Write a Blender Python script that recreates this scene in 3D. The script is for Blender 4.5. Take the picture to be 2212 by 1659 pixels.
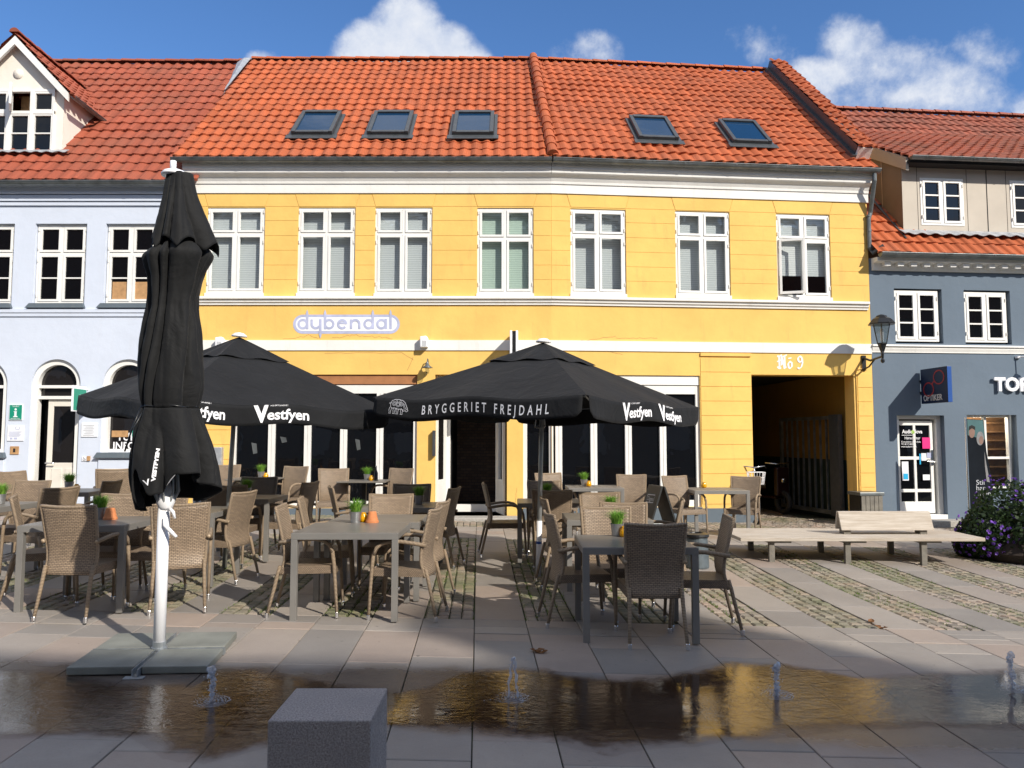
import bpy, bmesh, math, random
from math import sin, cos, pi, radians, tan, sqrt, atan2, floor
from mathutils import Vector, Matrix, noise
random.seed(7)
for o in list(bpy.data.objects): bpy.data.objects.remove(o)
S = bpy.context.scene
COL = S.collection

# ------------------------------------------------------------ camera
FPX = 1680.0; TH = radians(4.1); EYE = 1.55
cam = bpy.data.cameras.new('camera'); cam_o = bpy.data.objects.new('camera', cam); COL.objects.link(cam_o)
cam.sensor_width = 36; cam.lens = 36*FPX/2212; cam.clip_end = 2000
cam_o.location = (0, 0, EYE); cam_o.rotation_euler = (pi/2+TH, 0, 0)
S.camera = cam_o
# ------------------------------------------------------------ light
SUN_AZ = 42; SUN_EL = 34; SUN_W = 4.9; SKY_W = 0.10
sd = Vector((sin(radians(SUN_AZ))*cos(radians(SUN_EL)), -cos(radians(SUN_AZ))*cos(radians(SUN_EL)), sin(radians(SUN_EL))))
sl = bpy.data.lights.new('sun', 'SUN'); sl.energy = SUN_W; sl.angle = radians(0.8); sl.color = (1, .93, .82)
so = bpy.data.objects.new('sun', sl); COL.objects.link(so); so.rotation_euler = sd.to_track_quat('Z', 'Y').to_euler(); so.location = (10, -10, 20)
S.view_settings.view_transform = 'Standard'; S.view_settings.look = 'None'; S.view_settings.exposure = 0.20; S.view_settings.gamma = 1
S.cycles.max_bounces = 8; S.cycles.transparent_max_bounces = 12

def ray(px, py):
    u = (px-1106)/FPX; v = (829.5-py)/FPX
    return Vector((u, cos(TH)-v*sin(TH), sin(TH)+v*cos(TH)))
def P(px, py, Y):
    r = ray(px, py); k = Y/r.y
    return Vector((r.x*k, Y, EYE+r.z*k))

# world
W = bpy.data.worlds.new('World'); S.world = W; W.use_nodes = True
nt = W.node_tree; N = nt.nodes; Lk = nt.links
bg = N['Background']
sky = N.new('ShaderNodeTexSky'); sky.sky_type = 'NISHITA'; sky.sun_disc = False
sky.sun_elevation = radians(SUN_EL); sky.sun_rotation = atan2(sd.x, sd.y); sky.air_density = 1.0; sky.dust_density = 0.3; sky.ozone_density = 2.5
tint = N.new('ShaderNodeMix'); tint.data_type = 'RGBA'; tint.blend_type = 'MULTIPLY'; tint.inputs[0].default_value = 1; tint.inputs[7].default_value = (.76, 1.08, 1.44, 1)
Lk.new(sky.outputs[0], tint.inputs[6])
def wm(op, a, b=None, c=None, clamp=False):
    n = N.new('ShaderNodeMath'); n.operation = op; n.use_clamp = clamp
    for i, x in enumerate((a, b, c)):
        if x is None: continue
        if isinstance(x, (int, float)): n.inputs[i].default_value = x
        else: Lk.new(x, n.inputs[i])
    return n.outputs[0]
tc = N.new('ShaderNodeTexCoord'); sx = N.new('ShaderNodeSeparateXYZ'); Lk.new(tc.outputs['Generated'], sx.inputs[0])
yy = wm('MAXIMUM', sx.outputs[1], 0.05)
cu = wm('DIVIDE', sx.outputs[0], yy); cw = wm('DIVIDE', sx.outputs[2], yy)
nz = N.new('ShaderNodeTexNoise'); nz.inputs['Scale'].default_value = 9; nz.inputs['Detail'].default_value = 9; nz.inputs['Roughness'].default_value = .6
Lk.new(tc.outputs['Generated'], nz.inputs['Vector'])
nz2 = N.new('ShaderNodeTexNoise'); nz2.inputs['Scale'].default_value = 3.2; nz2.inputs['Detail'].default_value = 4
Lk.new(tc.outputs['Generated'], nz2.inputs['Vector'])
nz3 = N.new('ShaderNodeTexNoise'); nz3.inputs['Scale'].default_value = 30; nz3.inputs['Detail'].default_value = 6; nz3.inputs['Roughness'].default_value = .65
Lk.new(tc.outputs['Generated'], nz3.inputs['Vector'])
field = None
for (px, py, rx, ry, st) in [(800, 105, 75, 60, 1), (878, 62, 74, 80, 1.0), (940, 110, 85, 60, 1), (1000, 130, 66, 38, .9), (880, 135, 160, 50, 1.0),
                             (1270, 108, 70, 66, .56), (1235, 120, 60, 40, .45), (1850, 90, 70, 56, .55), (1920, 150, 120, 64, .52), (2050, 195, 140, 60, .50),
                             (1800, 165, 110, 40, .55), (1640, 102, 60, 42, .33), (2170, 110, 90, 60, .36), (1850, 100, 40, 50, .3), (575, 126, 45, 18, .5), (1990, 210, 220, 50, .62), (2400, 300, 260, 120, .8), (-350, 240, 300, 90, .8)]:
    r = ray(px, py); u0 = r.x/r.y; w0 = r.z/r.y
    r2 = ray(px+rx, py); r3 = ray(px, py-ry); ru = abs(r2.x/r2.y-u0); rw = abs(r3.z/r3.y-w0)
    a = wm('DIVIDE', wm('SUBTRACT', cu, u0), ru); b = wm('DIVIDE', wm('SUBTRACT', cw, w0), rw)
    d = wm('ADD', wm('MULTIPLY', a, a), wm('MULTIPLY', b, b))
    v = wm('MULTIPLY', wm('SUBTRACT', 1.25, wm('MULTIPLY', d, .85)), st)
    field = v if field is None else wm('SMOOTH_MAX', field, v, .25)
field = wm('MAXIMUM', field, -1.0)
field = wm('ADD', field, wm('MULTIPLY', wm('SUBTRACT', nz.outputs[0], .5), 2.3))
field = wm('ADD', field, wm('MULTIPLY', wm('SUBTRACT', nz3.outputs[0], .5), .9))
front = wm('GREATER_THAN', sx.outputs[1], .1)
dens = N.new('ShaderNodeMapRange'); dens.interpolation_type = 'SMOOTHSTEP'
dens.inputs[1].default_value = .1; dens.inputs[2].default_value = 1.05
Lk.new(field, dens.inputs[0])
c1 = wm('MULTIPLY', dens.outputs[0], front)
back = N.new('ShaderNodeMapRange'); back.interpolation_type = 'SMOOTHSTEP'; back.inputs[1].default_value = .34; back.inputs[2].default_value = .56
Lk.new(nz2.outputs[0], back.inputs[0])
upm = N.new('ShaderNodeMapRange'); upm.inputs[1].default_value = .62; upm.inputs[2].default_value = .8; Lk.new(sx.outputs[2], upm.inputs[0])
bkm = N.new('ShaderNodeMapRange'); bkm.inputs[1].default_value = .25; bkm.inputs[2].default_value = .0; Lk.new(sx.outputs[1], bkm.inputs[0])
c2 = wm('MULTIPLY', back.outputs[0], wm('MAXIMUM', upm.outputs[0], bkm.outputs[0]))  # unseen cloud cover behind and overhead, added to whiten and lift the ambient light
cden = wm('MULTIPLY', wm('ADD', c1, c2, clamp=True), .96)
ccol = N.new('ShaderNodeMix'); ccol.data_type = 'RGBA'
shade = N.new('ShaderNodeMapRange'); shade.inputs[1].default_value = .35; shade.inputs[2].default_value = .75; Lk.new(nz3.outputs[0], shade.inputs[0])
Lk.new(shade.outputs[0], ccol.inputs[0])
ccol.inputs[6].default_value = (5.8, 6.4, 7.6, 1); ccol.inputs[7].default_value = (7.8, 8.0, 8.4, 1)
mx = N.new('ShaderNodeMix'); mx.data_type = 'RGBA'
Lk.new(cden, mx.inputs[0]); Lk.new(tint.outputs[2], mx.inputs[6]); Lk.new(ccol.outputs[2], mx.inputs[7])
Lk.new(mx.outputs[2], bg.inputs[0]); bg.inputs[1].default_value = SKY_W

# ------------------------------------------------------------ materials
MATS = {}
class NB:
    def __init__(s, name):
        s.m = bpy.data.materials.new(name); s.m.use_nodes = True; s.n = s.m.node_tree.nodes; s.l = s.m.node_tree.links
        s.p = s.n['Principled BSDF']; s.out = s.n['Material Output']; s.tc = s.n.new('ShaderNodeTexCoord')
    def noise(s, scale, detail=4, rough=.55, vec=None, dist=0):
        n = s.n.new('ShaderNodeTexNoise'); n.inputs['Scale'].default_value = scale; n.inputs['Detail'].default_value = detail
        n.inputs['Roughness'].default_value = rough; n.inputs['Distortion'].default_value = dist
        s.l.new(vec or s.tc.outputs['Object'], n.inputs['Vector']); return n.outputs[0]
    def map(s, v, a, b, c=0, d=1, smooth=False):
        n = s.n.new('ShaderNodeMapRange'); n.inputs[1].default_value = a; n.inputs[2].default_value = b; n.inputs[3].default_value = c; n.inputs[4].default_value = d
        if smooth: n.interpolation_type = 'SMOOTHSTEP'
        s.l.new(v, n.inputs[0]); return n.outputs[0]
    def math(s, op, a, b=None, clamp=False):
        n = s.n.new('ShaderNodeMath'); n.operation = op; n.use_clamp = clamp
        for i, x in enumerate((a, b)):
            if x is None: continue
            if isinstance(x, (int, float)): n.inputs[i].default_value = x
            else: s.l.new(x, n.inputs[i])
        return n.outputs[0]
    def mix(s, f, a, b, mode='MIX'):
        n = s.n.new('ShaderNodeMix'); n.data_type = 'RGBA'; n.blend_type = mode
        for i, x in ((0, f), (6, a), (7, b)):
            if isinstance(x, (int, float)): n.inputs[i].default_value = x
            elif isinstance(x, tuple): n.inputs[i].default_value = (*x[:3], 1)
            else: s.l.new(x, n.inputs[i])
        return n.outputs[2]
    def mapping(s, src, scale=(1, 1, 1), rot=(0, 0, 0)):
        n = s.n.new('ShaderNodeMapping'); n.inputs['Scale'].default_value = scale; n.inputs['Rotation'].default_value = rot
        s.l.new(src, n.inputs[0]); return n.outputs[0]
    def color(s, c):
        if isinstance(c, tuple): s.p.inputs['Base Color'].default_value = (*c[:3], 1)
        else: s.l.new(c, s.p.inputs['Base Color'])
    def bump(s, h, dist=.01, strength=1):
        n = s.n.new('ShaderNodeBump'); n.inputs['Distance'].default_value = dist; n.inputs['Strength'].default_value = strength
        s.l.new(h, n.inputs['Height']); s.l.new(n.outputs[0], s.p.inputs['Normal']); return n
    def set(s, **k):
        for a, b in k.items():
            i = s.p.inputs[a.replace('_', ' ')]
            if isinstance(b, (int, float, tuple)): i.default_value = b
            else: s.l.new(b, i)
def simple(name, col, rough=.6, var=.12, scale=8, bump=0, bscale=60, metal=0, dark=None, spec=None):
    b = NB(name)
    lo = tuple(x*(1-var) for x in col); hi = tuple(min(1, x*(1+var)) for x in col)
    f = b.map(b.noise(scale, 6), .3, .7)
    c = b.mix(f, lo, hi)
    if dark is not None:
        f2 = b.map(b.noise(scale*.35, 8, .7), .58, .74)
        c = b.mix(b.math('MULTIPLY', f2, .6), c, dark)
    b.color(c); b.set(Roughness=rough, Metallic=metal)
    if spec is not None: b.p.inputs['Specular IOR Level'].default_value = spec
    if bump: b.bump(b.noise(bscale, 5, .7), bump)
    MATS[name] = b.m; return b.m
def plaster(name, col, stain=(.4, .3, .2), var=.07, amt=.5):
    b = NB(name)
    c = b.mix(b.map(b.noise(1.1, 6, .6), .3, .7), tuple(x*(1-var) for x in col), tuple(min(1, x*(1+var)) for x in col))
    v = b.mapping(b.tc.outputs['Object'], (2.5, 2.5, .35))
    st = b.map(b.noise(2.2, 8, .72, v), .56, .8)
    c = b.mix(b.math('MULTIPLY', st, amt), c, stain)
    fine = b.map(b.noise(14, 6, .7), .62, .8)
    c = b.mix(b.math('MULTIPLY', fine, .18), c, stain)
    b.color(c); b.set(Roughness=.85); b.p.inputs['Specular IOR Level'].default_value = .25
    h = b.math('ADD', b.math('MULTIPLY', b.noise(5, 5), 1.0), b.math('MULTIPLY', b.noise(70, 4, .7), .18))
    b.bump(h, .006); MATS[name] = b.m; return b.m
plaster('yellow_plaster', (.80, .515, .15), (.48, .31, .12), var=.10, amt=.6)
plaster('white_plaster', (.78, .77, .74), (.42, .38, .33), amt=.4)
plaster('pale_blue_plaster', (.59, .645, .755), (.58, .585, .62), var=.04, amt=.35)
plaster('slate_blue_plaster', (.135, .175, .225), (.18, .205, .235), var=.05, amt=.35)
plaster('cream_plaster', (.80, .74, .66), (.5, .44, .38), amt=.25)
plaster('grey_plinth', (.12, .15, .18), (.22, .22, .21), amt=.5)
plaster('passage_shaded', (.26, .155, .035), (.10, .07, .03), amt=.5)  # yellow wall colour darkened to put the passage's shade into it
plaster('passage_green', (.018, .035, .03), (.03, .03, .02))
simple('white_paint', (.80, .79, .76), .42, .05, 3, .0015, 40, dark=(.55, .52, .47))
simple('bright_white', (.85, .86, .9), .35, .03, 5)
simple('lead_grey', (.42, .44, .47), .5, .25, 9, .006, 25, metal=.4)
simple('zinc', (.17, .185, .19), .42, .3, 5, .002, 30, metal=.6, dark=(.08, .085, .08))
simple('dark_frame', (.055, .06, .065), .4, .2, 9)
simple('black_metal', (.012, .013, .015), .35, .3, 10)
simple('table_metal', (.235, .225, .21), .42, .06, 5, .0006, 90, metal=.25)
simple('tabletop_grey', (.17, .155, .135), .36, .12, 4, .0005, 120, dark=(.10, .09, .08))
simple('tabletop_slats', (.20, .175, .145), .5, .2, 9, .001, 60)
simple('chrome', (.75, .75, .76), .16, .03, 9, metal=1)
simple('pole_white', (.83, .83, .85), .3, .02, 5)
simple('pole_grey', (.42, .44, .44), .35, .05, 5, metal=.5)
simple('galvanised', (.42, .45, .47), .4, .25, 12, metal=.7)
simple('bucket_blue', (.14, .17, .19), .4, .15, 12, metal=.5)
simple('bucket_zinc', (.45, .46, .47), .32, .12, 30, metal=.8)
simple('terracotta', (.55, .20, .075), .8, .12, 20, .001, 80)
simple('concrete', (.20, .205, .18), .6, .25, 3, .003, 60, dark=(.12, .12, .105))
simple('granite_step', (.36, .34, .31), .75, .2, 30, .003, 60)
simple('brown_board', (.36, .155, .06), .7, .15, 5)
simple('grey_wood', (.18, .165, .14), .8, .3, 7, .003, 40)
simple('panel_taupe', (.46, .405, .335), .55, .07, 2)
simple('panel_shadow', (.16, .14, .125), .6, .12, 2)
simple('door_cream', (.72, .68, .61), .5, .06, 4)
simple('sign_green', (.01, .26, .17), .4, .04, 5)
simple('sign_navy', (.006, .015, .05), .35, .05, 5)
simple('sign_navy_side', (.02, .08, .30), .35, .05, 5)
simple('sign_red', (.30, .02, .02), .4, .05, 5)
simple('paper', (.75, .77, .82), .6, .04, 8)
simple('sign_wood', (.45, .26, .12), .5, .2, 12)
simple('mauve_paint', (.43, .46, .64), .8, .18, 6)
simple('number_paint', (.80, .82, .80), .8, .06, 6)
simple('text_white', (.85, .85, .88), .6, .03, 6)
simple('text_silver', (.50, .52, .56), .6, .05, 6)
simple('magenta', (.75, .03, .22), .4, .05, 6)
simple('sky_sticker', (.02, .40, .72), .4, .05, 6)
simple('sign_lime', (.35, .62, .03), .4, .05, 6)
simple('soil', (.03, .02, .015), .9)
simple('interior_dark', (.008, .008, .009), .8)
simple('interior_wood', (.26, .14, .06), .7, .3, 8)
simple('skin_print', (.22, .13, .10), .6, .1, 8)
simple('hair_print', (.20, .20, .21), .6, .2, 12)
simple('banner_dark', (.010, .013, .018), .9, .2, 3, spec=.1)
simple('banner_teal', (.05, .13, .14), .5, .2, 3)
simple('scooter_red', (.014, .002, .002), .35)
simple('tyre', (.012, .012, .012), .8)
simple('stem_green', (.05, .10, .02), .7)
simple('candle_cord', (.9, .9, .9), .5)
simple('chalk', (.5, .5, .5), .9)
simple('board_black', (.015, .017, .018), .5, .3, 12)
simple('curtain', (.55, .56, .52), .9, .1, 5)
simple('far_wall', (.45, .40, .33), .85, .1, 2)
simple('far_roof', (.18, .07, .045), .8, .2, 4)

def leafmat(name, a, b_, rough=.55):
    b = NB(name); oi = b.n.new('ShaderNodeNewGeometry')
    b.color(b.mix(oi.outputs['Random Per Island'], a, b_)); b.set(Roughness=rough)
    b.p.inputs['Specular IOR Level'].default_value = .3
    tr = b.n.new('ShaderNodeBsdfTranslucent'); tr.inputs[0].default_value = (*[x*1.3 for x in b_], 1)
    ms = b.n.new('ShaderNodeMixShader'); ms.inputs[0].default_value = .25
    b.l.new(b.p.outputs[0], ms.inputs[1]); b.l.new(tr.outputs[0], ms.inputs[2]); b.l.new(ms.outputs[0], b.out.inputs[0])
    MATS[name] = b.m
leafmat('grass_blades', (.08, .22, .025), (.26, .46, .07))
leafmat('moss_blades', (.06, .10, .015), (.17, .26, .04))
leafmat('bush_leaf', (.010, .022, .008), (.035, .065, .018))
leafmat('petal_violet', (.07, .025, .26), (.28, .13, .60))
leafmat('dry_leaf', (.16, .06, .03), (.30, .16, .07))

def fabric(name, col, spec=.15):
    b = NB(name)
    c = b.mix(b.map(b.noise(2.5, 6, .6), .3, .7), tuple(x*.85 for x in col), tuple(x*1.25 for x in col))
    sp = b.map(b.noise(180, 2), .72, .76)
    c = b.mix(b.math('MULTIPLY', sp, .12), c, (.12, .12, .12))
    b.color(c); b.set(Roughness=.75); b.p.inputs['Specular IOR Level'].default_value = spec
    b.p.inputs['Sheen Weight'].default_value = .04; b.p.inputs['Sheen Roughness'].default_value = .5
    h = b.math('ADD', b.math('MULTIPLY', b.noise(4, 4, dist=.8), 1), b.math('MULTIPLY', b.noise(400, 2), .02))
    b.bump(h, .03, .6); MATS[name] = b.m
fabric('parasol_cloth', (.0135, .014, .0155), .12); fabric('closed_cloth', (.0105, .0108, .0115), .2)

def glass(name, base, fres=1.45, rough=.015, wav=.004, wscale=1.4):
    b = NB(name); b.color(base); b.set(Roughness=rough); b.p.inputs['IOR'].default_value = fres
    b.bump(b.noise(wscale, 3), wav); MATS[name] = b.m
glass('dark_glass', (.004, .0045, .006)); glass('skylight_glass', (.008, .035, .085), 1.4)
glass('dim_glass', (.014, .012, .012), 1.5)
def clearglass(name, tintc, extra=.0):
    b = NB(name); n = b.n
    tr = n.new('ShaderNodeBsdfTransparent'); tr.inputs[0].default_value = (*tintc, 1)
    gl = n.new('ShaderNodeBsdfGlossy'); gl.inputs['Roughness'].default_value = .01
    lw_ = n.new('ShaderNodeLayerWeight'); lw_.inputs[0].default_value = .5
    bp = n.new('ShaderNodeBump'); bp.inputs['Distance'].default_value = .01; b.l.new(b.noise(1.6, 3), bp.inputs['Height'])
    b.l.new(bp.outputs[0], gl.inputs['Normal'])
    f = b.math('ADD', b.math('MULTIPLY', b.math('POWER', lw_.outputs['Facing'], 5), .95), .045+extra, True)
    ms = n.new('ShaderNodeMixShader'); b.l.new(f, ms.inputs[0]); b.l.new(tr.outputs[0], ms.inputs[1]); b.l.new(gl.outputs[0], ms.inputs[2])
    b.l.new(ms.outputs[0], b.out.inputs[0]); n.remove(b.p); MATS[name] = b.m
clearglass('clear_glass', (.88, .91, .92), .05); clearglass('green_glass', (.80, .90, .84), .04); clearglass('lantern_glass', (.8, .82, .8), .06); clearglass('tumbler_glass', (.85, .87, .9), .1)
b = NB('candle_glass'); b.color((.85, .42, .0)); b.set(Roughness=.12, Emission_Strength=0.0); b.p.inputs['Transmission Weight'].default_value = .35; MATS['candle_glass'] = b.m
# slatted blind
b = NB('blind_slats'); wv = b.n.new('ShaderNodeTexWave'); wv.bands_direction = 'Z'; wv.inputs['Scale'].default_value = 7.5; wv.wave_profile = 'SAW'
b.l.new(b.tc.outputs['Object'], wv.inputs[0]); b.color(b.mix(wv.outputs['Fac'], (.56, .60, .62), (.84, .87, .86))); b.set(Roughness=.6); b.bump(wv.outputs['Fac'], .01); MATS['blind_slats'] = b.m

# roof tile material (UV = tile index)
def tilemat(name, base, old, dark):
    b = NB(name); fl = b.n.new('ShaderNodeVectorMath'); fl.operation = 'FLOOR'; b.l.new(b.tc.outputs['UV'], fl.inputs[0])
    wn = b.n.new('ShaderNodeTexWhiteNoise'); wn.noise_dimensions = '2D'; b.l.new(fl.outputs[0], wn.inputs['Vector'])
    odd = b.map(wn.outputs[0], .93, .94)
    c = b.mix(wn.outputs[0], tuple(x*.84 for x in base), tuple(min(1, x*1.12) for x in base))
    c = b.mix(b.math('MULTIPLY', odd, .35), c, dark)
    c = b.mix(b.math('MULTIPLY', b.map(b.noise(.9, 6, .65), .45, .75), old), c, dark)
    c = b.mix(b.math('MULTIPLY', b.map(b.noise(11, 7, .8), .62, .74), .5), c, (.10, .075, .05))
    c = b.mix(b.math('MULTIPLY', b.map(b.noise(30, 5, .8), .55, .75), .35), c, tuple(x*.55 for x in base))
    b.color(c); b.set(Roughness=.72); b.p.inputs['Specular IOR Level'].default_value = .3; b.bump(b.noise(60, 4, .7), .003); MATS[name] = b.m
tilemat('tile_orange', (.43, .108, .040), .45, (.24, .08, .045))
tilemat('tile_red', (.31, .078, .042), .5, (.17, .07, .045))
tilemat('tile_aged', (.36, .105, .06), .75, (.20, .10, .065))
tilemat('tile_dark', (.34, .10, .06), .9, (.16, .08, .06))
# wicker (UV in metres)
def wicker(name, a, gap, sxx, syy):
    b = NB(name); mp = b.mapping(b.tc.outputs['UV'], (1, 1, 1)); br = b.n.new('ShaderNodeTexBrick'); b.l.new(mp, br.inputs['Vector'])
    br.inputs['Scale'].default_value = 1; br.inputs['Brick Width'].default_value = sxx; br.inputs['Row Height'].default_value = syy; br.inputs['Mortar Size'].default_value = .0022; br.inputs['Mortar Smooth'].default_value = .6
    br.inputs['Color1'].default_value = (*a, 1); br.inputs['Color2'].default_value = (*[x*.72 for x in a], 1); br.inputs['Mortar'].default_value = (*gap, 1)
    oi = b.n.new('ShaderNodeObjectInfo')
    v = b.map(oi.outputs['Random'], 0, 1, .88, 1.12); hs = b.n.new('ShaderNodeHueSaturation'); b.l.new(br.outputs[0], hs.inputs['Color']); b.l.new(v, hs.inputs['Value'])
    c = b.mix(b.math('MULTIPLY', b.map(b.noise(40, 3), .4, .7), .3), hs.outputs[0], tuple(x*.6 for x in a)); b.color(c); b.set(Roughness=.5)
    inv = b.math('SUBTRACT', 1, br.outputs['Fac']); b.bump(inv, .004); MATS[name] = b.m
wicker('wicker', (.39, .29, .20), (.05, .035, .026), .034, .0135)
wicker('wicker_fine', (.37, .275, .19), (.08, .055, .038), .018, .010)
b = NB('wicker_wrap'); sp_ = b.n.new('ShaderNodeSeparateXYZ'); b.l.new(b.tc.outputs['UV'], sp_.inputs[0])
wv2 = b.math('SINE', b.math('MULTIPLY', sp_.outputs[1], 2*pi/.011)); f = b.map(wv2, -1, .2)
b.color(b.mix(f, (.13, .09, .06), (.40, .30, .20))); b.set(Roughness=.5); b.bump(wv2, .002); MATS['wicker_wrap'] = b.m
# speckled granite block
b = NB('granite_block'); vo = b.noise(120, 3, .8); c = b.mix(b.map(vo, .38, .62), (.22, .19, .18), (.56, .51, .49))
c = b.mix(b.map(b.noise(3, 5), .4, .75), c, (.33, .30, .29)); b.color(c); b.set(Roughness=.7); b.bump(b.noise(90, 5, .8), .012); MATS['granite_block'] = b.m
# bench wood
b = NB('bench_wood'); mp = b.mapping(b.tc.outputs['Object'], (1.2, 22, 22)); c = b.mix(b.map(b.noise(2.2, 8, .65, mp), .3, .7), (.36, .30, .235), (.58, .53, .465))
c = b.mix(b.math('MULTIPLY', b.map(b.noise(1.5, 5), .5, .75), .5), c, (.36, .27, .19)); b.color(c); b.set(Roughness=.75); b.bump(b.noise(2.2, 8, .65, mp), .004); MATS['bench_wood'] = b.m
b = NB('brick_inside'); br = b.n.new('ShaderNodeTexBrick'); mp = b.mapping(b.tc.outputs['Object'], (1, 1, 1), (pi/2, 0, 0)); b.l.new(mp, br.inputs['Vector']); br.inputs['Scale'].default_value = 4
br.inputs['Color1'].default_value = (.16, .10, .07, 1); br.inputs['Color2'].default_value = (.10, .06, .045, 1); br.inputs['Mortar'].default_value = (.05, .045, .04, 1); b.color(br.outputs[0]); MATS['brick_inside'] = b.m

# paving: slabs and cobbles, wet near the jets
def wetmask(b):
    pos = b.n.new('ShaderNodeNewGeometry'); sp = b.n.new('ShaderNodeSeparateXYZ'); b.l.new(pos.outputs['Position'], sp.inputs[0])
    n1 = b.noise(.55, 5, .55, pos.outputs['Position']); n2 = b.noise(2.5, 5, .6, pos.outputs['Position'])
    y = b.math('ADD', sp.outputs[1], b.math('ADD', b.math('MULTIPLY', b.math('SUBTRACT', n1, .5), 1.1), b.math('MULTIPLY', b.math('SUBTRACT', n2, .5), .35)))
    w = b.math('MULTIPLY', b.map(y, 4.15, 4.35, 0, 1, True), b.map(y, 5.2, 5.45, 1, 0, True))
    damp = b.math('MULTIPLY', b.map(y, 3.6, 4.3, 0, 1, True), b.map(y, 5.35, 5.85, 1, 0, True))
    return w, damp, pos
def pavemat(name, lo, hi, cob=False):
    b = NB(name); g = b.n.new('ShaderNodeNewGeometry'); rnd = g.outputs['Random Per Island']
    c = b.mix(rnd, lo, hi)
    c = b.mix(b.math('MULTIPLY', b.map(b.math('FRACT', b.math('MULTIPLY', rnd, 7.31)), .55, 1), .6), c, tuple(x*y for x, y in zip(hi, (1.12, .93, .84))))
    v = b.map(b.noise(1.6, 9, .72), .3, .72); c = b.mix(v, b.mix(.22, c, (.07, .06, .055)), c)
    c = b.mix(b.math('MULTIPLY', b.map(b.noise(90, 4, .8), .5, .8), .3), c, tuple(x*.5 for x in lo))
    if not cob: c = b.mix(b.math('MULTIPLY', b.map(b.noise(.8, 7, .7, dist=.6), .56, .76), .35), c, (.46, .43, .40))
    else:
        mo = b.map(b.noise(.8, 6, .7), .42, .62); c = b.mix(b.math('MULTIPLY', mo, .62), c, (.085, .115, .035))
    if not cob: c = b.mix(b.math('MULTIPLY', b.map(b.noise(17, 3, .5), .72, .75), .55), c, (.06, .055, .05))
    w, damp, pos = wetmask(b)
    c = b.mix(b.math('MULTIPLY', damp, .45), c, b.mix(.5, c, (.05, .045, .05)))
    c = b.mix(b.math('MULTIPLY', w, .75), c, (.075, .055, .045)); b.color(c)
    b.set(Roughness=b.math('SUBTRACT', .56, b.math('MULTIPLY', w, .38)))
    b.bump(b.math('ADD', b.math('MULTIPLY', b.noise(60, 5, .75), .5), b.noise(6, 5)), .012 if cob else .004); MATS[name] = b.m
pavemat('slab_stone', (.25, .228, .208), (.36, .318, .278)); pavemat('cobble_stone', (.22, .19, .155), (.40, .33, .27), True)
b = NB('joint_sand'); c = b.mix(b.map(b.noise(2.2, 6), .35, .65), (.045, .04, .033), (.055, .075, .02)); b.color(c); b.set(Roughness=.95); b.bump(b.noise(80, 4), .01); MATS['joint_sand'] = b.m
# thin film of water
b = NB('water_film'); n = b.n; pos = n.new('ShaderNodeNewGeometry')
tr = n.new('ShaderNodeBsdfTransparent'); tr.inputs[0].default_value = (.62, .55, .51, 1)
gl = n.new('ShaderNodeBsdfGlossy'); gl.inputs['Roughness'].default_value = .025; gl.inputs[0].default_value = (1, 1, 1, 1)
lwf = n.new('ShaderNodeLayerWeight'); lwf.inputs[0].default_value = .5
vm = b.mapping(pos.outputs['Position'], (1, 1.6, 1)); rp = b.math('ADD', b.noise(9, 4, .6, vm, 1.2), b.math('MULTIPLY', b.noise(34, 3, .6, vm, .8), .35))
amp = b.map(b.noise(.7, 3, .5, pos.outputs['Position']), .38, .62, .06, 1)
bp = n.new('ShaderNodeBump'); bp.inputs['Distance'].default_value = .0045; b.l.new(b.math('MULTIPLY', rp, amp), bp.inputs['Height']); b.l.new(bp.outputs[0], gl.inputs['Normal']); b.l.new(bp.outputs[0], lwf.inputs['Normal'])
ms = n.new('ShaderNodeMixShader'); uvs = n.new('ShaderNodeSeparateXYZ'); b.l.new(b.tc.outputs['UV'], uvs.inputs[0]); vv = uvs.outputs[1]; ed = b.math('MINIMUM', vv, b.math('SUBTRACT', 1, vv))
cv = b.math('ADD', b.map(ed, 0, .22, 0, .50), b.math('ADD', b.math('MULTIPLY', b.noise(2.6, 7, .75, pos.outputs['Position']), .80), b.math('MULTIPLY', b.noise(22, 4, .7, pos.outputs['Position']), .16)))
cov = b.map(cv, .50, .80, 0, 1, True); b.l.new(b.mix(cov, (.93, .92, .92), (.44, .37, .33)), tr.inputs[0])
b.l.new(b.math('MULTIPLY', cov, b.math('ADD', b.math('MULTIPLY', b.math('POWER', lwf.outputs['Facing'], 4.3), 1.0), .035, True)), ms.inputs[0]); b.l.new(tr.outputs[0], ms.inputs[1]); b.l.new(gl.outputs[0], ms.inputs[2]); b.l.new(ms.outputs[0], b.out.inputs[0]); n.remove(b.p); MATS['water_film'] = b.m
b = NB('water_jet'); n = b.n; tr = n.new('ShaderNodeBsdfTransparent'); gl = n.new('ShaderNodeBsdfGlossy'); gl.inputs['Roughness'].default_value = .03; df = n.new('ShaderNodeBsdfTranslucent'); df.inputs[0].default_value = (.75, .8, .9, 1)
lw = n.new('ShaderNodeLayerWeight'); lw.inputs[0].default_value = .45; ms = n.new('ShaderNodeMixShader'); ms2 = n.new('ShaderNodeMixShader'); ms2.inputs[0].default_value = .35
b.l.new(lw.outputs['Facing'], ms.inputs[0]); b.l.new(tr.outputs[0], ms.inputs[1]); b.l.new(gl.outputs[0], ms.inputs[2]); b.l.new(ms.outputs[0], ms2.inputs[1]); b.l.new(df.outputs[0], ms2.inputs[2]); b.l.new(ms2.outputs[0], b.out.inputs[0])
bp = n.new('ShaderNodeBump'); bp.inputs['Distance'].default_value = .03; b.l.new(b.noise(60, 3), bp.inputs['Height']); b.l.new(bp.outputs[0], gl.inputs['Normal']); n.remove(b.p); MATS['water_jet'] = b.m

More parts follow.
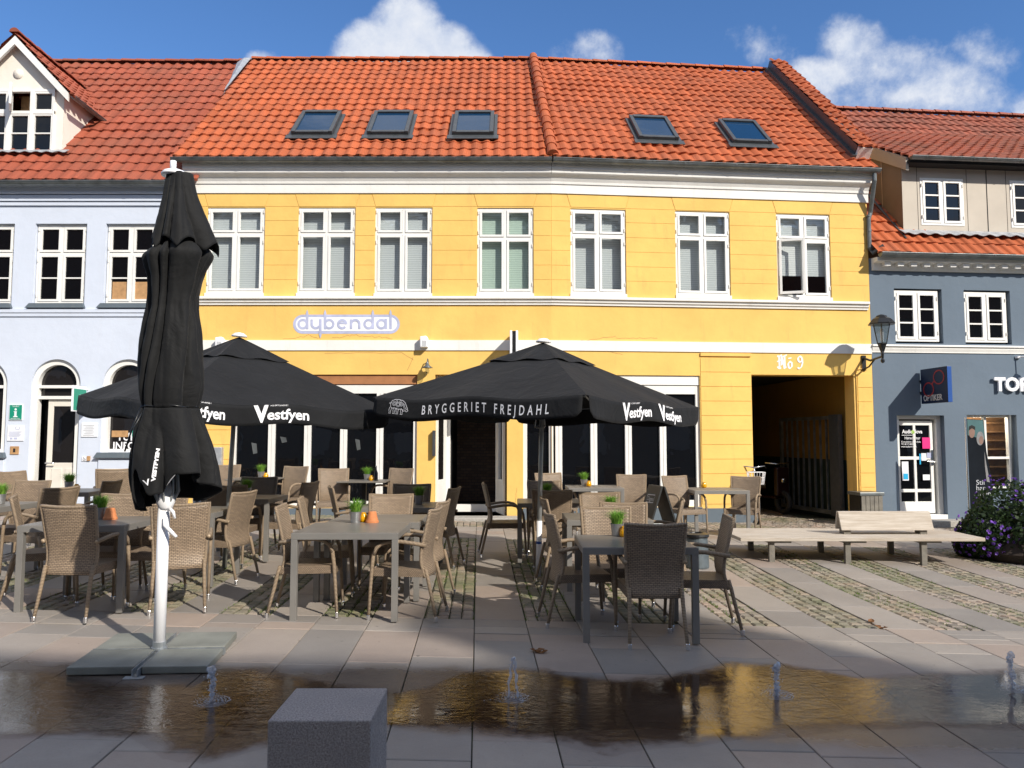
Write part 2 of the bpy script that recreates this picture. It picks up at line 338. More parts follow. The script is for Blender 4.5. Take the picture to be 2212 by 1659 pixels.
# ------------------------------------------------------------ mesh helpers
class TF:                                  # local frame: x along a wall, y into it, z up
    def __init__(s, o=(0, 0, 0), rz=0, mat=None): s.m = mat or (Matrix.Translation(o) @ Matrix.Rotation(rz, 4, 'Z'))
    def __call__(s, p): return s.m @ Vector(p)
ID = TF()
class MB:
    def __init__(s, tf=None): s.v = []; s.f = []; s.uv = []; s.tf = tf or ID
    def add(s, vs, fs, uvs=None):
        o = len(s.v); s.v += [s.tf(p) for p in vs]; s.f += [tuple(i+o for i in f) for f in fs]
        s.uv += uvs if uvs else [(0, 0)]*len(vs); return s
    def box(s, x0, x1, y0, y1, z0, z1):
        vs = [(x, y, z) for z in (z0, z1) for y in (y0, y1) for x in (x0, x1)]
        return s.add(vs, [(0, 2, 3, 1), (4, 5, 7, 6), (0, 1, 5, 4), (2, 6, 7, 3), (0, 4, 6, 2), (1, 3, 7, 5)])
    def quad(s, a, b, c, d, uv=None): return s.add([a, b, c, d], [(0, 1, 2, 3)], uv)
    def poly(s, pts): return s.add(pts, [tuple(range(len(pts)))])
    def prism(s, pts, y0, y1):             # polygon in xz, extruded along y
        n = len(pts); vs = [(x, y0, z) for x, z in pts]+[(x, y1, z) for x, z in pts]
        fs = [tuple(range(n)), tuple(range(2*n-1, n-1, -1))]+[(i, i+n, (i+1) % n+n, (i+1) % n) for i in range(n)]
        return s.add(vs, fs)
    def tube(s, pts, rad, seg=8, cap=True, closed=False):
        pts = [Vector(p) for p in pts]; n = len(pts); rs = rad if isinstance(rad, (list, tuple)) else [rad]*n
        vs = []; uv = []; L = 0; up = None
        for i, p in enumerate(pts):
            if closed: d = (pts[(i+1) % n]-pts[i-1])
            else: d = (pts[min(i+1, n-1)]-pts[max(i-1, 0)])
            d.normalize()
            if up is None: up = Vector((0, 0, 1)) if abs(d.z) < .9 else Vector((1, 0, 0))
            a = d.cross(up).normalized(); b_ = a.cross(d).normalized(); up = b_
            if i: L += (p-pts[i-1]).length
            for k in range(seg):
                t = 2*pi*k/seg; vs.append(p+(a*cos(t)+b_*sin(t))*rs[i]); uv.append((k/seg*2*pi*rs[i], L))
        fs = [(i*seg+k, i*seg+(k+1) % seg, ((i+1) % n)*seg+(k+1) % seg, ((i+1) % n)*seg+k) for i in range(n if closed else n-1) for k in range(seg)]
        if cap and not closed: fs += [tuple(range(seg-1, -1, -1)), tuple(range((n-1)*seg, n*seg))]
        return s.add(vs, fs, uv)
    def lathe(s, prof, c=(0, 0, 0), seg=20, cap=True):   # prof: (r,z)
        vs = []; fs = []; n = len(prof)
        for r, z in prof:
            for k in range(seg): t = 2*pi*k/seg; vs.append((c[0]+r*cos(t), c[1]+r*sin(t), c[2]+z))
        for i in range(n-1):
            for k in range(seg): fs.append((i*seg+k, i*seg+(k+1) % seg, (i+1)*seg+(k+1) % seg, (i+1)*seg+k))
        if cap: fs += [tuple(range(seg-1, -1, -1)), tuple(range((n-1)*seg, n*seg))]
        return s.add(vs, fs)
    def grid(s, fn, nu, nv, close=False, uvf=None):
        vs = [fn(i/(nu), j/nv) for j in range(nv+1) for i in range(nu+1)]
        uv = [uvf(i/nu, j/nv) if uvf else (i/nu, j/nv) for j in range(nv+1) for i in range(nu+1)]
        fs = [(j*(nu+1)+i, j*(nu+1)+i+1, (j+1)*(nu+1)+i+1, (j+1)*(nu+1)+i) for j in range(nv) for i in range(nu)]
        return s.add(vs, fs, uv)
    def build(s, name, mat, parent=None, smooth=False, bevel=0, world=False, thick=0, sub=0):
        me = bpy.data.meshes.new(name)
        off = Vector((0, 0, 0))
        if world and parent is not None:
            p = parent
            while p is not None: off += Vector(p.location); p = p.parent
        me.from_pydata([tuple(Vector(v)-off) for v in s.v], [], s.f)
        uvl = me.uv_layers.new(name='UVMap'); li = [0]*len(me.loops); me.loops.foreach_get('vertex_index', li)
        uvl.data.foreach_set('uv', [c for i in li for c in s.uv[i]])
        me.materials.append(MATS[mat]); 
        if smooth: me.shade_smooth()
        me.update()
        o = bpy.data.objects.new(name, me); COL.objects.link(o)
        if parent is not None: o.parent = parent
        if thick: m = o.modifiers.new('t', 'SOLIDIFY'); m.thickness = thick; m.offset = 0
        if bevel: m = o.modifiers.new('b', 'BEVEL'); m.width = bevel; m.segments = 2; m.limit_method = 'ANGLE'; m.angle_limit = radians(40)
        if sub: m = o.modifiers.new('s', 'SUBSURF'); m.levels = sub; m.render_levels = sub
        return o
def tag(o, label, cat, group=None, kind=None):
    if label: o['label'] = label
    if cat: o['category'] = cat
    if group: o['group'] = group
    if kind: o['kind'] = kind
    return o
def thing(name, label, cat, loc=(0, 0, 0), rz=0, group=None):
    o = bpy.data.objects.new(name, None); COL.objects.link(o); o.location = loc; o.rotation_euler = (0, 0, rz); o.empty_display_size = .1
    return tag(o, label, cat, group)
def kids(o): return [c for c in COL.objects if c.parent == o]
_tree = {}
def tree(o):
    if o.name not in _tree:
        _tree[o.name] = [(c, [g for g in COL.objects if g.parent == c]) for c in COL.objects if c.parent == o]
    return _tree[o.name]
def dup(root, loc, rz, label, group=None, name=None):
    t = tree(root); r = root.copy(); COL.objects.link(r); r.location = loc; r.rotation_euler = (0, 0, rz); r['label'] = label
    if name: r.name = name
    if group: r['group'] = group
    for c, gs in t:
        d = c.copy(); COL.objects.link(d); d.parent = r
        for g in gs: e = g.copy(); COL.objects.link(e); e.parent = d
    return r
TXT = {}
def text_pts(body, size=1, bold=0, shear=0, spacing=1, align='LEFT', xs=1):
    c = bpy.data.curves.new('t', 'FONT'); c.body = body; c.size = size; c.offset = bold; c.shear = shear; c.space_character = spacing; c.align_x = align; c.resolution_u = 3
    o = bpy.data.objects.new('t', c); me = bpy.data.meshes.new_from_object(o)
    vs = [(v.co.x*xs, v.co.y) for v in me.vertices]; fs = [tuple(p.vertices) for p in me.polygons]
    bpy.data.objects.remove(o); bpy.data.curves.remove(c); bpy.data.meshes.remove(me); return vs, fs
def text_on(mb, fn, body, size, **k):       # fn maps (x,y) to a 3D point
    vs, fs = text_pts(body, size, **k); mb.add([fn(x, y) for x, y in vs], fs); return mb
ZO = [0]
def nib(mb, fn, pts, w=.1, ang=40, h=.02):   # broad-nib stroke
    dx = cos(radians(ang))*w/2; dy = sin(radians(ang))*w/2; px_ = -sin(radians(ang))*h/2; py_ = cos(radians(ang))*h/2
    for (x0, y0), (x1, y1) in zip(pts[:-1], pts[1:]):
        cs = []
        for x, y in ((x0, y0), (x1, y1)):
            cs += [(x+dx+px_, y+dy+py_), (x-dx+px_, y-dy+py_), (x-dx-px_, y-dy-py_), (x+dx-px_, y+dy-py_)]
        ZO[0] += .0002; hull = convex(cs); mb.poly([fn(*p) for p in hull])
def convex(pts):
    pts = sorted(set(pts)); lo = []; up = []
    cr = lambda o, a, b: (a[0]-o[0])*(b[1]-o[1])-(a[1]-o[1])*(b[0]-o[0])
    for p in pts:
        while len(lo) > 1 and cr(lo[-2], lo[-1], p) <= 0: lo.pop()
        lo.append(p)
    for p in reversed(pts):
        while len(up) > 1 and cr(up[-2], up[-1], p) <= 0: up.pop()
        up.append(p)
    return lo[:-1]+up[:-1]
def stroke(mb, fn, pts, w, closed=False):
    ZO[0] += .00025
    pts = [Vector(p) for p in pts]; n = len(pts); L = []; R = []
    for i, p in enumerate(pts):
        a = pts[i-1] if (i or closed) else p; b_ = pts[(i+1) % n] if (i < n-1 or closed) else p
        d = (b_-a); d = d.normalized() if d.length else Vector((1, 0)); q = Vector((-d.y, d.x))*w/2; L.append(fn(*(p+q))); R.append(fn(*(p-q)))
    m = n if closed else n-1
    for i in range(m): j = (i+1) % n; mb.add([R[i], R[j], L[j], L[i]], [(0, 1, 2, 3)])
def smooth01(t): t = max(0, min(1, t)); return t*t*(3-2*t)
def gz(x, y): return -.022*max(-12, min(12, x)) + .10*smooth01((y-8)/5) - .004*max(0, 6.3-max(y, -3))
def ground_at(px, py, dz=0):
    z = 0
    for _ in range(12):
        r = ray(px, py); k = (z+dz-EYE)/r.z; x, y = r.x*k, r.y*k; z = gz(x, y)
    return Vector((x, y, z))
#SECTION2
# ------------------------------------------------------------ ground
xs = [-220, -90, -40]+[-16+i*1.0 for i in range(33)]+[40, 90, 220]
ys = [-220, -90, -40, -12, -6, -3]+[-2+i*.5 for i in range(46)]+[24, 30, 60, 220]
g = MB()
for y in ys:
    for x in xs: g.add([(x, y, gz(x, y)-.016)], [])
nx = len(xs); g.f = [(j*nx+i, j*nx+i+1, (j+1)*nx+i+1, (j+1)*nx+i) for j in range(len(ys)-1) for i in range(nx-1)]
tag(g.build('ground', 'joint_sand'), None, None, kind='structure')
CW = .44; X0 = -.32; JT = -.0435
def jx(c, y): return X0+c*CW+JT*(y-6.75)
def blockm(mb, p, ch=.006, drop=.006, dz=0, base=.03):   # p: 4 corners (x,y) ccw
    cx = sum(a for a, b in p)/4; cy = sum(b for a, b in p)/4; vs = []
    for lv in (0, 1, 2):
        for x, y in p:
            d = Vector((cx-x, cy-y)); 
            if lv == 2 and d.length: d = d.normalized()*ch*1.41; x += d.x; y += d.y
            vs.append((x, y, gz(x, y)+dz-(base if lv == 0 else drop if lv == 1 else 0)))
    fs = [(8, 9, 10, 11)]
    for l in (0, 4):
        for i in range(4): j = (i+1) % 4; fs.append((l+i, l+j, l+j+4, l+i+4))
    mb.add(vs, fs)
R = random.Random(3)
sl_m = MB(); co_m = MB()
def slabrow(c, y0, y1, lens):
    y = y0; gp = .0032
    while y < y1-.02:
        L = R.choice(lens); ye = y+L
        if ye > y1-.15: ye = y1
        dz = R.uniform(-.0015, .0015)
        blockm(sl_m, [(jx(c, y)+gp, y+.0022), (jx(c+1, y)-gp, y+.0022), (jx(c+1, ye)-gp, ye-.0022), (jx(c, ye)+gp, ye-.0022)], .005, .004, dz)
        y = ye
def cobbles(c0f, c1f, y0, y1, n, ln=.115):
    for k in range(n):
        y = y0+R.uniform(0, .02)
        while y < y1-.03:
            L = ln*R.uniform(.8, 1.25); ye = min(y+L, y1)
            xa = lambda yy: c0f(yy)+(c1f(yy)-c0f(yy))*k/n; xb = lambda yy: c0f(yy)+(c1f(yy)-c0f(yy))*(k+1)/n
            j = lambda: R.uniform(-.004, .004); gp = .006
            blockm(co_m, [(xa(y)+gp+j(), y+gp+j()), (xb(y)-gp+j(), y+gp+j()), (xb(ye)-gp+j(), ye-gp+j()), (xa(ye)+gp+j(), ye-gp+j())], .014, .010, R.uniform(-.004, .005))
            y = ye
for c in range(-27, 28):
    slabrow(c, 1.0+R.uniform(0, .5), 6.34+.02*(c % 2), [.62, .88, .88, 1.1])
    slabrow(c, 6.36, 6.82, [.15, .22, .46])
    if c % 2 == 0: slabrow(c, 6.83, 11.7, [.62, .9, .9, 1.2])
    else: cobbles(lambda y, c=c: jx(c, y)+.006, lambda y, c=c: jx(c+1, y)-.006, 6.84, 11.68, 4)
    slabrow(c, 11.71, 12.5, [.4, .8]); slabrow(c, 12.51, 13.0, [.5])
    cobbles(lambda y, c=c: jx(c, y), lambda y, c=c: jx(c+1, y), 13.02, 14.42 if c < 7 else 15.9, 4)
for c in range(8, 15): cobbles(lambda y, c=c: jx(c, y), lambda y, c=c: jx(c+1, y), 15.9, 21, 4, .13)
tag(sl_m.build('paving_slabs', 'slab_stone'), None, None, kind='structure')
tag(co_m.build('cobblestones', 'cobble_stone'), None, None, kind='structure')
# grass and moss in the cobble joints
mo = MB(); R = random.Random(11)
for c in range(-21, 24, 2):
    for _ in range(420):
        y = R.uniform(6.85, 11.6); k = R.randint(0, 4); x = jx(c, y)+.006+k*.107+R.gauss(0, .006)
        if R.random() < .2: x = jx(c, y)+R.uniform(0, .43)
        nv = noise.noise(Vector((x*.8, y*.8, 3)))+(.12 if abs(c) < 4 else -.05)
        if nv < R.uniform(-.15, .35): continue
        for b_ in range(5):
            a = R.uniform(0, 6.28); h = R.uniform(.008, .028)*(1.5 if R.random() < .1 else 1); w = .003; bx = x+R.gauss(0, .012); by = y+R.gauss(0, .02); z = gz(bx, by)-.006
            mo.add([(bx-w*cos(a), by-w*sin(a), z), (bx+w*cos(a), by+w*sin(a), z), (bx+R.gauss(0, .012), by+R.gauss(0, .012), z+h)], [(0, 1, 2)])
tag(mo.build('grass', 'moss_blades'), 'green grass and moss growing in the cobblestone joints', 'grass', kind='stuff')
# water on the paving
top = [(-90, 1448), (110, 1446), (200, 1462), (300, 1480), (430, 1478), (478, 1444), (560, 1440), (640, 1462), (760, 1478), (870, 1494), (930, 1480), (1000, 1452), (1100, 1441), (1250, 1453), (1400, 1468), (1480, 1450), (1560, 1428), (1700, 1434), (1850, 1462), (2000, 1452), (2300, 1440)]
bot = [(-90, 1600), (200, 1590), (290, 1600), (350, 1640), (440, 1652), (560, 1622), (700, 1590), (840, 1572), (1040, 1582), (1180, 1608), (1300, 1630), (1400, 1622), (1560, 1608), (1700, 1592), (1850, 1580), (2000, 1572), (2300, 1585)]
tw_ = [ground_at(*p) for p in top]; bw_ = [ground_at(*p) for p in bot]
def yat(L, x):
    for a, b_ in zip(L[:-1], L[1:]):
        if a.x <= x <= b_.x: return a.y+(b_.y-a.y)*(x-a.x)/(b_.x-a.x)
    return L[0].y if x < L[0].x else L[-1].y
wmb = MB()
def wf(u, v):
    x = -3.7+u*7.6; nn = noise.noise(Vector((x*3, v, 0)))*.05+noise.noise(Vector((x*11, v*2, 5)))*.03
    a = yat(bw_, x)+(nn if v == 0 else 0); b_ = yat(tw_, x)+(nn if v == 1 else 0); y = a+(b_-a)*v; return (x, y, gz(x, y)+.004)
wmb.grid(wf, 500, 10); tag(wmb.build('water', 'water_film', smooth=True), None, None, kind='structure')

# ------------------------------------------------------------ wall frames
AL = radians(5.4); BX = .735; YF = 14.4
TL = TF((0, YF, 0)); TR = TF((BX, YF, 0), AL)
def lp(px, py, off=0): p = P(px, py, YF+off); return p.x, p.z
def rp(px, py, off=0):
    r = ray(px, py); n = Vector((-sin(AL), cos(AL), 0)); B = Vector((BX, YF, 0))+n*off
    k = (B-Vector((0, 0, EYE))).dot(n)/r.dot(n); p = Vector((0, 0, EYE))+r*k
    q = p-B; return q.x*cos(AL)+q.y*sin(AL), p.z
def wall(mb, x0, x1, z0, z1, ops, dep=.16, y=0):
    X = sorted(set([x0, x1]+[v for o in ops for v in o[:2]])); Z = sorted(set([z0, z1]+[v for o in ops for v in o[2:4]]))
    for a, b_ in zip(X[:-1], X[1:]):
        for c, d in zip(Z[:-1], Z[1:]):
            mx_, mz = (a+b_)/2, (c+d)/2
            if not (x0 <= mx_ <= x1 and z0 <= mz <= z1): continue
            if any(o[0] < mx_ < o[1] and o[2] < mz < o[3] for o in ops): continue
            mb.quad((a, y, c), (b_, y, c), (b_, y, d), (a, y, d))
    for o in ops:
        a, b_, c, d = o[:4]; D = o[4] if len(o) > 4 else dep
        mb.quad((a, y, c), (a, y, d), (a, y+D, d), (a, y+D, c)); mb.quad((b_, y, d), (b_, y, c), (b_, y+D, c), (b_, y+D, d))
        mb.quad((a, y, d), (b_, y, d), (b_, y+D, d), (a, y+D, d)); mb.quad((b_, y, c), (a, y, c), (a, y+D, c), (b_, y+D, c))
def window(root, tf, x0, x1, z0, z1, rows=((0, .7, 0), (.7, 1, 0)), rec=.05, of=.045, mt=.05, st=.045, tt=.045, bar=.026, cols=2, paint='white_paint', pane='dark_glass', blind=False, opensash=False, name='window', hinges=True):
    m = MB(tf); y0 = rec; y1 = rec+.07; H = z1-z0
    m.box(x0, x0+of, y0, y1, z0, z1); m.box(x1-of, x1, y0, y1, z0, z1); m.box(x0+of, x1-of, y0, y1, z1-of, z1); m.box(x0+of, x1-of, y0, y1, z0, z0+of)
    iw = x1-x0-2*of; cw = (iw-mt*(cols-1))/cols
    for c in range(1, cols): xx = x0+of+c*cw+(c-1)*mt; m.box(xx, xx+mt, y0+.002, y1, z0+of, z1-of)
    zi = z0+of; hi = H-2*of; ps = MB(tf)
    for r, (a, b_, nb) in enumerate(rows):
        za = zi+a*hi+(tt/2 if a > 0 else 0); zb = zi+b_*hi-(tt/2 if b_ < 1 else 0)
        for c in range(cols):
            xa = x0+of+c*(cw+mt); xb = xa+cw
            if b_ < 1 and c == 0: m.box(x0+of, x1-of, y0+.004, y1, zb, zb+tt)
            if opensash and r == 0 and c == 0: continue
            ys0 = y0-.012; ys1 = y0+.04; gp = .003
            m.box(xa+gp, xa+st, ys0, ys1, za+gp, zb-gp); m.box(xb-st, xb-gp, ys0, ys1, za+gp, zb-gp); m.box(xa+st, xb-st, ys0, ys1, zb-st, zb-gp); m.box(xa+st, xb-st, ys0, ys1, za+gp, za+st)
            ps.quad((xa+st, y0+.02, za+st), (xb-st, y0+.02, za+st), (xb-st, y0+.02, zb-st), (xa+st, y0+.02, zb-st))
            for k in range(nb): zk = za+st+(zb-za-2*st)*(k+1)/(nb+1); m.box(xa+st, xb-st, ys0+.006, ys1, zk-bar/2, zk+bar/2)
            if hinges:
                hx = x0+of*.55 if c == 0 else x1-of*.55
                if c in (0, cols-1):
                    for zz in (za+.1*(zb-za), za+.84*(zb-za)): m.box(hx-.008, hx+.008, ys0-.012, y0, zz, zz+.07)
    w = m.build(name, paint, root, world=True, bevel=.003)
    ps.build('pane', pane, w, world=True)
    if blind:
        bm_ = MB(tf); zq = z0+of+blind*H; by = y1+.03+.10*((x0*7.3) % 1); bm_.quad((x0+of, by, zq), (x1-of, by, zq), (x1-of, by, z1-of), (x0+of, by, z1-of)); bm_.build('blind', 'blind_slats', w, world=True)
    return w
def profile_run(mb, prof, x0, x1, x1f=None):  # prof (y,z) points, extruded in x
    n = len(prof)
    for (ya, za), (yb, zb) in zip(prof[:-1], prof[1:]): mb.quad((x0, ya, za), (x1, ya, za), (x1, yb, zb), (x0, yb, zb))
    mb.poly([(x0, y, z) for y, z in prof]); mb.poly([(x1, y, z) for y, z in reversed(prof)])
def tiles(name, parent, mat, O, A, B, W_, L_, tw, rh, amp=.032, step=.028, flip=1, keep=None):
    O, A, B = Vector(O), Vector(A).normalized(), Vector(B).normalized(); Nn = A.cross(B).normalized()
    if Nn.z < 0: Nn = -Nn
    mb = MB(); nt_ = int(round(W_/tw)); tw = W_/nt_; nr = int(round(L_/rh)); rh = L_/nr; seg = 7
    us = [i/seg for i in range(nt_*seg+1)]
    def prof(u): t = (u*flip) % 1; return amp*(.5+.5*cos(2*pi*(t-.28)))**1.5 - .012*(1 if .5 < t < .95 else 0)
    pr = [prof(u) for u in us]
    for r in range(nr):
        b0 = r*rh; b1 = b0+rh*1.02; n = len(us); vs = []; uv = []
        jt = [random.uniform(-.008, .008) for _ in range(nt_+1)]; kt = [random.gauss(0, .004) for _ in range(nt_+1)]
        for k, u in enumerate(us):
            a = u*tw; q = pr[k]; t = (u*flip) % 1; be = b0-.03*cos(2*pi*(t-.28))*1-.0+jt[int(u) if u < nt_ else nt_]; 
            sg_ = .030*noise.noise(Vector((a*.45, b0*.6, nt_)))+.010*noise.noise(Vector((a*1.7, b0*2, 3))); kk = kt[int(u) if u < nt_ else nt_]; q += sg_
            vs += [O+A*a+B*be+Nn*(q-.02), O+A*a+B*be+Nn*(q+step+kk), O+A*a+B*b1+Nn*q]; uv += [(u, r+.5)]*2+[(u, r+.5)]
        fs = []
        for k in range(n-1):
            if keep and not keep((us[k]+.07)*tw, b0+rh/2): continue
            i = k*3; fs += [(i, i+3, i+4, i+1), (i+1, i+4, i+5, i+2)]
        # keep uv constant over a tile
        uv = [(floor(min(u_, nt_-.001))+.5, v_) for u_, v_ in uv]
        mb.add(vs, fs, uv)
    return mb.build(name, mat, parent, smooth=False, world=True)
def ridge_row(name, parent, mat, p0, p1, rad=.1, ln=.36, ov=.02):
    mb = MB(); p0, p1 = Vector(p0), Vector(p1); d = p1-p0; n = max(1, int(round(d.length/ln))); side = d.cross(Vector((0, 0, 1))).normalized(); up = side.cross(d).normalized()
    for i in range(n):
        a = p0+d*i/n; b_ = p0+d*(i+1.06)/n; vs = []; uv = []
        jz = random.uniform(-.006, .006)
        for q, r_ in ((a, rad*1.12), (b_, rad*.9)):
            for k in range(9): t = pi*k/8; vs.append(q+side*cos(t)*r_+up*(sin(t)*r_*.9+jz)); uv.append((i+.5, 77.5))
        mb.add(vs, [(k, k+1, k+10, k+9) for k in range(8)]+[tuple(range(9))], uv)
    return mb.build(name, mat, parent, world=True)
def gutter(name, parent, tf, x0, x1, y, z, r=.075, cl=1.0, off=0):
    mb = MB(tf); seg = 10
    def fn(u, v): t = pi+pi*u; return (x0+(x1-x0)*v, y+r*cos(t), z+r*sin(t))
    mb.grid(fn, seg, 1)
    def fn2(u, v): t = pi+pi*u; return (x0+(x1-x0)*v, y+(r-.008)*cos(t), z+(r-.008)*sin(t))
    mb.grid(fn2, seg, 1)
    mb.tube([(x0, y-r, z), (x1, y-r, z)], .012, 8)
    for e in (x0, x1): mb.poly([(e, y+r*cos(pi+pi*k/8), z+r*sin(pi+pi*k/8)) for k in range(9)])
    n = int((x1-x0)/cl)
    for i in range(n+1):
        xx = x0+.3+i*cl+off
        if xx > x1-.05: continue
        mb.grid(lambda u, v: (xx-.012+.024*v, y+(r+.006)*cos(pi+pi*u), z+(r+.006)*sin(pi+pi*u)), seg, 1)
    return mb.build(name, 'zinc', parent, world=True, smooth=False)

# ------------------------------------------------------------ yellow house
XL = lp(398, 600)[0]; SR = rp(1880.5, 700)[0]
yh = thing('yellow_house', 'yellow plastered house with orange tiled roof, five skylights and a gateway numbered 9', 'house', (0, YF, 0))
zb0 = -.3; ztop = 6.62
opsL = []; opsR = []; wins = []
for (a, b_, t, bt, rt, side) in [(449, 573, 448, 633, .295, 0), (645, 768, 448, 633, .295, 0), (811, 934, 448, 634, .295, 0), (1031, 1152, 449, 634, .345, 0),
                                 (1232, 1351, 450, 634.5, .295, 1), (1458, 1575, 455, 638, .295, 1), (1676, 1791, 461, 642, .295, 1)]:
    f = rp if side else lp; xa, zt = f(a, t); xb, _ = f(b_, t); zb_ = f((a+b_)/2, bt+5)[1]; zw = f((a+b_)/2, bt)[1]
    (opsR if side else opsL).append((xa, xb, zb_, zt, .12)); wins.append((side, xa, xb, zw, zt, rt, zb_))
zlint = lp(800, 809)[1]; zsill = .30
bl0, bl1 = lp(500, 900)[0], lp(901, 900)[0]; opsL.append((bl0, bl1, zsill, zlint, .2))
de0, de1 = lp(939, 950)[0], lp(1095, 950)[0]; opsL.append((de0, de1, .16, zlint, 1.0))
br0 = lp(1130, 950)[0]; opsL.append((br0, BX, zsill, zlint, .2))
br1 = rp(1514, 950)[0]; opsR.append((0, br1, zsill, zlint, .2))
ga0, ga1 = rp(1627, 1000)[0], rp(1850, 1000)[0]; zga = rp(1740, 810)[1]; opsR.append((ga0, ga1, zb0, zga, .35))
wl = MB(TL); wall(wl, XL, BX, zb0, ztop, opsL); wl.tf = TR; wall(wl, 0, SR, zb0, ztop, opsR)
wl.tf = TL; wl.quad((XL, 0, zb0), (XL, 7, zb0), (XL, 7, ztop), (XL, 0, ztop)); wl.poly([(XL+.01, 0, ztop), (XL+.01, 8, ztop), (XL+.01, 4.1, 10.5)])
wl.tf = TR; wl.quad((SR, 0, zb0), (SR, 7, zb0), (SR, 7, ztop), (SR, 0, ztop)); wl.poly([(SR, 0, ztop), (SR, 8, ztop), (SR, 4.1, 10.6)])
wallo = wl.build('wall', 'yellow_plaster', yh, world=True)
# rustication blocks between the upper windows and on the ground floor piers
bk = MB(); PR = .006
zr = [lp(1000, 640)[1]]+[lp(1000, y)[1] for y in (604.5, 573, 541, 509.5, 477, 446.5)]; ztf = lp(1000, 418)[1]-.01
def col(tf, a, b_, sl=0, sr=0):
    bk.tf = tf
    for c, d in zip(zr[:-1], zr[1:]): bk.box(a+.003, b_-.003, -PR, .001, c+.004, d-.004)
    bk.prism([(a+.003, zr[-1]+.004), (b_-.003, zr[-1]+.004), (b_+sr-.004, ztf), (a-sl+.004, ztf)], -PR, .001)
WL = [w for w in wins if w[0] == 0]; WR = [w for w in wins if w[0] == 1]; kd = .07
col(TL, XL, WL[0][1], 0, -kd)
for a, b_ in zip(WL[:-1], WL[1:]): col(TL, a[2], b_[1], -kd, -kd)
col(TL, WL[-1][2], BX-.002, -kd, 0); col(TR, .002, WR[0][1], 0, -kd)
for a, b_ in zip(WR[:-1], WR[1:]): col(TR, a[2], b_[1], -kd, -kd)
col(TR, WR[-1][2], SR-.02, -kd, 0)
for lst, tf in ((WL, TL), (WR, TR)):
    for w in lst: bk.tf = tf; bk.prism([(w[1]+.006, zr[-1]+.004), (w[2]-.006, zr[-1]+.004), (w[2]+kd-.006, ztf), (w[1]-kd+.006, ztf)], -PR-.002, .001)
zg = [lp(1100, y)[1] for y in (1092, 1057, 1025, 993, 961, 929, 897, 865, 833, 801, 769)]
def pier(tf, a, b_, zs):
    bk.tf = tf
    for c, d in zip(zs[:-1], zs[1:]): bk.box(a+.003, b_-.003, -PR-.004, .001, c+.005, d-.005)
pier(TR, br1+.012, ga0-.004, zg); pier(TR, ga1+.07, SR-.01, zg[:-1]); pier(TL, XL, bl0-.01, zg[:-2])
bk.tf = TR; bk.box(br1+.012, ga0-.004, -.03, .001, lp(1100, 766)[1], lp(1100, 759)[1])
bk.build('plaster_blocks', 'yellow_plaster', wallo, world=True, bevel=.003)
R = random.Random(21); ck = MB(TL)
def crack(px0, py0, px1, py1, amp, n, w=.006, f=lp):
    pts = [f(px0+(px1-px0)*i/n+R.uniform(-1, 1), py0+(py1-py0)*i/n+R.uniform(-amp, amp)) for i in range(n+1)]
    stroke(ck, lambda x, y: (x, -.0015, y), pts, w)
crack(612, 732, 640, 731, .4, 5); crack(640, 731, 668, 724, 2, 6); crack(668, 724, 688, 731, 1, 4); crack(718, 731, 760, 724, 2, 9); crack(760, 724, 848, 730, 2.5, 16); crack(700, 763, 870, 762, .8, 14); crack(868, 762, 893, 778, 1, 4); crack(1116, 1056, 1112, 1096, 2.5, 8, .005); crack(880, 800, 893, 772, 1, 4)
ck.tf = TR; crack(1250, 737, 1330, 727, 1.5, 12, f=rp); crack(1330, 730, 1420, 731, 1.2, 12, f=rp); crack(1318, 760, 1345, 766, 1, 5, f=rp); ck.build('plaster_crack', 'brown_board', wallo, world=True)
# bands, sill moulding, cornice
bd = MB(TL); z1_, z2_ = lp(1100, 757)[1], lp(1100, 735)[1]; sm0, sm1 = lp(1000, 659)[1], lp(1000, 641)[1]
for tf, a, b_, e in ((TL, XL, BX, 0), (TR, -.004, SR, -.05)):
    bd.tf = tf; bd.box(a, b_, -.022, .004, z1_, z2_)
    h = sm1-sm0; profile_run(bd, [(0, sm1+.012), (-.085, sm1-.004), (-.095, sm1-.02), (-.095, sm1-.05), (-.06, sm1-.062), (-.055, sm0+.05), (-.03, sm0+.03), (-.028, sm0), (0, sm0)], a, b_+e)
for w in wins:
    bd.tf = TR if w[0] else TL; bd.box(w[1]-.01, w[2]+.01, -.03, .05, w[6]-.02, w[3]-.003)
bd.build('moulding', 'white_plaster', wallo, world=True)
cn = MB(TL); zc = [lp(1000, y)[1] for y in (418, 399, 386, 379, 373, 357, 352)]
prof = [(-.0, zc[0]), (-.03, zc[0]), (-.03, zc[1]), (-.05, zc[1]+.005), (-.055, zc[1]+.05), (-.09, zc[2]), (-.15, zc[3]-.02), (-.17, zc[3]+.0), (-.175, zc[4]), (-.19, zc[4]+.01), (-.20, zc[5]), (-.20, 6.66), (0, 6.66)]
for tf, a, b_ in ((TL, XL-.02, BX+.0), (TR, -.01, SR+.02)): cn.tf = tf; profile_run(cn, prof, a, b_)
cn.build('cornice', 'white_plaster', yh, world=True)
gutter('gutter', yh, TL, XL-.18, BX+.005, -.28, 6.76); gutter('gutter', yh, TR, .0, SR+.12, -.28, 6.76, off=.2)
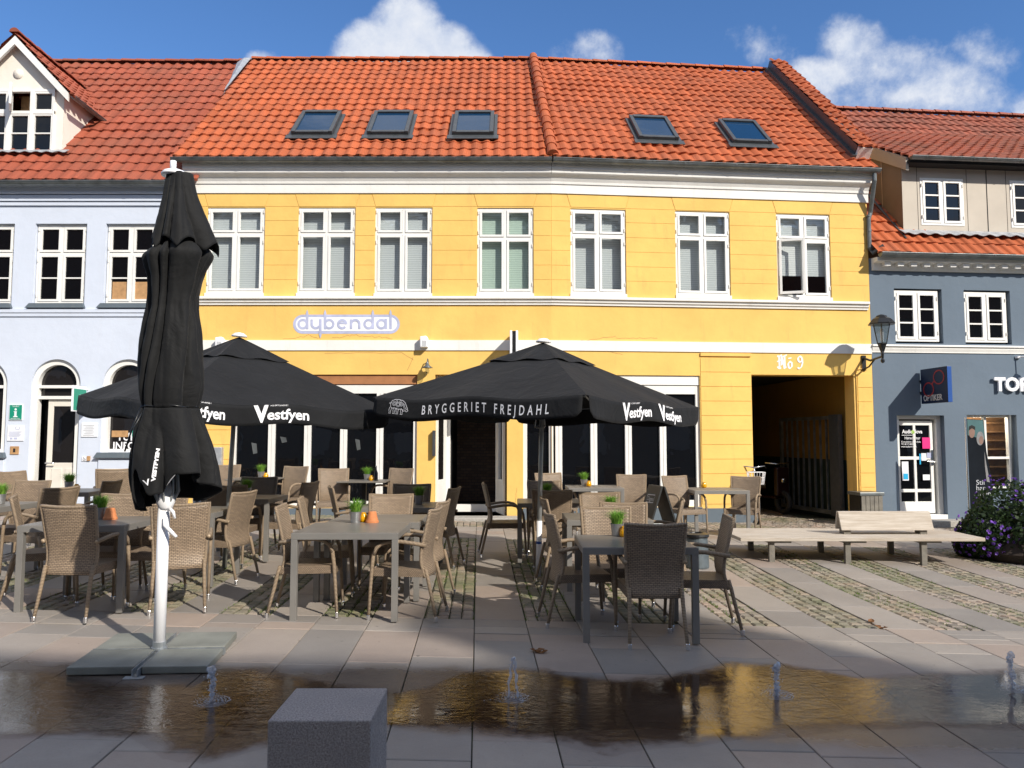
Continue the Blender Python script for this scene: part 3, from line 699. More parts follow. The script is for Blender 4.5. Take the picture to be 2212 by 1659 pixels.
# plinth
for tf, a, b_, y, z in ((TL, XL, bl0-.002, -.035, .27), (TL, bl0, bl1, -.03, zsill-.01), (TL, bl1+.002, de0-.02, -.015, .12), (TL, br0, BX, -.03, zsill-.01), (TR, .002, br1, -.03, zsill-.01), (TR, br1+.002, ga0-.01, -.035, .27)):
    pl = MB(tf); pl.box(a, b_, y, -.0005, zb0, z); pl.build('plinth', 'grey_plinth', wallo, world=True)
for i, w in enumerate(wins):
    rt = 1-w[5]
    window(yh, TR if w[0] else TL, w[1], w[2], w[3], w[4], rows=((0, rt, 0), (rt, 1, 0)), rec=.02, pane='green_glass' if i == 3 else 'clear_glass', blind=(0, .0, .0, .0, .0, .04, .24)[i]+.001, opensash=(i == 6))
# open sash of the last window
w = wins[6]; sx0, sx1, sz0 = w[1]+.045, (w[1]+w[2])/2-.02, w[3]+.05; sz1 = w[3]+(w[4]-w[3])*.69; oa = radians(-20)
tfo = TF(mat=TR.m @ Matrix.Translation((sx0, .005, 0)) @ Matrix.Rotation(oa, 4, 'Z')); m = MB(tfo); sw = sx1-sx0
m.box(0, .045, -.02, .02, sz0, sz1); m.box(sw-.045, sw, -.02, .02, sz0, sz1); m.box(.045, sw-.045, -.02, .02, sz0, sz0+.05); m.box(.045, sw-.045, -.02, .02, sz1-.05, sz1)
osh = m.build('open_sash', 'white_paint', yh, world=True, bevel=.003); m = MB(tfo); m.quad((.045, 0, sz0+.05), (sw-.045, 0, sz0+.05), (sw-.045, 0, sz1-.05), (.045, 0, sz1-.05)); m.build('pane', 'clear_glass', osh, world=True)
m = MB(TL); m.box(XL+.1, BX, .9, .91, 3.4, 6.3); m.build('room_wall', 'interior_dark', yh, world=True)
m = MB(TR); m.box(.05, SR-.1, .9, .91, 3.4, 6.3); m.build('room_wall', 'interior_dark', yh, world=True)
# roof
sl_ang = atan2(10.72-6.80, 18.3-14.15); RL = 5.71
Bv = Vector((0, cos(sl_ang), sin(sl_ang))); Av = Vector((1, 0, 0)); OL = Vector((XL-.17, 14.13, 6.80))
roof = tiles('roof', yh, 'tile_orange', OL, Av, Bv, BX-XL+.18, RL, .213, .335)
Ar = Vector((cos(AL), sin(AL), 0)); nr_ = Vector((-sin(AL), cos(AL), 0)); Br = nr_*cos(sl_ang)+Vector((0, 0, sin(sl_ang)))
OR = Vector((BX, 14.4, 0))+nr_*(-.27)+Vector((0, 0, 6.80))
roof2 = tiles('roof', yh, 'tile_orange', OR, Ar, Br, SR+.1, RL, .213, .335)
rl0 = OL+Bv*RL+Vector((0, .03, .05)); rl1 = OL+Av*(BX-XL-.05)+Bv*RL+Vector((0, .03, .05)); rr0 = rl1; rr1 = OR+Ar*(SR-.25)+Br*RL+Vector((0, .03, .05))
ridge_row('ridge_tiles', roof, 'tile_orange', rl0, rl1, .085); ridge_row('ridge_tiles', roof2, 'tile_orange', rr0, rr1, .085)
ridge_row('hip_tiles', roof, 'tile_orange', OR+Vector((.0, -.0, .05)), rl1+Vector((-.0, -.1, .05)), .10, .33)
m = MB(); m.quad(rl0+Vector((0, 0, -.1)), rr1+Vector((0, 0, -.1)), rr1+Vector((0, 4, -4.1)), rl0+Vector((0, 4, -4.1))); m.build('rear_roof', 'far_roof', yh, world=True)
# solid under the tiles so no light leaks
m = MB(); dn = Vector((0, 0, -.06)); m.quad(OL+dn, OL+Av*(BX-XL+.17)+dn, OL+Av*(BX-XL+.17)+Bv*RL+dn, OL+Bv*RL+dn); m.quad(OR+dn, OR+Ar*(SR)+dn, OR+Ar*SR+Br*RL+dn, OR+Br*RL+dn); m.build('roof_boards', 'interior_dark', yh, world=True)
# raised party wall strip at the right end of the roof
Nr = Ar.cross(Br).normalized(); Nr = Nr if Nr.z > 0 else -Nr
tfp = TF(mat=Matrix(((Ar.x, Br.x, Nr.x, (OR+Ar*SR).x), (Ar.y, Br.y, Nr.y, (OR+Ar*SR).y), (Ar.z, Br.z, Nr.z, (OR+Ar*SR).z), (0, 0, 0, 1))))
m = MB(tfp); m.box(-.22, .12, .45, RL+.05, -.3, .26); pw = m.build('party_wall', 'dark_frame', yh, world=True)
m = MB(tfp); m.box(-.30, -.22, .35, RL, .02, .10); m.build('flashing', 'dark_frame', pw, world=True)
tiles('coping_tiles', pw, 'tile_orange', OR+Ar*(SR-.24)+Br*.38+Nr*.27, Ar, Br, .40, RL-.3, .2, .30, .04, .03)
m = MB(tfp); m.box(-.20, .08, .38, .45, .02, .24); m.build('coping_end', 'white_plaster', pw, world=True)
# skylights
def rhit(O, B, N_, px, py):
    r = ray(px, py); k = (O-Vector((0, 0, EYE))).dot(N_)/r.dot(N_); return Vector((0, 0, EYE))+r*k
NL = Vector((0, -sin(sl_ang), cos(sl_ang)))
for (cx, ct, cb, side) in [(687, 250, 298, 0), (846, 250, 298, 0), (1024, 250, 299, 0), (1409, 259, 311, 1), (1605, 267, 319, 1)]:
    O_, A_, B_, N_ = (OR, Ar, Br, Nr) if side else (OL, Av, Bv, NL)
    pm = rhit(O_, B_, N_, cx, (ct+cb)/2+1); w2 = .40; h2 = .56; b0 = (pm-O_).dot(B_)
    T = TF(mat=Matrix(((A_.x, B_.x, N_.x, pm.x), (A_.y, B_.y, N_.y, pm.y), (A_.z, B_.z, N_.z, pm.z), (0, 0, 0, 1))))
    m = MB(T); z0, z1 = -.02, .145; fr_ = .075
    m.box(-w2, -w2+fr_, -h2, h2, z0, z1); m.box(w2-fr_, w2, -h2, h2, z0, z1); m.box(-w2+fr_, w2-fr_, h2-.11, h2, z0, z1+.012); m.box(-w2+fr_, w2-fr_, -h2, -h2+.09, z0, z1-.01)
    f_ = m.build('skylight', 'dark_frame', yh, world=True, bevel=.008)
    m = MB(T); m.quad((-w2+fr_, -h2+.09, .115), (w2-fr_, -h2+.09, .115), (w2-fr_, h2-.11, .115), (-w2+fr_, h2-.11, .115)); m.build('pane', 'skylight_glass', f_, world=True)
    m = MB(T); m.box(-w2-.10, w2+.10, -h2-.17, -h2-.001, .05, .075); m.box(-w2-.07, -w2-.001, -h2, h2, .03, .07); m.box(w2+.001, w2+.07, -h2, h2, .03, .07); m.build('flashing', 'dark_frame', f_, world=True, bevel=.01)
m = MB(); pa = rl0+Vector((.0, -.05, .02)); pb = OL+Bv*(RL*.62)+NL*.05
m.grid(lambda u, v: pa.lerp(pb, v)+Vector((-.02-(.30*(1-v)+.04)*u, .05*u, -.08*u+.02*sin(v*23)*u+.06*(1-abs(2*u-1)))), 4, 12); m.build('lead_flashing', 'lead_grey', yh, world=True, thick=.01)

# bifold doors
def bifold(tf, x0, x1, muls, zt, brd, z0=zsill, lead=True, trail=True):
    m = MB(tf)
    if lead: m.box(x0, x0+.075, .05, .13, z0, zt)
    if trail: m.box(x1-.075, x1, .05, .13, z0, zt)
    m.box(x0+(.075 if lead else 0), x1-(.075 if trail else 0), .05, .13, zt-.16, zt); m.box(x0+(.075 if lead else 0), x1-(.075 if trail else 0), .05, .13, z0, z0+.12)
    for a in muls: m.box(a-.062, a-.003, .045, .128, z0+.12, zt-.16); m.box(a+.003, a+.062, .045, .128, z0+.12, zt-.16)
    d = m.build('folding_door', 'white_paint', yh, world=True, bevel=.003)
    g_ = MB(tf); g_.quad((x0+.03, .10, z0+.1), (x1-.03, .10, z0+.1), (x1-.03, .10, zt-.1), (x0+.03, .10, zt-.1)); g_.build('pane', 'dark_glass', d, world=True)
    if brd: b2 = MB(tf); b2.box(x0+.003, x1-.003, .03, .16, zt+.012, zlint-.004); b2.build('lintel_board', brd, d, world=True)
    m = MB(tf); m.box(x0, x1, -.02, .14, z0-.03, z0-.002); m.build('sill', 'table_metal', d, world=True)
bifold(TL, bl0, bl1, [lp(x, 950)[0] for x in (584.5, 662.5, 740.5, 819)], lp(800, 831)[1], 'brown_board')
bifold(TL, br0, BX-.01, [], lp(800, 831)[1], 'white_paint', trail=False)
bifold(TR, .0, br1, [rp(x, 950)[0] for x in (1208, 1284, 1359, 1434)], lp(800, 831)[1], 'white_paint', lead=False)
for (a, b_, c, d) in ((543, 956, 556, 981), (605, 943, 620, 957), (767, 948, 779, 973)):
    xa, z1 = lp(a, b_, .09); xb, z0 = lp(c, d, .09); m = MB(TL); m.add([(xa, .088, z1), (xb-.02, .088, z1-.02), (xb, .088, z0+.02), (xa+.04, .088, z0)], [(3, 2, 1, 0)]); m.build('menu_sheet', 'zinc', yh, world=True)
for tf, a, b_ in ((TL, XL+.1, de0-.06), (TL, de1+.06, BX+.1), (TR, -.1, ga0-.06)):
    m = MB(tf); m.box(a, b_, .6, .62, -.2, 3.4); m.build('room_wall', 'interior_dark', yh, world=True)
m = MB(TL); m.box(BX-.05, BX+.03, .045, .12, zsill, lp(800, 831)[1]); m.build('corner_post', 'white_paint', yh, world=True, bevel=.003)
# recessed entrance
dm = MB(TL); dw = .42; D_ = .80; zt = zlint
ex0, ex1 = de0+dw*.42, de1-dw*.42
def slant(mb, xa, ya, xb, yb, z0, z1, t=.05):
    d = Vector((xb-xa, yb-ya)).normalized(); n_ = Vector((-d.y, d.x))*t
    a = [(xa, ya), (xb, yb), (xb+n_.x, yb+n_.y), (xa+n_.x, ya+n_.y)]
    vs = [(x, y, z) for z in (z0, z1) for x, y in a]; mb.add(vs, [(0, 1, 2, 3), (4, 5, 6, 7), (0, 1, 5, 4), (1, 2, 6, 5), (2, 3, 7, 6), (3, 0, 4, 7)])
def lerp2(xa, ya, xb, yb, t): return xa+(xb-xa)*t, ya+(yb-ya)*t
for (xa, xb) in ((de0+.03, ex0), (de1-.03, ex1)):
    ya, yb = .18, D_
    slant(dm, xa, ya, xb, yb, .16, .72, .04)
    for t0, t1 in ((0, .12), (.62, 1)): slant(dm, *lerp2(xa, ya, xb, yb, t0), *lerp2(xa, ya, xb, yb, t1), .72, zt, .05)
    slant(dm, *lerp2(xa, ya, xb, yb, .12), *lerp2(xa, ya, xb, yb, .62), .72, .80, .05); slant(dm, *lerp2(xa, ya, xb, yb, .12), *lerp2(xa, ya, xb, yb, .62), zt-.2, zt, .05)
dm.box(ex0-.05, ex0+.05, D_-.03, D_+.08, .16, zt); dm.box(ex1-.05, ex1+.05, D_-.03, D_+.08, .16, zt); dm.box(ex0, ex1, D_, D_+.08, zt-.25, zt); dm.box(ex0, ex1, D_-.02, D_+.08, .16, .30)
door = dm.build('entrance_door', 'white_paint', yh, world=True, bevel=.003)
gm = MB(TL)
for (xa, xb) in ((de0+.03, ex0), (de1-.03, ex1)):
    a = lerp2(xa, .2, xb, D_, .1); c = lerp2(xa, .2, xb, D_, .65); gm = MB(TL); gm.quad((a[0], a[1]+.02, .75), (c[0], c[1]+.02, .75), (c[0], c[1]+.02, zt-.1), (a[0], a[1]+.02, zt-.1)); gm.build('side_pane', 'dim_glass', door, world=True)
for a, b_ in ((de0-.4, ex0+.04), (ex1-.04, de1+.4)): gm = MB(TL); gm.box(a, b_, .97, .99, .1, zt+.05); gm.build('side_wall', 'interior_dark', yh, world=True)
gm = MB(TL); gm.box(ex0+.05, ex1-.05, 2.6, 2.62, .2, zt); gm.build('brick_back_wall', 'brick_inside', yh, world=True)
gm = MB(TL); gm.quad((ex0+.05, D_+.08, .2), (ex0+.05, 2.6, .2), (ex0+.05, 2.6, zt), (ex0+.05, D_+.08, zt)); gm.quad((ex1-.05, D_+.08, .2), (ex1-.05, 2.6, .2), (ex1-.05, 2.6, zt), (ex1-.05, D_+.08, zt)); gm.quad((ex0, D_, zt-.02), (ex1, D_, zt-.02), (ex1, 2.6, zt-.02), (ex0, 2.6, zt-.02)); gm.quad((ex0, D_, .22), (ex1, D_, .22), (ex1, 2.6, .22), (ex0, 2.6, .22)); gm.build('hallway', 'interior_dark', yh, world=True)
gm = MB(TL); gm.box(de0, de1, -.02, D_, .0, .16); gm.build('threshold', 'grey_plinth', yh, world=True)
gm = MB(TL); gm.box(lp(940, 1110)[0], lp(1118, 1110)[0], -.52, -.03, -.05, .165); tag(gm.build('entrance_step', 'granite_step', bevel=.012), 'long pale granite step in front of the recessed dark entrance', 'step')
gm = MB(TL); gm.box(de0-.035, de0+.02, -.10, .0, 1.25, 1.72); gm.build('menu_box', 'dark_frame', yh, world=True, bevel=.006)
gm = MB(TL); gm.box(de0+.04, de0+.075, .16, .2, 2.0, 2.6); gm.build('red_sticker', 'sign_red', yh, world=True)
# passage
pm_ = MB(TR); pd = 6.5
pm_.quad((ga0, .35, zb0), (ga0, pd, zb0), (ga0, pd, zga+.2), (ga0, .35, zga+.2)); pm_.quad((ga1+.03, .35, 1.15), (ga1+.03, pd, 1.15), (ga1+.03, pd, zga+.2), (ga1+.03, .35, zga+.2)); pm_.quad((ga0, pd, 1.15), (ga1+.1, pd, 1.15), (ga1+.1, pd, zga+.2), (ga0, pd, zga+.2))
psg = pm_.build('passage_wall', 'passage_shaded', yh, world=True)
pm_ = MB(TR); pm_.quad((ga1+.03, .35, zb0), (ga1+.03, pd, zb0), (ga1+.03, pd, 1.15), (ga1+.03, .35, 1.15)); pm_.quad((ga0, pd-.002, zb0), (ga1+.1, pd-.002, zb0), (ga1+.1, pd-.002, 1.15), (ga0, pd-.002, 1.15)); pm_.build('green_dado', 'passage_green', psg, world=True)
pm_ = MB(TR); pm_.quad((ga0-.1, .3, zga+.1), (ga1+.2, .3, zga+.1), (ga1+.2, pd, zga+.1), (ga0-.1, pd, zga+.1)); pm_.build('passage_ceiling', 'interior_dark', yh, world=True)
# downspout, cable
m = MB(TR); dsx = rp(1873, 470)[0]; m.tube([(SR+.02, -.27, 6.72), (SR+.02, -.27, 6.55), (dsx+.04, -.05, 5.98), (dsx, -.05, 5.85), (dsx, -.05, 5.28), (dsx+.05, -.06, 5.18), (rp(1897, 538)[0], -.2, rp(1897, 538)[1]+.02)], .042, 10)
for z in (5.9, 5.6, 5.28): m.lathe([(.048, 0), (.048, .03)], (dsx, -.05, z), 12)
m.build('downspout', 'zinc', yh, world=True, smooth=False)
m = MB(TR); cxx = ga1+.045; m.tube([(cxx, -.015, .35), (cxx, -.015, zga+.1), (cxx+.12, -.015, zga+.13), (cxx+.12, -.015, zga+.22)], .010, 6); m.build('cable', 'yellow_plaster', yh, world=True)
# painted house number
m = MB(TR); ZO[0] = 0; fn9 = lambda x, y: (x, -.0022-ZO[0], y); nx0, nz0 = rp(1680, 798)[0], rp(1680, 797)[1]; k = .265
def q(pts, w=.075, ang=40, h=.02): nib(m, lambda x, y: fn9(nx0+x*k, nz0+y*k), pts, w*1.7, ang, .06)
q([(.0, .15), (.08, .06), (.22, .05)]); q([(.02, .95), (.12, .85), (.14, .12)]); q([(.0, .55), (.2, .62)]); q([(.1, .9), (.28, 1.0), (.45, .35), (.5, .05)]); q([(.3, .95), (.3, .3)]); q([(.5, .05), (.62, .12)]); q([(.52, .95), (.54, .15)]); q([(.44, .92), (.66, 1.0)])
q([(.86, .5), (.78, .35), (.82, .12), (.93, .05)]); q([(.90, .55), (1.06, .45), (1.06, .18), (.93, .05)]); q([(.82, .78), (1.02, .80)], .05)
ring = [(1.68+.15*cos(t*pi/8), .72+.2*sin(t*pi/8)) for t in range(17)]; q(ring); q([(1.84, .72), (1.86, .45), (1.76, .15), (1.6, .04), (1.5, .1)])
m.build('house_number', 'number_paint', yh, world=True); ZO[0] = 0
# painted sign
m = MB(TL); sx0_, sz1_ = lp(633.5, 679.6); sx1_, sz0_ = lp(863.5, 721)
def pill(x0, x1, z0, z1, y):
    r = (z1-z0)/2; zc_ = (z0+z1)/2; pts = [(x1-r+r*cos(t), zc_+r*sin(t)) for t in [(-pi/2+pi*i/14) for i in range(15)]]+[(x0+r+r*cos(t), zc_+r*sin(t)) for t in [(pi/2+pi*i/14) for i in range(15)]]
    m.poly([(x, y, z) for x, z in pts])
pill(sx0_, sx1_, sz0_, sz1_, -.003)
def L2(x, y): a, b_ = lp(604.8+x*.1406, 648+y*.1406); return (a, -.008-ZO[0], b_)
def ringp(cx, cy, rx, ry, a0=0, a1=360, n=24): return [(cx+rx*cos(radians(a0+(a1-a0)*i/n)), cy+ry*sin(radians(a0+(a1-a0)*i/n))) for i in range(n+1)]
LW = 36
for cx in (352, 758, 1363, 1560): stroke(m, L2, ringp(cx, 372, 64, 64)[:-1], LW, True)
for x, a, b_ in ((420, 150, 450), (695, 150, 450), (1428, 150, 445), (1700, 150, 445), (1628, 290, 445), (622, 295, 590)):
    t = (a, b_) if x != 622 else (b_, a); ZO[0] += .00025
    m.poly([L2(x-19, t[1]), L2(x+19, t[1]), L2(x+19, t[0]+(50 if x != 622 else -50)), L2(x+2, t[0]), L2(x-2, t[0]), L2(x-19, t[0]+(50 if x != 622 else -50))]) if x != 1628 else m.poly([L2(x-19, b_), L2(x+19, b_), L2(x+19, a), L2(x-19, a)])
stroke(m, L2, [(490, 300), (490, 370)]+ringp(552, 375, 62, 58, 180, 30, 10), LW); stroke(m, L2, ringp(958, 372, 62, 62, 40, 360, 20), LW); stroke(m, L2, [(900, 355), (1030, 355)], 26)
stroke(m, L2, [(1095, 445), (1095, 300)], LW); stroke(m, L2, ringp(1160, 370, 62, 62, 200, 360, 10)+[(1222, 445)], LW)
sg = m.build('painted_sign', 'mauve_paint', yh, world=True)
m = MB(TL); b_ = .05; pill(sx0_+b_, sx1_-b_, sz0_+b_, sz1_-b_, -.0055); m.build('sign_ground', 'bright_white', sg, world=True)
#SECTION3
# ------------------------------------------------------------ pale blue house (left)
ph = thing('pale_blue_house', 'pale blue house with arched ground floor openings, red tiled roof and white gabled dormer', 'house', (XL, YF, 0))
PX0 = -14.5; PZT = 6.30; UY = lambda y: lp(100, y)[1]; UX = lambda x, y=600: lp(x, y)[0]
pops = []; pw_ = []
for a, b_ in ((-210, -98), (-82, 27), (72, 184), (225, 335)):
    pops.append((UX(a), UX(b_), UY(660), UY(483), .12)); pw_.append(pops[-1])
arch = []
for a, b_, kind in ((-250, -144, 'w'), (-91, 15, 'w'), (67, 173, 'd'), (221, 328, 'w')):
    xa, xb = UX(a, 850), UX(b_, 850); r = (xb-xa)/2; zt = UY(776); zb_ = UY(977) if kind == 'w' else .12
    arch.append((xa, xb, zb_, zt, r, kind)); pops.append((xa, xb, zb_, zt, .18))
m = MB(TL); wall(m, PX0, XL-.004, -.2, PZT, [o for o in pops if True])
AN = 18
for xa, xb, zb_, zt, r, k in arch:
    cx, cz = (xa+xb)/2, zt-r
    for sgn in (-1, 1):
        cs = [(cx+sgn*r*sin(pi/2*i/AN), cz+r*cos(pi/2*i/AN)) for i in range(AN+1)]
        for (x1, z1), (x2, z2) in zip(cs[:-1], cs[1:]):
            m.quad((x1, 0, z1), (x2, 0, z2), (x2, 0, zt), (x1, 0, zt)) if sgn > 0 else m.quad((x1, 0, z1), (x1, 0, zt), (x2, 0, zt), (x2, 0, z2))
            m.quad((x1, 0, z1), (x2, 0, z2), (x2, .18, z2), (x1, .18, z1))
wp = m.build('wall', 'pale_blue_plaster', ph, world=True)
m = MB(TL)
for y0, y1, pr in ((421, 407, .10), (436, 423, .06), (445, 438, .035), (676, 668, .04), (684, 677, .025)): m.box(PX0, XL-.01, -pr, .002, UY(y0), UY(y1))
m.box(PX0, XL-.01, -.12, 0, UY(407), PZT)
m.build('moulding', 'pale_blue_plaster', wp, world=True, bevel=.008)
for x0, x1, z0, z1, d in pw_:
    window(ph, TL, x0+.015, x1-.01, z0+.04, z1-.01, rows=((0, .645, 1), (.645, 1, 0)), rec=.06, pane='dark_glass')
    m = MB(TL); m.prism([(x0-.10, z0-.05), (x1+.03, z0-.05), (x1, z0+.035), (x0-.02, z0+.035)], -.07, .10); m.build('window_sill', 'grey_plinth', ph, world=True)
m = MB(TL); a, b_ = UX(237, 652), UX(314, 652); m.box(a, b_, .079, .0795, UY(652), UY(607)); m.build('paper_blind', 'sign_wood', ph, world=True)
def archring(mb, xa, xb, zb_, zt, t, y0, y1, bottom=True):
    r = (xb-xa)/2; cx, cz = (xa+xb)/2, zt-r
    out = [(xa, zb_)]+[(cx-r*cos(pi*i/28), cz+r*sin(pi*i/28)) for i in range(29)]+[(xb, zb_)]
    r2 = r-t; inn = [(xa+t, zb_)]+[(cx-r2*cos(pi*i/28), cz+r2*sin(pi*i/28)) for i in range(29)]+[(xb-t, zb_)]
    for i in range(len(out)-1):
        (a, b_), (c, d), (e, f), (g_, h) = out[i], out[i+1], inn[i+1], inn[i]
        mb.quad((a, y0, b_), (g_, y0, h), (e, y0, f), (c, y0, d)); mb.quad((g_, y0, h), (g_, y1, h), (e, y1, f), (e, y0, f)); mb.quad((a, y0, b_), (c, y0, d), (c, y1, d), (a, y1, b_))
    return inn
for xa, xb, zb_, zt, r, k in arch:
    m = MB(TL); archring(m, xa, xb, zb_, zt, .10, .05, .17); za, zc_ = UY(838), UY(862)
    m.box(xa+.1, xb-.1, .07, .16, za, za+.055); m.box(xa+.1, xb-.1, .07, .16, zc_, zc_+.06) if k == 'd' else None
    if k == 'w': m.box(xa+.1, xb-.1, .07, .16, zb_, zb_+.06)
    if k == 'w':
        fr_ = m.build('arched_window', 'white_paint', ph, world=True, bevel=.004)
        m = MB(TL); m.quad((xa+.05, .14, zb_), (xb-.05, .14, zb_), (xb-.05, .14, zt-r), (xa+.05, .14, zt-r)); m.poly([(xa+r-(r-.05)*cos(pi*i/20), .14, zt-r+(r-.05)*sin(pi*i/20)) for i in range(21)]); m.build('pane', 'dim_glass', fr_, world=True)
        m = MB(TL); m.prism([(xa-.09, zb_-.10), (xb+.05, zb_-.10), (xb+.02, zb_-.002), (xa-.02, zb_-.002)], -.08, .04); m.build('window_sill', 'grey_plinth', ph, world=True)
        m = MB(TL); m.box(xa-.02, xb+.02, -.03, .0, .18, zb_-.14); pn = m.build('apron_panel', 'pale_blue_plaster', ph, world=True, bevel=.01)
        m = MB(TL); m.box(xa+.10, xb-.06, -.033, -.03, .34, zb_-.30); m.build('inset_panel', 'cream_plaster', pn, world=True)
        if xa > -9 or xb > -9.3:
            m = MB(TL)
            if xa > -8.5:
                text_on(m, lambda x, y: (xa+.23+x, .132, zb_+.22+y), 'TURIST', .20, bold=.004, xs=.95); 
                m2 = lambda x, y: (xa+.16+x, .132, zb_+.05+y); text_on(m, m2, 'INFORMATION', .20, bold=.004, xs=.92)
            else: text_on(m, lambda x, y: (xb-.26+x, .132, UY(905)+y), 'nd', .17, bold=.005)
            m.build('window_lettering', 'text_white', fr_, world=True)
            if xa > -8.5:
                m = MB(TL); m.box(xa+.14, xa+.44, .12, .13, UY(944), UY(930)); m.build('wooden_plaque', 'sign_wood', fr_, world=True)
                m = MB(TL); m.box(xa+.52, xa+.7, .12, .13, UY(943), UY(930)); m.build('green_sticker', 'sign_green', fr_, world=True)
    else:
        fr_ = m.build('arched_door', 'white_paint', ph, world=True, bevel=.004)
        m = MB(TL); m.quad((xa+.05, .15, zc_), (xb-.05, .15, zc_), (xb-.05, .15, zt-r), (xa+.05, .15, zt-r)); m.poly([(xa+r-(r-.05)*cos(pi*i/20), .15, zt-r+(r-.05)*sin(pi*i/20)) for i in range(21)]); m.build('fanlight', 'dim_glass', fr_, world=True)
        lx0, lx1 = UX(93, 950), UX(167, 950); lz0, lz1 = .16, zc_-.01
        m = MB(TL); s_ = .10; zg0 = UY(1000); m.box(lx0, lx0+s_, .12, .17, lz0, lz1); m.box(lx1-.06, lx1, .12, .17, lz0, lz1); m.box(lx0+s_, lx1-.06, .12, .17, lz1-.12, lz1); m.box(lx0+s_, lx1-.06, .12, .17, lz0, zg0)
        mid = (lx0+s_+lx1-.06)/2
        for a, b_ in ((lx0+s_+.01, mid-.03), (mid+.03, lx1-.07)): m.box(a, b_, .108, .12, lz0+.15, zg0-.1)
        m.build('door_leaf', 'door_cream', fr_, world=True, bevel=.006)
        m = MB(TL); m.quad((lx0+s_, .14, zg0), (lx1-.06, .14, zg0), (lx1-.06, .14, lz1-.12), (lx0+s_, .14, lz1-.12)); m.build('door_pane', 'dim_glass', fr_, world=True)
        m = MB(TL); m.box(xa+.1, lx0, .3, .31, .1, zc_); m.build('door_gap', 'interior_dark', fr_, world=True)
        m = MB(TL); m.tube([(lx0+.03, .12, 1.12), (lx0+.03, .05, 1.12), (lx0+.2, .045, 1.12)], .012, 8); m.build('handle', 'chrome', fr_, world=True, smooth=True)
        m = MB(TL); m.box(xa-.1, xb+.1, -.3, .3, -.1, .155); m.build('doorstep', 'granite_step', ph, world=True, bevel=.01)
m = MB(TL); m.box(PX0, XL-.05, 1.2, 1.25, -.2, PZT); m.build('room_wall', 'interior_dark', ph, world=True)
gutter('gutter', ph, TL, PX0, XL-.01, -.24, 6.335, off=.1)
pa_ = atan2(10.70-6.38, 18.35-14.18); PL = sqrt((10.70-6.38)**2+(18.35-14.18)**2); Bp = Vector((0, cos(pa_), sin(pa_))); OP = Vector((PX0, 14.2, 6.38)); NP = Vector((0, -sin(pa_), cos(pa_)))
pr_ = tiles('roof', ph, 'tile_red', OP, Av, Bp, XL-PX0+.28, PL, .245, .345, flip=-1, amp=.034)
ridge_row('ridge_tiles', pr_, 'tile_red', OP+Bp*PL+Vector((0, .02, .05)), OP+Av*(XL-PX0+.2)+Bp*PL+Vector((0, .02, .05)), .085)
m = MB(); m.quad(OP+Vector((0, 0, -.06)), OP+Av*(XL-PX0)+Vector((0, 0, -.06)), OP+Av*(XL-PX0)+Bp*PL+Vector((0, 0, -.06)), OP+Bp*PL+Vector((0, 0, -.06))); m.build('roof_boards', 'interior_dark', ph, world=True)
m = MB(); q0 = OP+Bp*PL; q1 = q0+Av*(XL-PX0); m.quad(q0, q1, q1+Vector((0, 4.3, -4.4)), q0+Vector((0, 4.3, -4.4))); m.build('rear_roof', 'far_roof', ph, world=True)
# gabled dormer
def on_roof(O, N_, x, y): return O.z-(N_.y*(y-O.y))/N_.z if abs(N_.x) < 1e-6 else O.z-(N_.x*(x-O.x)+N_.y*(y-O.y))/N_.z
DY = 15.0; dcx = P(38, 200, DY).x; dxr = P(137, 270, DY).x; hw = dxr-dcx; zdb = on_roof(OP, NP, 0, DY)+.02; zde = P(140, 203, DY).z; zda = P(38, 88, DY).z
m = MB(); ys_eave = OP.y+(zde-OP.z)/tan(pa_); ys_ap = OP.y+(zda-OP.z)/tan(pa_)
gs = (zda-zde)/(hw+.10); ze2 = zda-gs*hw-.02; ye2 = OP.y+(ze2-OP.z)/tan(pa_)
wx0, wx1, wz0, wz1 = P(-32, 300, DY).x, P(117, 300, DY).x, P(60, 335, DY).z, P(60, 194, DY).z
m.add([(dcx-hw, DY, zdb-.1), (dcx+hw, DY, zdb-.1), (dcx+hw, DY, wz0), (dcx-hw, DY, wz0)], [(0, 1, 2, 3)])
m.add([(dcx-hw, DY, wz1), (dcx+hw, DY, wz1), (dcx+hw, DY, ze2), (dcx, DY, zda-.02), (dcx-hw, DY, ze2)], [(0, 1, 2, 3, 4)])
m.box(wx1, dcx+hw-.004, DY, DY+.1, wz0, wz1); m.box(dcx-hw+.004, wx0, DY, DY+.1, wz0, wz1)
for sgn in (-1, 1): m.poly([(dcx+sgn*hw, DY, zdb-.1), (dcx+sgn*hw, DY, ze2), (dcx+sgn*hw, ye2+.1, ze2), (dcx+sgn*hw, DY+.02, zdb-.12)])
dr = m.build('dormer', 'cream_plaster', ph, world=True)
m = MB(); m.lathe([(.10, 0), (.10, .012), (.075, .012), (.07, .02), (.04, .02), (.03, .028), (.001, .03)], (0, 0, 0), 24, False); m.v = [Vector((dcx+v.x, DY-.001-v.z, P(40, 160, DY).z+v.y)) for v in m.v]; m.build('rosette', 'cream_plaster', dr, world=True, smooth=True)
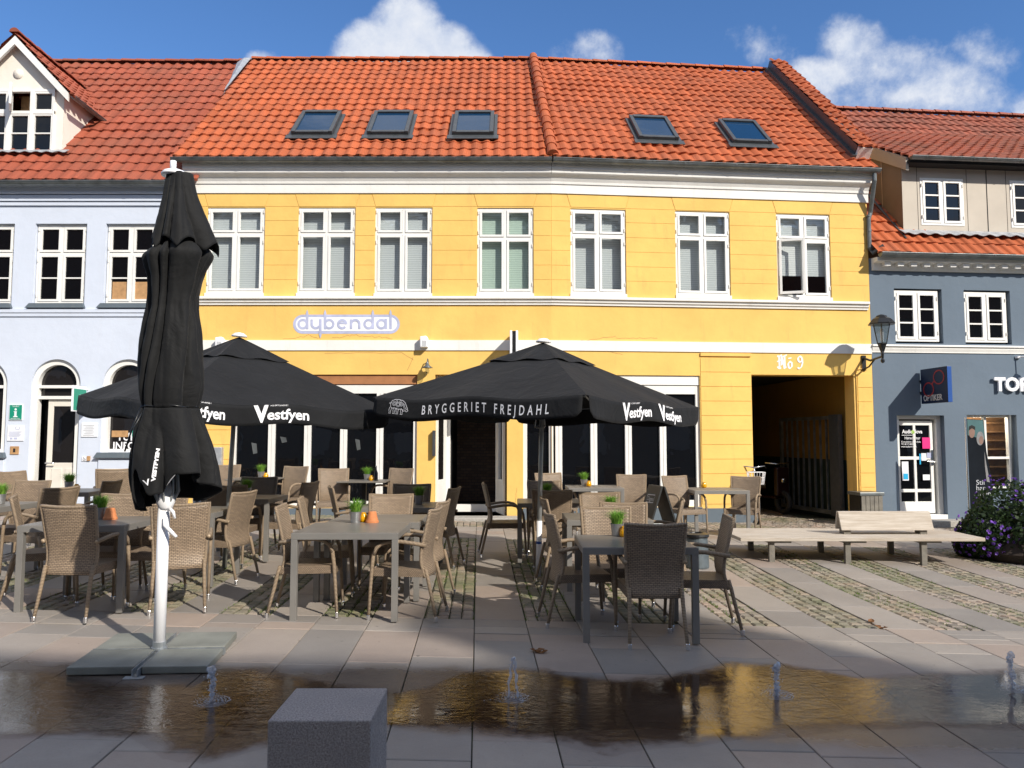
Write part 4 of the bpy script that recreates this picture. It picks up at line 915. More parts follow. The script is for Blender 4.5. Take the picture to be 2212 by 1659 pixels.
# its window: three by four casements
tfd = TF((0, DY, 0)); m = MB(tfd); ps = MB(tfd); wz0_, wz1_ = wz0, wz1; ncol = 3; cw = (wx1-wx0)/ncol; zt_ = wz0+(wz1-wz0)*.645
m.box(wx0, wx1, -.03, .05, wz0, wz0+.05); m.box(wx0, wx1, -.03, .05, wz1-.05, wz1); m.box(wx0, wx1, -.035, .05, zt_-.03, zt_+.03)
for i in range(ncol+1): m.box(max(wx0, wx0+i*cw-.03), min(wx1, wx0+i*cw+.03), -.04, .049, wz0, wz1)
for i in range(ncol):
    for (a, b_, n_) in ((wz0+.05, zt_-.03, 1), (zt_+.03, wz1-.05, 0)):
        xa, xb = wx0+i*cw+.03, wx0+(i+1)*cw-.03
        if i == 1 and n_ == 0: ps_ = None; continue
        m.box(xa, xa+.035, -.025, .03, a, b_); m.box(xb-.035, xb, -.025, .03, a, b_); m.box(xa, xb, -.024, .029, a, a+.035); m.box(xa, xb, -.024, .029, b_-.035, b_)
        if n_: m.box(xa+.035, xb-.035, -.015, .02, (a+b_)/2-.012, (a+b_)/2+.012)
        ps.quad((xa, .02, a), (xb, .02, a), (xb, .02, b_), (xa, .02, b_))
dwn = m.build('dormer_window', 'white_paint', dr, world=True); 
ps.build('dormer_pane', 'dark_glass', dr, world=True)
m = MB(tfd); xo = wx0+1*cw+.03; zc_a, zc_b = zt_+.02, wz1-.03; dxo, dyo = .22, -.36; m.add([(xo, -.05, zc_a), (xo+dxo, -.05+dyo, zc_a), (xo+dxo, -.05+dyo, zc_b), (xo, -.05, zc_b), (xo+.035, -.03, zc_a), (xo+dxo+.035, -.03+dyo, zc_a), (xo+dxo+.035, -.03+dyo, zc_b), (xo+.035, -.03, zc_b)], [(0, 1, 2, 3), (7, 6, 5, 4), (0, 4, 5, 1), (2, 6, 7, 3), (1, 5, 6, 2), (0, 3, 7, 4)]); m.build('open_casement', 'white_paint', dr, world=True)
m = MB(tfd); m.box(xo, xo+cw-.06, .3, .31, zt_, wz1); m.build('attic_room', 'sign_wood', dr, world=True)
m = MB(); bt = .17
for sgn in (-1, 1):
    x0_, x1_ = dcx, dcx+sgn*(hw+.16); zA, zB = zda+.02, zda+.02-gs*(hw+.16)
    vs = [(x0_, DY-.16, zA-bt), (x1_, DY-.16, zB-bt), (x1_, DY-.16, zB+.0), (x0_, DY-.16, zA)]; vs += [(x, y+.05, z) for x, y, z in vs]; m.add(vs, [(0, 1, 2, 3), (7, 6, 5, 4), (0, 4, 5, 1), (1, 5, 6, 2), (2, 6, 7, 3), (3, 7, 4, 0)])
m.build('bargeboard', 'white_paint', dr, world=True)
for sgn in (-1, 1):
    # slope of the dormer roof: runs along y, up towards the apex
    zB = zda+.05-gs*(hw+.2); O_ = Vector((dcx+sgn*(hw+.2), DY-.18, zB)); Bd = Vector((-sgn, 0, gs)).normalized(); Ad = Vector((0, 1, 0)); Ld = sqrt((hw+.2)**2+(gs*(hw+.2))**2); Wd = (ys_ap-DY)+.4
    kp = lambda a, b_, O_=O_, Bd=Bd: (O_.z+Bd.z*b_) > OP.z+(O_.y+a-OP.y)*tan(pa_)-.12
    tiles('dormer_roof', dr, 'tile_red', O_, Ad, Bd, Wd, Ld, .22, .31, keep=kp)
ridge_row('dormer_ridge', dr, 'tile_red', (dcx, DY-.2, zda+.08), (dcx, ys_ap+.1, zda+.08), .085)
m = MB(); xg = dcx+hw+.27; zg_ = zda-.02-gs*(hw+.2); yg1 = OP.y+(zg_-OP.z)/tan(pa_)
m.grid(lambda u, v: (xg+.05*cos(pi+pi*u), DY-.16+(yg1-DY+.2)*v, zg_+.05*sin(pi+pi*u)), 8, 1); m.tube([(xg+.05, DY-.16, zg_), (xg+.05, yg1+.04, zg_)], .01, 6); m.tube([(xg-.05, DY-.16, zg_), (xg-.05, yg1+.04, zg_)], .01, 6); m.build('dormer_gutter', 'zinc', dr, world=True)
m = MB(); m.grid(lambda u, v: (dcx-hw-.1+(2*hw+.25)*u, DY-.02-.16*v, zdb+.03-.10*v+.012*sin(u*62)*v), 60, 1); m.build('lead_apron', 'lead_grey', dr, world=True, thick=.01)
# things fixed on the pale wall
def plate(nm, mat, px0, py0, px1, py1, lab, cat, th=.015, tf=TL, f=lp):
    a, z1 = f(px0, py0); b_, z0 = f(px1, py1); r_ = thing(nm, lab, cat, tuple(tf((a, 0, z0)))); m = MB(tf); m.box(a, b_, -th-.002, -.002, z0, z1); m.build('plate', mat, r_, world=True, bevel=.003); return r_, a, b_, z0, z1
t, a, b_, z0, z1 = plate('information_sign', 'paper', 21.5, 873.5, 49, 908, 'small square green tourist sign with a white letter i on the pale blue wall', 'sign')
m = MB(TL); m.box(a+.012, b_-.012, -.02, -.017, z0+.012, z1-.012); m.build('green_field', 'sign_green', t, world=True)
def isign(mb, fn, k=1.0):
    mb.poly([fn(*p) for p in ringp(.5, .68, .085, .07, 0, 345, 16)]); 
    for r_ in ((.36, .56, .6, .52), (.42, .52, .58, .26), (.34, .26, .66, .2)): mb.poly([fn(r_[0], r_[3]), fn(r_[2], r_[3]), fn(r_[2], r_[1]), fn(r_[0], r_[1])])
def mk_i(par, fn, w, hgt):
    m = MB(TL); isign(m, fn); text_on(m, lambda x, y: fn(.5+x, .83+y), 'TOURIST', .13, align='CENTER'); text_on(m, lambda x, y: fn(.5+x, .07+y), 'INFORMATION', .10, align='CENTER'); m.build('lettering', 'text_white', par, world=True)
mk_i(t, lambda x, y: (a+(b_-a)*x, -.0225, z0+(z1-z0)*y), 1, 1)
t, a, b_, z0, z1 = plate('notice', 'paper', 17.5, 919.5, 51.5, 952.5, 'white notice with a grey ring emblem under the square green sign', 'notice')
m = MB(TL); stroke(m, lambda x, y: (a+(b_-a)*x, -.019, z0+(z1-z0)*y), ringp(.62, .84, .13, .1, 120, 400, 14), .03)
for i in range(6): m.box(a+.03+.012*(i % 2), b_-.04-.02*(i % 3), -.0195, -.0185, z0+(z1-z0)*(.58-.06*i), z0+(z1-z0)*(.58-.06*i)+.006)
m.box(a+.06, a+.1, -.0195, -.0185, z0+.03, z0+.06); m.box(a+.13, a+.19, -.0195, -.0185, z0+.03, z0+.06); m.build('print', 'mauve_paint', t, world=True)
t, a, b_, z0, z1 = plate('plaque', 'sign_wood', 23, 964, 41, 981.5, 'small brown square plaque on the pale wall left of the arched door', 'plaque'); m = MB(TL); m.box(a+.06, a+.1, -.02, -.018, z0+.04, z1-.04); m.build('engraving', 'interior_dark', t, world=True)
t, a, b_, z0, z1 = plate('notice', 'paper', 177, 913, 210.5, 944, 'white landscape notice with thin grey lines right of the arched door', 'notice'); m = MB(TL)
for i in range(7): m.box(a+.04+.02*(i % 3), b_-.06-.02*(i % 2), -.0195, -.0185, z0+.03+i*.03, z0+.034+i*.03)
m.build('print', 'zinc', t, world=True)
t, a, b_, z0, z1 = plate('wheelchair_sign', 'paper', 177.5, 986, 188, 996, 'tiny white wheelchair access sign right of the arched door', 'sign'); m = MB(TL); ZO[0] = 0; fnw = lambda x, y: (a+(b_-a)*x, -.0195-ZO[0], z0+(z1-z0)*y); stroke(m, fnw, ringp(.5, .35, .2, .2, 160, 420, 12), .07); stroke(m, fnw, [(.42, .85), (.45, .5), (.68, .5), (.78, .2)], .08); m.build('symbol', 'interior_dark', t, world=True)
plate('door_switch', 'sign_wood', 189.5, 985, 195.5, 995, 'beige push button beside the tiny wheelchair sign', 'switch', .03)
# projecting green sign
a, zt = lp(165.5, 836); _, zb_ = lp(165.5, 902); xs_ = lp(189, 860)[0]
t = thing('projecting_sign', 'green projecting tourist sign with white i sticking out beside the arched door', 'sign', tuple(TL((xs_, 0, zb_))))
m = MB(TL); m.box(xs_-.015, xs_+.015, -.50, -.06, zb_+.1, zt); m.build('sign_board', 'bright_white', t, world=True); m = MB(TL); m.box(xs_-.02, xs_+.02, -.48, -.08, zb_+.12, zt-.06); m.build('green_field', 'sign_green', t, world=True)
m = MB(TL); m.tube([(xs_, 0, zt-.05), (xs_, -.52, zt-.05)], .012, 6); m.build('bracket', 'white_paint', t, world=True)
for sx_ in (-.0215, .0215):
    m = MB(TL); isign(m, lambda x, y: (xs_+sx_, -.48+.4*(x if sx_ > 0 else 1-x), zb_+.12+(zt-zb_-.18)*y)); m.build('letter_i', 'text_white', t, world=True)

# ------------------------------------------------------------ slate blue house (right)
bh = thing('slate_blue_house', 'slate blue house with a shop door, white cottage windows and a long grey dormer', 'house', tuple(TR((SR, 0, 0))))
BS0, BS1 = SR+.004, SR+9.5; zeb = rp(1950, 560)[1]
bops = []; bw = []
for a, b_, t_, u_ in ((1931, 2032, 625, 740), (2081.5, 2180, 628.5, 742), (2330, 2430, 632, 745)):
    xa, zt = rp(a, t_); xb, zb_ = rp(b_, u_); bops.append((xa, xb+.06, zb_-.02, zt+.02, .14)); bw.append((xa, xb, zb_, zt))
dx0, dzt = rp(1937, 897); dx1 = rp(2037, 1000)[0]; bops.append((dx0, dx1+.06, .02, dzt, .3))
sx0, szt = rp(2088, 896); sx1 = rp(2192, 1000)[0]; bops.append((sx0, sx1+.08, .55, szt, .25)); bops.append((sx1+1.2, sx1+2.5, .55, szt, .25))
m = MB(TR); wall(m, BS0, BS1, -.6, zeb+.0, bops); wb = m.build('wall', 'slate_blue_plaster', bh, world=True)
m = MB(TR); a0, a1 = rp(2000, 762.5)[1], rp(2000, 746)[1]; profile_run(m, [(0, a1+.01), (-.06, a1), (-.07, a1-.03), (-.035, a1-.045), (-.04, a1-.07), (-.02, a0+.02), (-.02, a0), (0, a0)], BS0, BS1)
zc1, zc0 = rp(2000, 571)[1], rp(2000, 587)[1]; profile_run(m, [(0, zeb), (-.22, zeb-.02), (-.22, zc1), (-.08, zc1-.02), (-.05, zc0), (0, zc0)], BS0+.05, BS1)
for i in range(34): m.box(BS0+.22+i*.27, BS0+.34+i*.27, -.18, -.06, zc1-.085, zc1-.01)
m.build('cornice', 'white_plaster', wb, world=True)
for xa, xb, zb_, zt in bw: window(bh, TR, xa+.02, xb, zb_+.02, zt-.01, rows=((0, 1, 2),), rec=.04, st=.05, bar=.03)
zge = rp(1950, 556)[1]; gutter('gutter', bh, TR, BS0+.06, BS1, -.30, zge-.0)
sb = radians(45); Bb = nr_*cos(sb)+Vector((0, 0, sin(sb))); OB = Vector((BX, 14.4, 0))+Ar*(SR+.02)+nr_*(-.28)+Vector((0, 0, zge+.02)); Nb = Ar.cross(Bb).normalized(); Nb = Nb if Nb.z > 0 else -Nb
hr = rhit(OB, Bb, Nb, 1900, 243); LB = (hr-OB).dot(Bb)
pdm = rhit(OB, Bb, Nb, 1952, 502); od = (pdm-Vector((BX, 14.4, 0))).dot(nr_); sd_ = (pdm-Vector((BX, 14.4, 0))).dot(Ar)
ptop = rhit(OB, Bb, Nb, 1800, 292); bt_ = (ptop-OB).dot(Bb)
lowW = sd_-(SR+.02)
tiles('roof', bh, 'tile_orange', OB, Ar, Bb, BS1-SR, 1.55, .235, .345, flip=-1)
r2_ = tiles('roof', bh, 'tile_dark', OB+Bb*1.55-Ar*.0, Ar, Bb, BS1-SR, LB-1.55, .235, .345, flip=-1)
ridge_row('ridge_tiles', r2_, 'tile_dark', OB+Bb*LB+Vector((0, 0, .05)), OB+Ar*(BS1-SR)+Bb*LB+Vector((0, 0, .05)), .09)
m = MB(); q0 = OB+Bb*LB; q1 = q0+Ar*(BS1-SR); m.quad(q0, q1, q1+Vector((0, 5, -5)), q0+Vector((0, 5, -5))); m.build('rear_roof', 'far_roof', bh, world=True)
TD = TF(tuple(Vector((BX, 14.4, 0))+nr_*od), AL)
def dp(px, py):
    r = ray(px, py); B_ = Vector((BX, 14.4, 0))+nr_*od; k = (B_-Vector((0, 0, EYE))).dot(nr_)/r.dot(nr_); p = Vector((0, 0, EYE))+r*k; q = p-B_; return q.dot(Ar), p.z
zd0 = dp(1950, 500)[1]; zd1 = dp(1950, 358)[1]; D1 = BS1
dmw = [];
for a, b_, t_, u_ in ((1986, 2083.5, 384, 488.5), (2180, 2278, 390, 494.5), (2420, 2520, 396, 500)): xa, zt = dp(a, t_); xb, zb_ = dp(b_, u_); dmw.append((xa, xb, zb_, zt, .05))
m = MB(TD); wall(m, sd_, D1, zd0-.15, zd1, dmw)
zmeet_off = (hr-Vector((BX, 14.4, 0))).dot(nr_); pm_off = (ptop-Vector((BX, 14.4, 0))).dot(nr_)-od; zpm = ptop.z
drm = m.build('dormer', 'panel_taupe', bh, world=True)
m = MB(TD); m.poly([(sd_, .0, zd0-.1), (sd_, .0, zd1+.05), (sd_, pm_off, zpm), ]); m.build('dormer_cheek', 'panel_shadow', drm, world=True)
m = MB(TD)
for k in (1, 2, 3): yk = pm_off*k/5; zk0 = zd0+yk; zk1 = zd1+(zpm-zd1)*k/5; m.add([(sd_-.012, yk-.25*0, zk0-.02), (sd_-.012, yk+.02, zk0), (sd_-.012, yk+.02, zk1), (sd_-.012, yk, zk1)], [(0, 1, 2, 3)])
vs = [(sd_-.03, -.2, zd1-.16), (sd_-.03, -.2, zd1+.10), (sd_-.03, pm_off, zpm+.10), (sd_-.03, pm_off, zpm-.16)]; m.add(vs+[(x+.06, y, z) for x, y, z in vs], [(0, 1, 2, 3), (4, 5, 6, 7), (0, 4, 5, 1), (0, 3, 7, 4), (1, 5, 6, 2)]); m.build('verge_board', 'panel_taupe', drm, world=True)
m = MB(TD)
for xa, w_ in ((dp(2132, 430)[0], .008), (dp(1986, 430)[0]-.04, .004), (dp(2085, 430)[0]+.04, .004), (dp(2178, 430)[0]-.04, .004)): m = MB(TD); m.box(xa-w_, xa+w_, -w_*.7, 0, zd0-.1, zd1); m.build('panel_seam', 'interior_dark', drm, world=True)
for xa, xb, zb_, zt, _ in dmw: window(bh, TD, xa, xb, zb_, zt, rows=((0, 1, 2),), rec=-.01, st=.05, bar=.03, name='dormer_window')
da = atan2(zpm-zd1, pm_off+.2); Od = TD((sd_-.02, -.28, zd1+.09)); Bdr = nr_*cos(da)+Vector((0, 0, sin(da))); tiles('dormer_roof', drm, 'tile_aged', Od, Ar, Bdr, D1-sd_, (pm_off+.3)/cos(da), .235, .30, amp=.028, flip=-1)
zgd = zd1+.06; gutter('dormer_gutter', drm, TD, sd_-.02, D1, -.36, zgd+.0, r=.06)
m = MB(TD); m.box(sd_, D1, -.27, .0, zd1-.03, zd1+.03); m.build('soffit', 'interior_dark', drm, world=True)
m = MB(TD); m.grid(lambda u, v: (sd_-.1+(D1-sd_+.1)*u, .0-.20*v, zd0+.04-.13*v+.018*sin(u*190)*v), 220, 1); m.build('lead_apron', 'lead_grey', drm, world=True, thick=.01)
m = MB(TD); m.add([(sd_-.10, -.22, zd0-.2), (sd_, -.2, zd0-.2), (sd_, pm_off*.98, zpm-.02), (sd_-.10, pm_off*.98, zpm-.1)], [(0, 1, 2, 3)]); m.build('valley_flashing', 'dark_frame', drm, world=True, thick=.02)
# shop door
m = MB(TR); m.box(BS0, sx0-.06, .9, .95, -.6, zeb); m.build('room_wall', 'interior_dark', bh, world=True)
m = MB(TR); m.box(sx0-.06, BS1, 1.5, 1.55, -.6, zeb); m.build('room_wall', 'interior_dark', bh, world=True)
m = MB(TR); f_ = .07; y0 = .22
m.box(dx0, dx0+f_, .05, .3, .05, dzt); m.box(dx1-.03, dx1+.06, .12, .3, .05, dzt); m.box(dx0+f_, dx1-.03, .10, .3, dzt-f_, dzt); m.box(dx0, dx1+.06, .0, .3, -.02, .11)
dd = m.build('shop_door', 'white_paint', bh, world=True, bevel=.004)
lx0, lx1 = dx0+f_+.01, dx1-.08; zl0, zl1 = .13, dzt-.10; mx_ = (lx0+lx1)/2
zrw = [zl0+.22, rp(1990, 1061)[1], rp(1990, 990)[1], zl1-.09]
m = MB(TR); m.box(lx0, lx0+.06, .17, .22, zl0, zl1); m.box(lx1-.06, lx1, .17, .22, zl0, zl1); m.box(mx_-.025, mx_+.025, .172, .22, zl0, zl1); m.box(lx0, lx1, .171, .219, zl0, zrw[0]); m.box(lx0, lx1, .171, .219, zl1-.09, zl1)
for z in zrw[1:3]: m.box(lx0, lx1, .173, .218, z-.03, z+.03)
m.build('door_leaf', 'white_paint', dd, world=True, bevel=.003)
m = MB(TR); m.quad((lx0, .20, zl0), (lx1, .20, zl0), (lx1, .20, zl1), (lx0, .20, zl1)); m.build('pane', 'dark_glass', dd, world=True)
m = MB(TR); m.tube([(lx1-.02, .17, 1.12), (lx1-.02, .11, 1.12), (lx1-.17, .11, 1.13)], .012, 8); m.box(lx1-.045, lx1-.01, .155, .17, 1.05, 1.35); m.build('handle', 'chrome', dd, world=True)
def stk(nm, mat, px0, py0, px1, py1, y=.165): a, z1 = rp(px0, py0, .18); b_, z0 = rp(px1, py1, .18); m = MB(TR); m.box(a, b_, y, y+.004, z0, z1); return m.build(nm, mat, dd, world=True)
stk('pink_poster', 'magenta', 1991, 945, 2009, 969); stk('white_sheet', 'paper', 1989, 979, 2000.5, 995); stk('blue_sticker', 'mauve_paint', 2001, 978, 2011, 989); stk('white_sheet', 'paper', 1947, 997, 1962.5, 1038); stk('blue_sticker', 'sky_sticker', 1950.5, 1023, 1960.5, 1035, .16); stk('white_sheet', 'paper', 1992.5, 1025, 2008, 1037); stk('blue_sticker', 'sky_sticker', 1985, 980, 1988.5, 1003)
m = MB(TR); tx, tz = rp(1948, 936, .18); text_on(m, lambda x, y: (tx+x, .165, tz+y), 'AudioNova', .105, bold=.002, xs=.85); tx, tz = rp(1953, 949, .18); text_on(m, lambda x, y: (tx+x, .165, tz+y), 'Hørecenter', .08, xs=.85)
for i, s_ in enumerate(('Konsultation efter aftale', 'Tlf. 48 17 0000', 'www.audionova.dk')): tx, tz = rp(1946, 956+i*5.2, .18); text_on(m, lambda x, y: (tx+x, .165, tz+y), s_, .048, xs=.85)
tx, tz = rp(1947, 940.5, .18); m.box(tx, tx+.28, .165, .167, tz, tz+.008); m.build('door_lettering', 'text_white', dd, world=True)
m = MB(TR); tx, tz = rp(1971, 933, .18); m.poly([(tx+.033*cos(t*pi/8), .165, tz+.036*sin(t*pi/8)) for t in range(16)]); m.build('green_dot', 'sign_lime', dd, world=True)
m = MB(TR); m.box(dx0-.3, dx1+.5, -.42, .0, -.2, .03); tag(m.build('doorstep', 'granite_step', bevel=.01), 'low reddish stone step under the white shop door', 'step')
# shop window
m = MB(TR); f_ = .045; zb_ = .6
m.box(sx0, sx0+f_, .12, .2, zb_, szt); m.box(sx1-f_+.03, sx1+.03, .12, .2, zb_, szt); m.box(sx0+f_, sx1-.015, .12, .2, szt-f_, szt); m.box(sx0+f_, sx1-.015, .12, .2, zb_, zb_+f_); xm = rp(2141, 1000)[0]; m.box(xm-.022, xm+.022, .118, .2, zb_, szt)
for y in (989.5, 1073): z = rp(2150, y)[1]; m.box(sx0+f_, sx1-.015, .119, .2, z-.022, z+.022)
sw = m.build('shop_window', 'white_paint', bh, world=True, bevel=.003)
m = MB(TR); m.quad((sx0, .17, zb_), (sx1+.03, .17, zb_), (sx1+.03, .17, szt), (sx0, .17, szt)); m.build('pane', 'clear_glass', sw, world=True)
m = MB(TR); m.box(sx0-.1, sx1+1.1, 1.3, 1.32, .4, szt+.1); m.box(sx0-.05, sx0, .25, 1.3, .4, szt); m.box(sx1+1.0, sx1+1.02, .25, 1.3, .4, szt); m.box(sx0, sx1+1.0, .25, 1.3, szt, szt+.02); m.build('shop_interior', 'curtain', sw, world=True)
m = MB(TR); 
for i in range(12): m.box(xm-.1, sx1+.95, .78, .95, .62+i*.18, .65+i*.18)
m.box(xm-.15, sx1+.98, .95, .97, .5, szt-.02); m.build('display_shelves', 'interior_wood', sw, world=True)
m = MB(TR)
for z in (1.55, 2.35): m.lathe([(.03, 0), (.06, .1)], (sx1-.25, .7, z), 12)
m.build('spot_lamps', 'bright_white', sw, world=True)
ll = bpy.data.lights.new('spot_lamp_light', 'POINT'); ll.energy = 22; ll.color = (1, .82, .62); ll.shadow_soft_size = .15; lo = bpy.data.objects.new('spot_lamp_light', ll); COL.objects.link(lo); lo.location = TR((sx1-.3, .5, szt-.15))
m = MB(TR); xq = sx1+1.2; m.box(xq, xq+1.3, .17, .2, .55, szt); m.build('shop_pane', 'dark_glass', bh, world=True)
# lettering TOR...
m = MB(TR); tx, tz = rp(2149, 843.5, -.06); vs, fs = text_pts('TORVETS', .36, bold=.014)
n = len(vs); m.add([(tx+x, -.075, tz+y) for x, y in vs]+[(tx+x, -.035, tz+y) for x, y in vs], fs+[tuple(i+n for i in f[::-1]) for f in fs]); t = m.build('shop_lettering', 'bright_white'); m_ = t.modifiers.new('s', 'SOLIDIFY'); m_.thickness = .02; tag(t, 'raised white capital letters spelling the shop name high on the slate blue wall', 'sign')
# gooseneck lamp over the letters
gx, gz_ = rp(2197, 772); t = thing('gooseneck_lamp', 'small pale gooseneck lamp above the raised white letters', 'wall lamp', tuple(TR((gx, 0, gz_)))); m = MB(TR); m.tube([(gx, 0, gz_), (gx+.02, -.08, gz_), (gx+.3, -.45, gz_+.02)], .012, 8); m.build('arm', 'pole_white', t, world=True); m = MB(TR); m.lathe([(.05, -.02), (.05, .02)], (gx, -.015, gz_), 14); m.build('wall_plate', 'pole_white', t, world=True); m = MB(TR); m.lathe([(.02, .06), (.09, -.03)], (gx+.3, -.47, gz_+.0), 14); m.build('shade', 'pole_white', t, world=True)
# optician sign
ox, ozt = rp(1983, 799.5); _, ozb = rp(1990, 873); fx = ox
t = thing('optician_sign', 'dark navy projecting optician sign with red spectacles drawn on it', 'sign', tuple(TR((fx, 0, ozb)))); m = MB(TR); m.box(fx, fx+.09, -.86, -.07, ozb, ozt); m.build('sign_box', 'sign_navy', t, world=True, bevel=.004)
m = MB(TR); m.box(fx+.004, fx+.086, -.863, -.8605, ozb+.004, ozt-.004); m.build('sign_edge', 'sign_navy_side', t, world=True)
hz_ = ozt-ozb; ZO[0] = 0; fno = lambda x, y: (fx-.0035-ZO[0], -.07-.79*x, ozb+hz_*y); m = MB(TR); stroke(m, fno, ringp(.30, .40, .19, .19, 0, 345, 24), .035, True); stroke(m, fno, ringp(.70, .72, .19, .19, 0, 345, 24), .035, True); stroke(m, fno, [(.44, .52), (.48, .6), (.54, .6)], .035); m.build('spectacles', 'sign_red', t, world=True)
m = MB(TR); text_on(m, lambda x, y: (fx-.0035, -.14-x, ozb+.05+y), 'OPTIKER', .155, bold=.004, xs=.92); m.build('lettering', 'text_silver', t, world=True)
for z in (ozb+.2, ozt-.24): m = MB(TR); m.box(fx+.02, fx+.07, -.07, 0, z, z+.04); m.build('bracket', 'black_metal', t, world=True)
# dark end of the yellow gable below the party wall and between roofs
# opposite side of the square (behind the camera): it casts the foreground shade
oh = thing('opposite_house', 'long house across the square behind the viewer', 'house', (0, -8.5, 0))
m = MB(); m.box(-45, 50, -12.5, -4.5, -1, 7.5); m.build('wall', 'far_wall', oh, world=True)
m = MB(); m.add([(-45.3, -4.2, 7.3), (50.3, -4.2, 7.3), (50.3, -8.5, 12.72), (-45.3, -8.5, 12.72), (-45.3, -12.8, 7.3), (50.3, -12.8, 7.3)], [(0, 1, 2, 3), (3, 2, 5, 4), (0, 3, 4), (1, 5, 2)]); m.build('roof', 'far_roof', oh, world=True)
m = MB(); m.box(13.1, 15.4, -9.0, -8.1, 12.5, 13.95); m.box(13.0, 15.5, -9.1, -8.0, 13.95, 14.02); m.build('added_chimney', 'far_roof', oh, world=True)  # unseen stack added and sized to shade the front right chair
for i in range(24):
    for z in (1.0, 4.3):
        m = MB(); m.box(-44+i*3.9, -42.8+i*3.9, -4.48, -4.44, z, z+1.9); m.build('window', 'white_paint', oh, world=True)
#SECTION4
# ------------------------------------------------------------ fixtures on the yellow house
lx_, lz_ = rp(1866, 785); LP_ = .66; t = thing('wall_lantern', 'black hexagonal wall lantern on a bracket at the corner of the yellow house', 'lantern', tuple(TR((lx_, 0, lz_))))
m = MB(TR); m.box(lx_-.05, lx_+.03, -.03, 0, lz_-.14, lz_+.15); m.tube([(lx_-.01, -.02, lz_+.10), (lx_-.01, -.25, lz_+.03), (lx_-.01, -.45, lz_+.05), (lx_-.01, -LP_, lz_+.07)], .022, 8); m.tube([(lx_-.01, -.02, lz_-.12), (lx_-.01, -.2, lz_-.08), (lx_-.01, -.38, lz_+.03)], .016, 8); m.build('bracket', 'black_metal', t, world=True, smooth=False)
lc = (lx_-.01, -LP_, lz_); m = MB(TR); m.lathe([(.005, -.06), (.035, -.04), (.035, .0), (.02, .03), (.028, .12), (.02, .16), (.06, .29), (.07, .31)], lc, 12)
for k in range(4): a = k*pi/2+pi/4; m.tube([(lc[0]+.02*cos(a), lc[1]+.02*sin(a), lc[2]+.14), (lc[0]+.075*cos(a), lc[1]+.075*sin(a), lc[2]+.31)], .008, 6)
m.build('stem', 'black_metal', t, world=True, smooth=False)
m = MB(TR); m.lathe([(.085, .30), (.155, .66)], lc, 6, False); m.build('glass_panes', 'lantern_glass', t, world=True)
m = MB(TR)
for k in range(6): a = k*pi/3; m.tube([(lc[0]+.087*cos(a), lc[1]+.087*sin(a), lc[2]+.30), (lc[0]+.157*cos(a), lc[1]+.157*sin(a), lc[2]+.66)], .008, 5)
m.lathe([(.09, .295), (.09, .315)], lc, 6); m.build('frame', 'black_metal', t, world=True)
m = MB(TR); m.lathe([(.235, .655), (.24, .675), (.17, .76), (.10, .80), (.095, .82), (.05, .84), (.01, .85)], lc, 8); m.build('hood', 'black_metal', t, world=True)
m = MB(TR); m.lathe([(.02, .34), (.025, .55), (.01, .6)], lc, 10); m.build('bulb', 'bright_white', t, world=True)
wx_, wz_ = lp(925, 800); t = thing('bulkhead_lamp', 'small brass bulkhead lamp on the yellow pier below the alarm box', 'wall lamp', tuple(TL((wx_, 0, wz_))))
m = MB(TL); m.tube([(wx_, 0, wz_+.15), (wx_, -.1, wz_+.2), (wx_, -.16, wz_+.13)], .012, 8); m.build('arm', 'zinc', t, world=True); m = MB(TL); m.lathe([(.02, .14), (.04, .08), (.10, .035), (.10, .03), (.04, .05)], (wx_, -.16, wz_), 16, False); m.build('shade', 'zinc', t, world=True, smooth=True); m = MB(TL); m.lathe([(.035, .05), (.04, -.02), (.03, -.07), (.005, -.08)], (wx_, -.16, wz_), 12); m.build('bulb', 'lantern_glass', t, world=True, smooth=True)
for px, py, lab in ((917.5, 752, 'white alarm box on the white band right of the painted sign'), (479, 754, 'white alarm box on the white band behind the left open parasol')):
    ax, az = lp(px, py); t = thing('alarm_box', lab, 'alarm box', tuple(TL((ax, 0, az)))); m = MB(TL); m.prism([(ax-.07, az), (ax+.07, az+.0), (ax+.075, az+.17), (ax+.04, az+.215), (ax-.075, az+.20)], -.16, -.022); m.build('housing', 'bright_white', t, world=True, bevel=.015)
    m = MB(TL)
    for i in range(4): m.box(ax-.03+i*.02, ax-.024+i*.02, -.163, -.16, az+.02, az+.12)
    m.build('grille', 'zinc', t, world=True)
bx_, bz_ = lp(1110, 765); t = thing('projecting_sign', 'narrow black and white light box sticking out above the entrance', 'sign', tuple(TL((bx_, 0, bz_)))); m = MB(TL); m.box(bx_-.075, bx_-.03, -.62, -.03, bz_-.28, bz_+.36); m.box(bx_+.03, bx_+.075, -.62, -.03, bz_-.28, bz_+.36); m.build('side_shell', 'bright_white', t, world=True, bevel=.01); m = MB(TL); m.box(bx_-.03, bx_+.03, -.615, -.03, bz_-.26, bz_+.35); m.build('core', 'black_metal', t, world=True)
m = MB(TL); mx0, mz0 = lp(473, 1012); mx1, mz1 = lp(484, 966); m.box(mx0-.12, mx1, -.12, -.002, mz0, mz1); t = m.build('meter_box', 'lead_grey', bevel=.01); tag(t, 'grey metal cabinet on the yellow pier behind the closed parasol', 'cabinet')
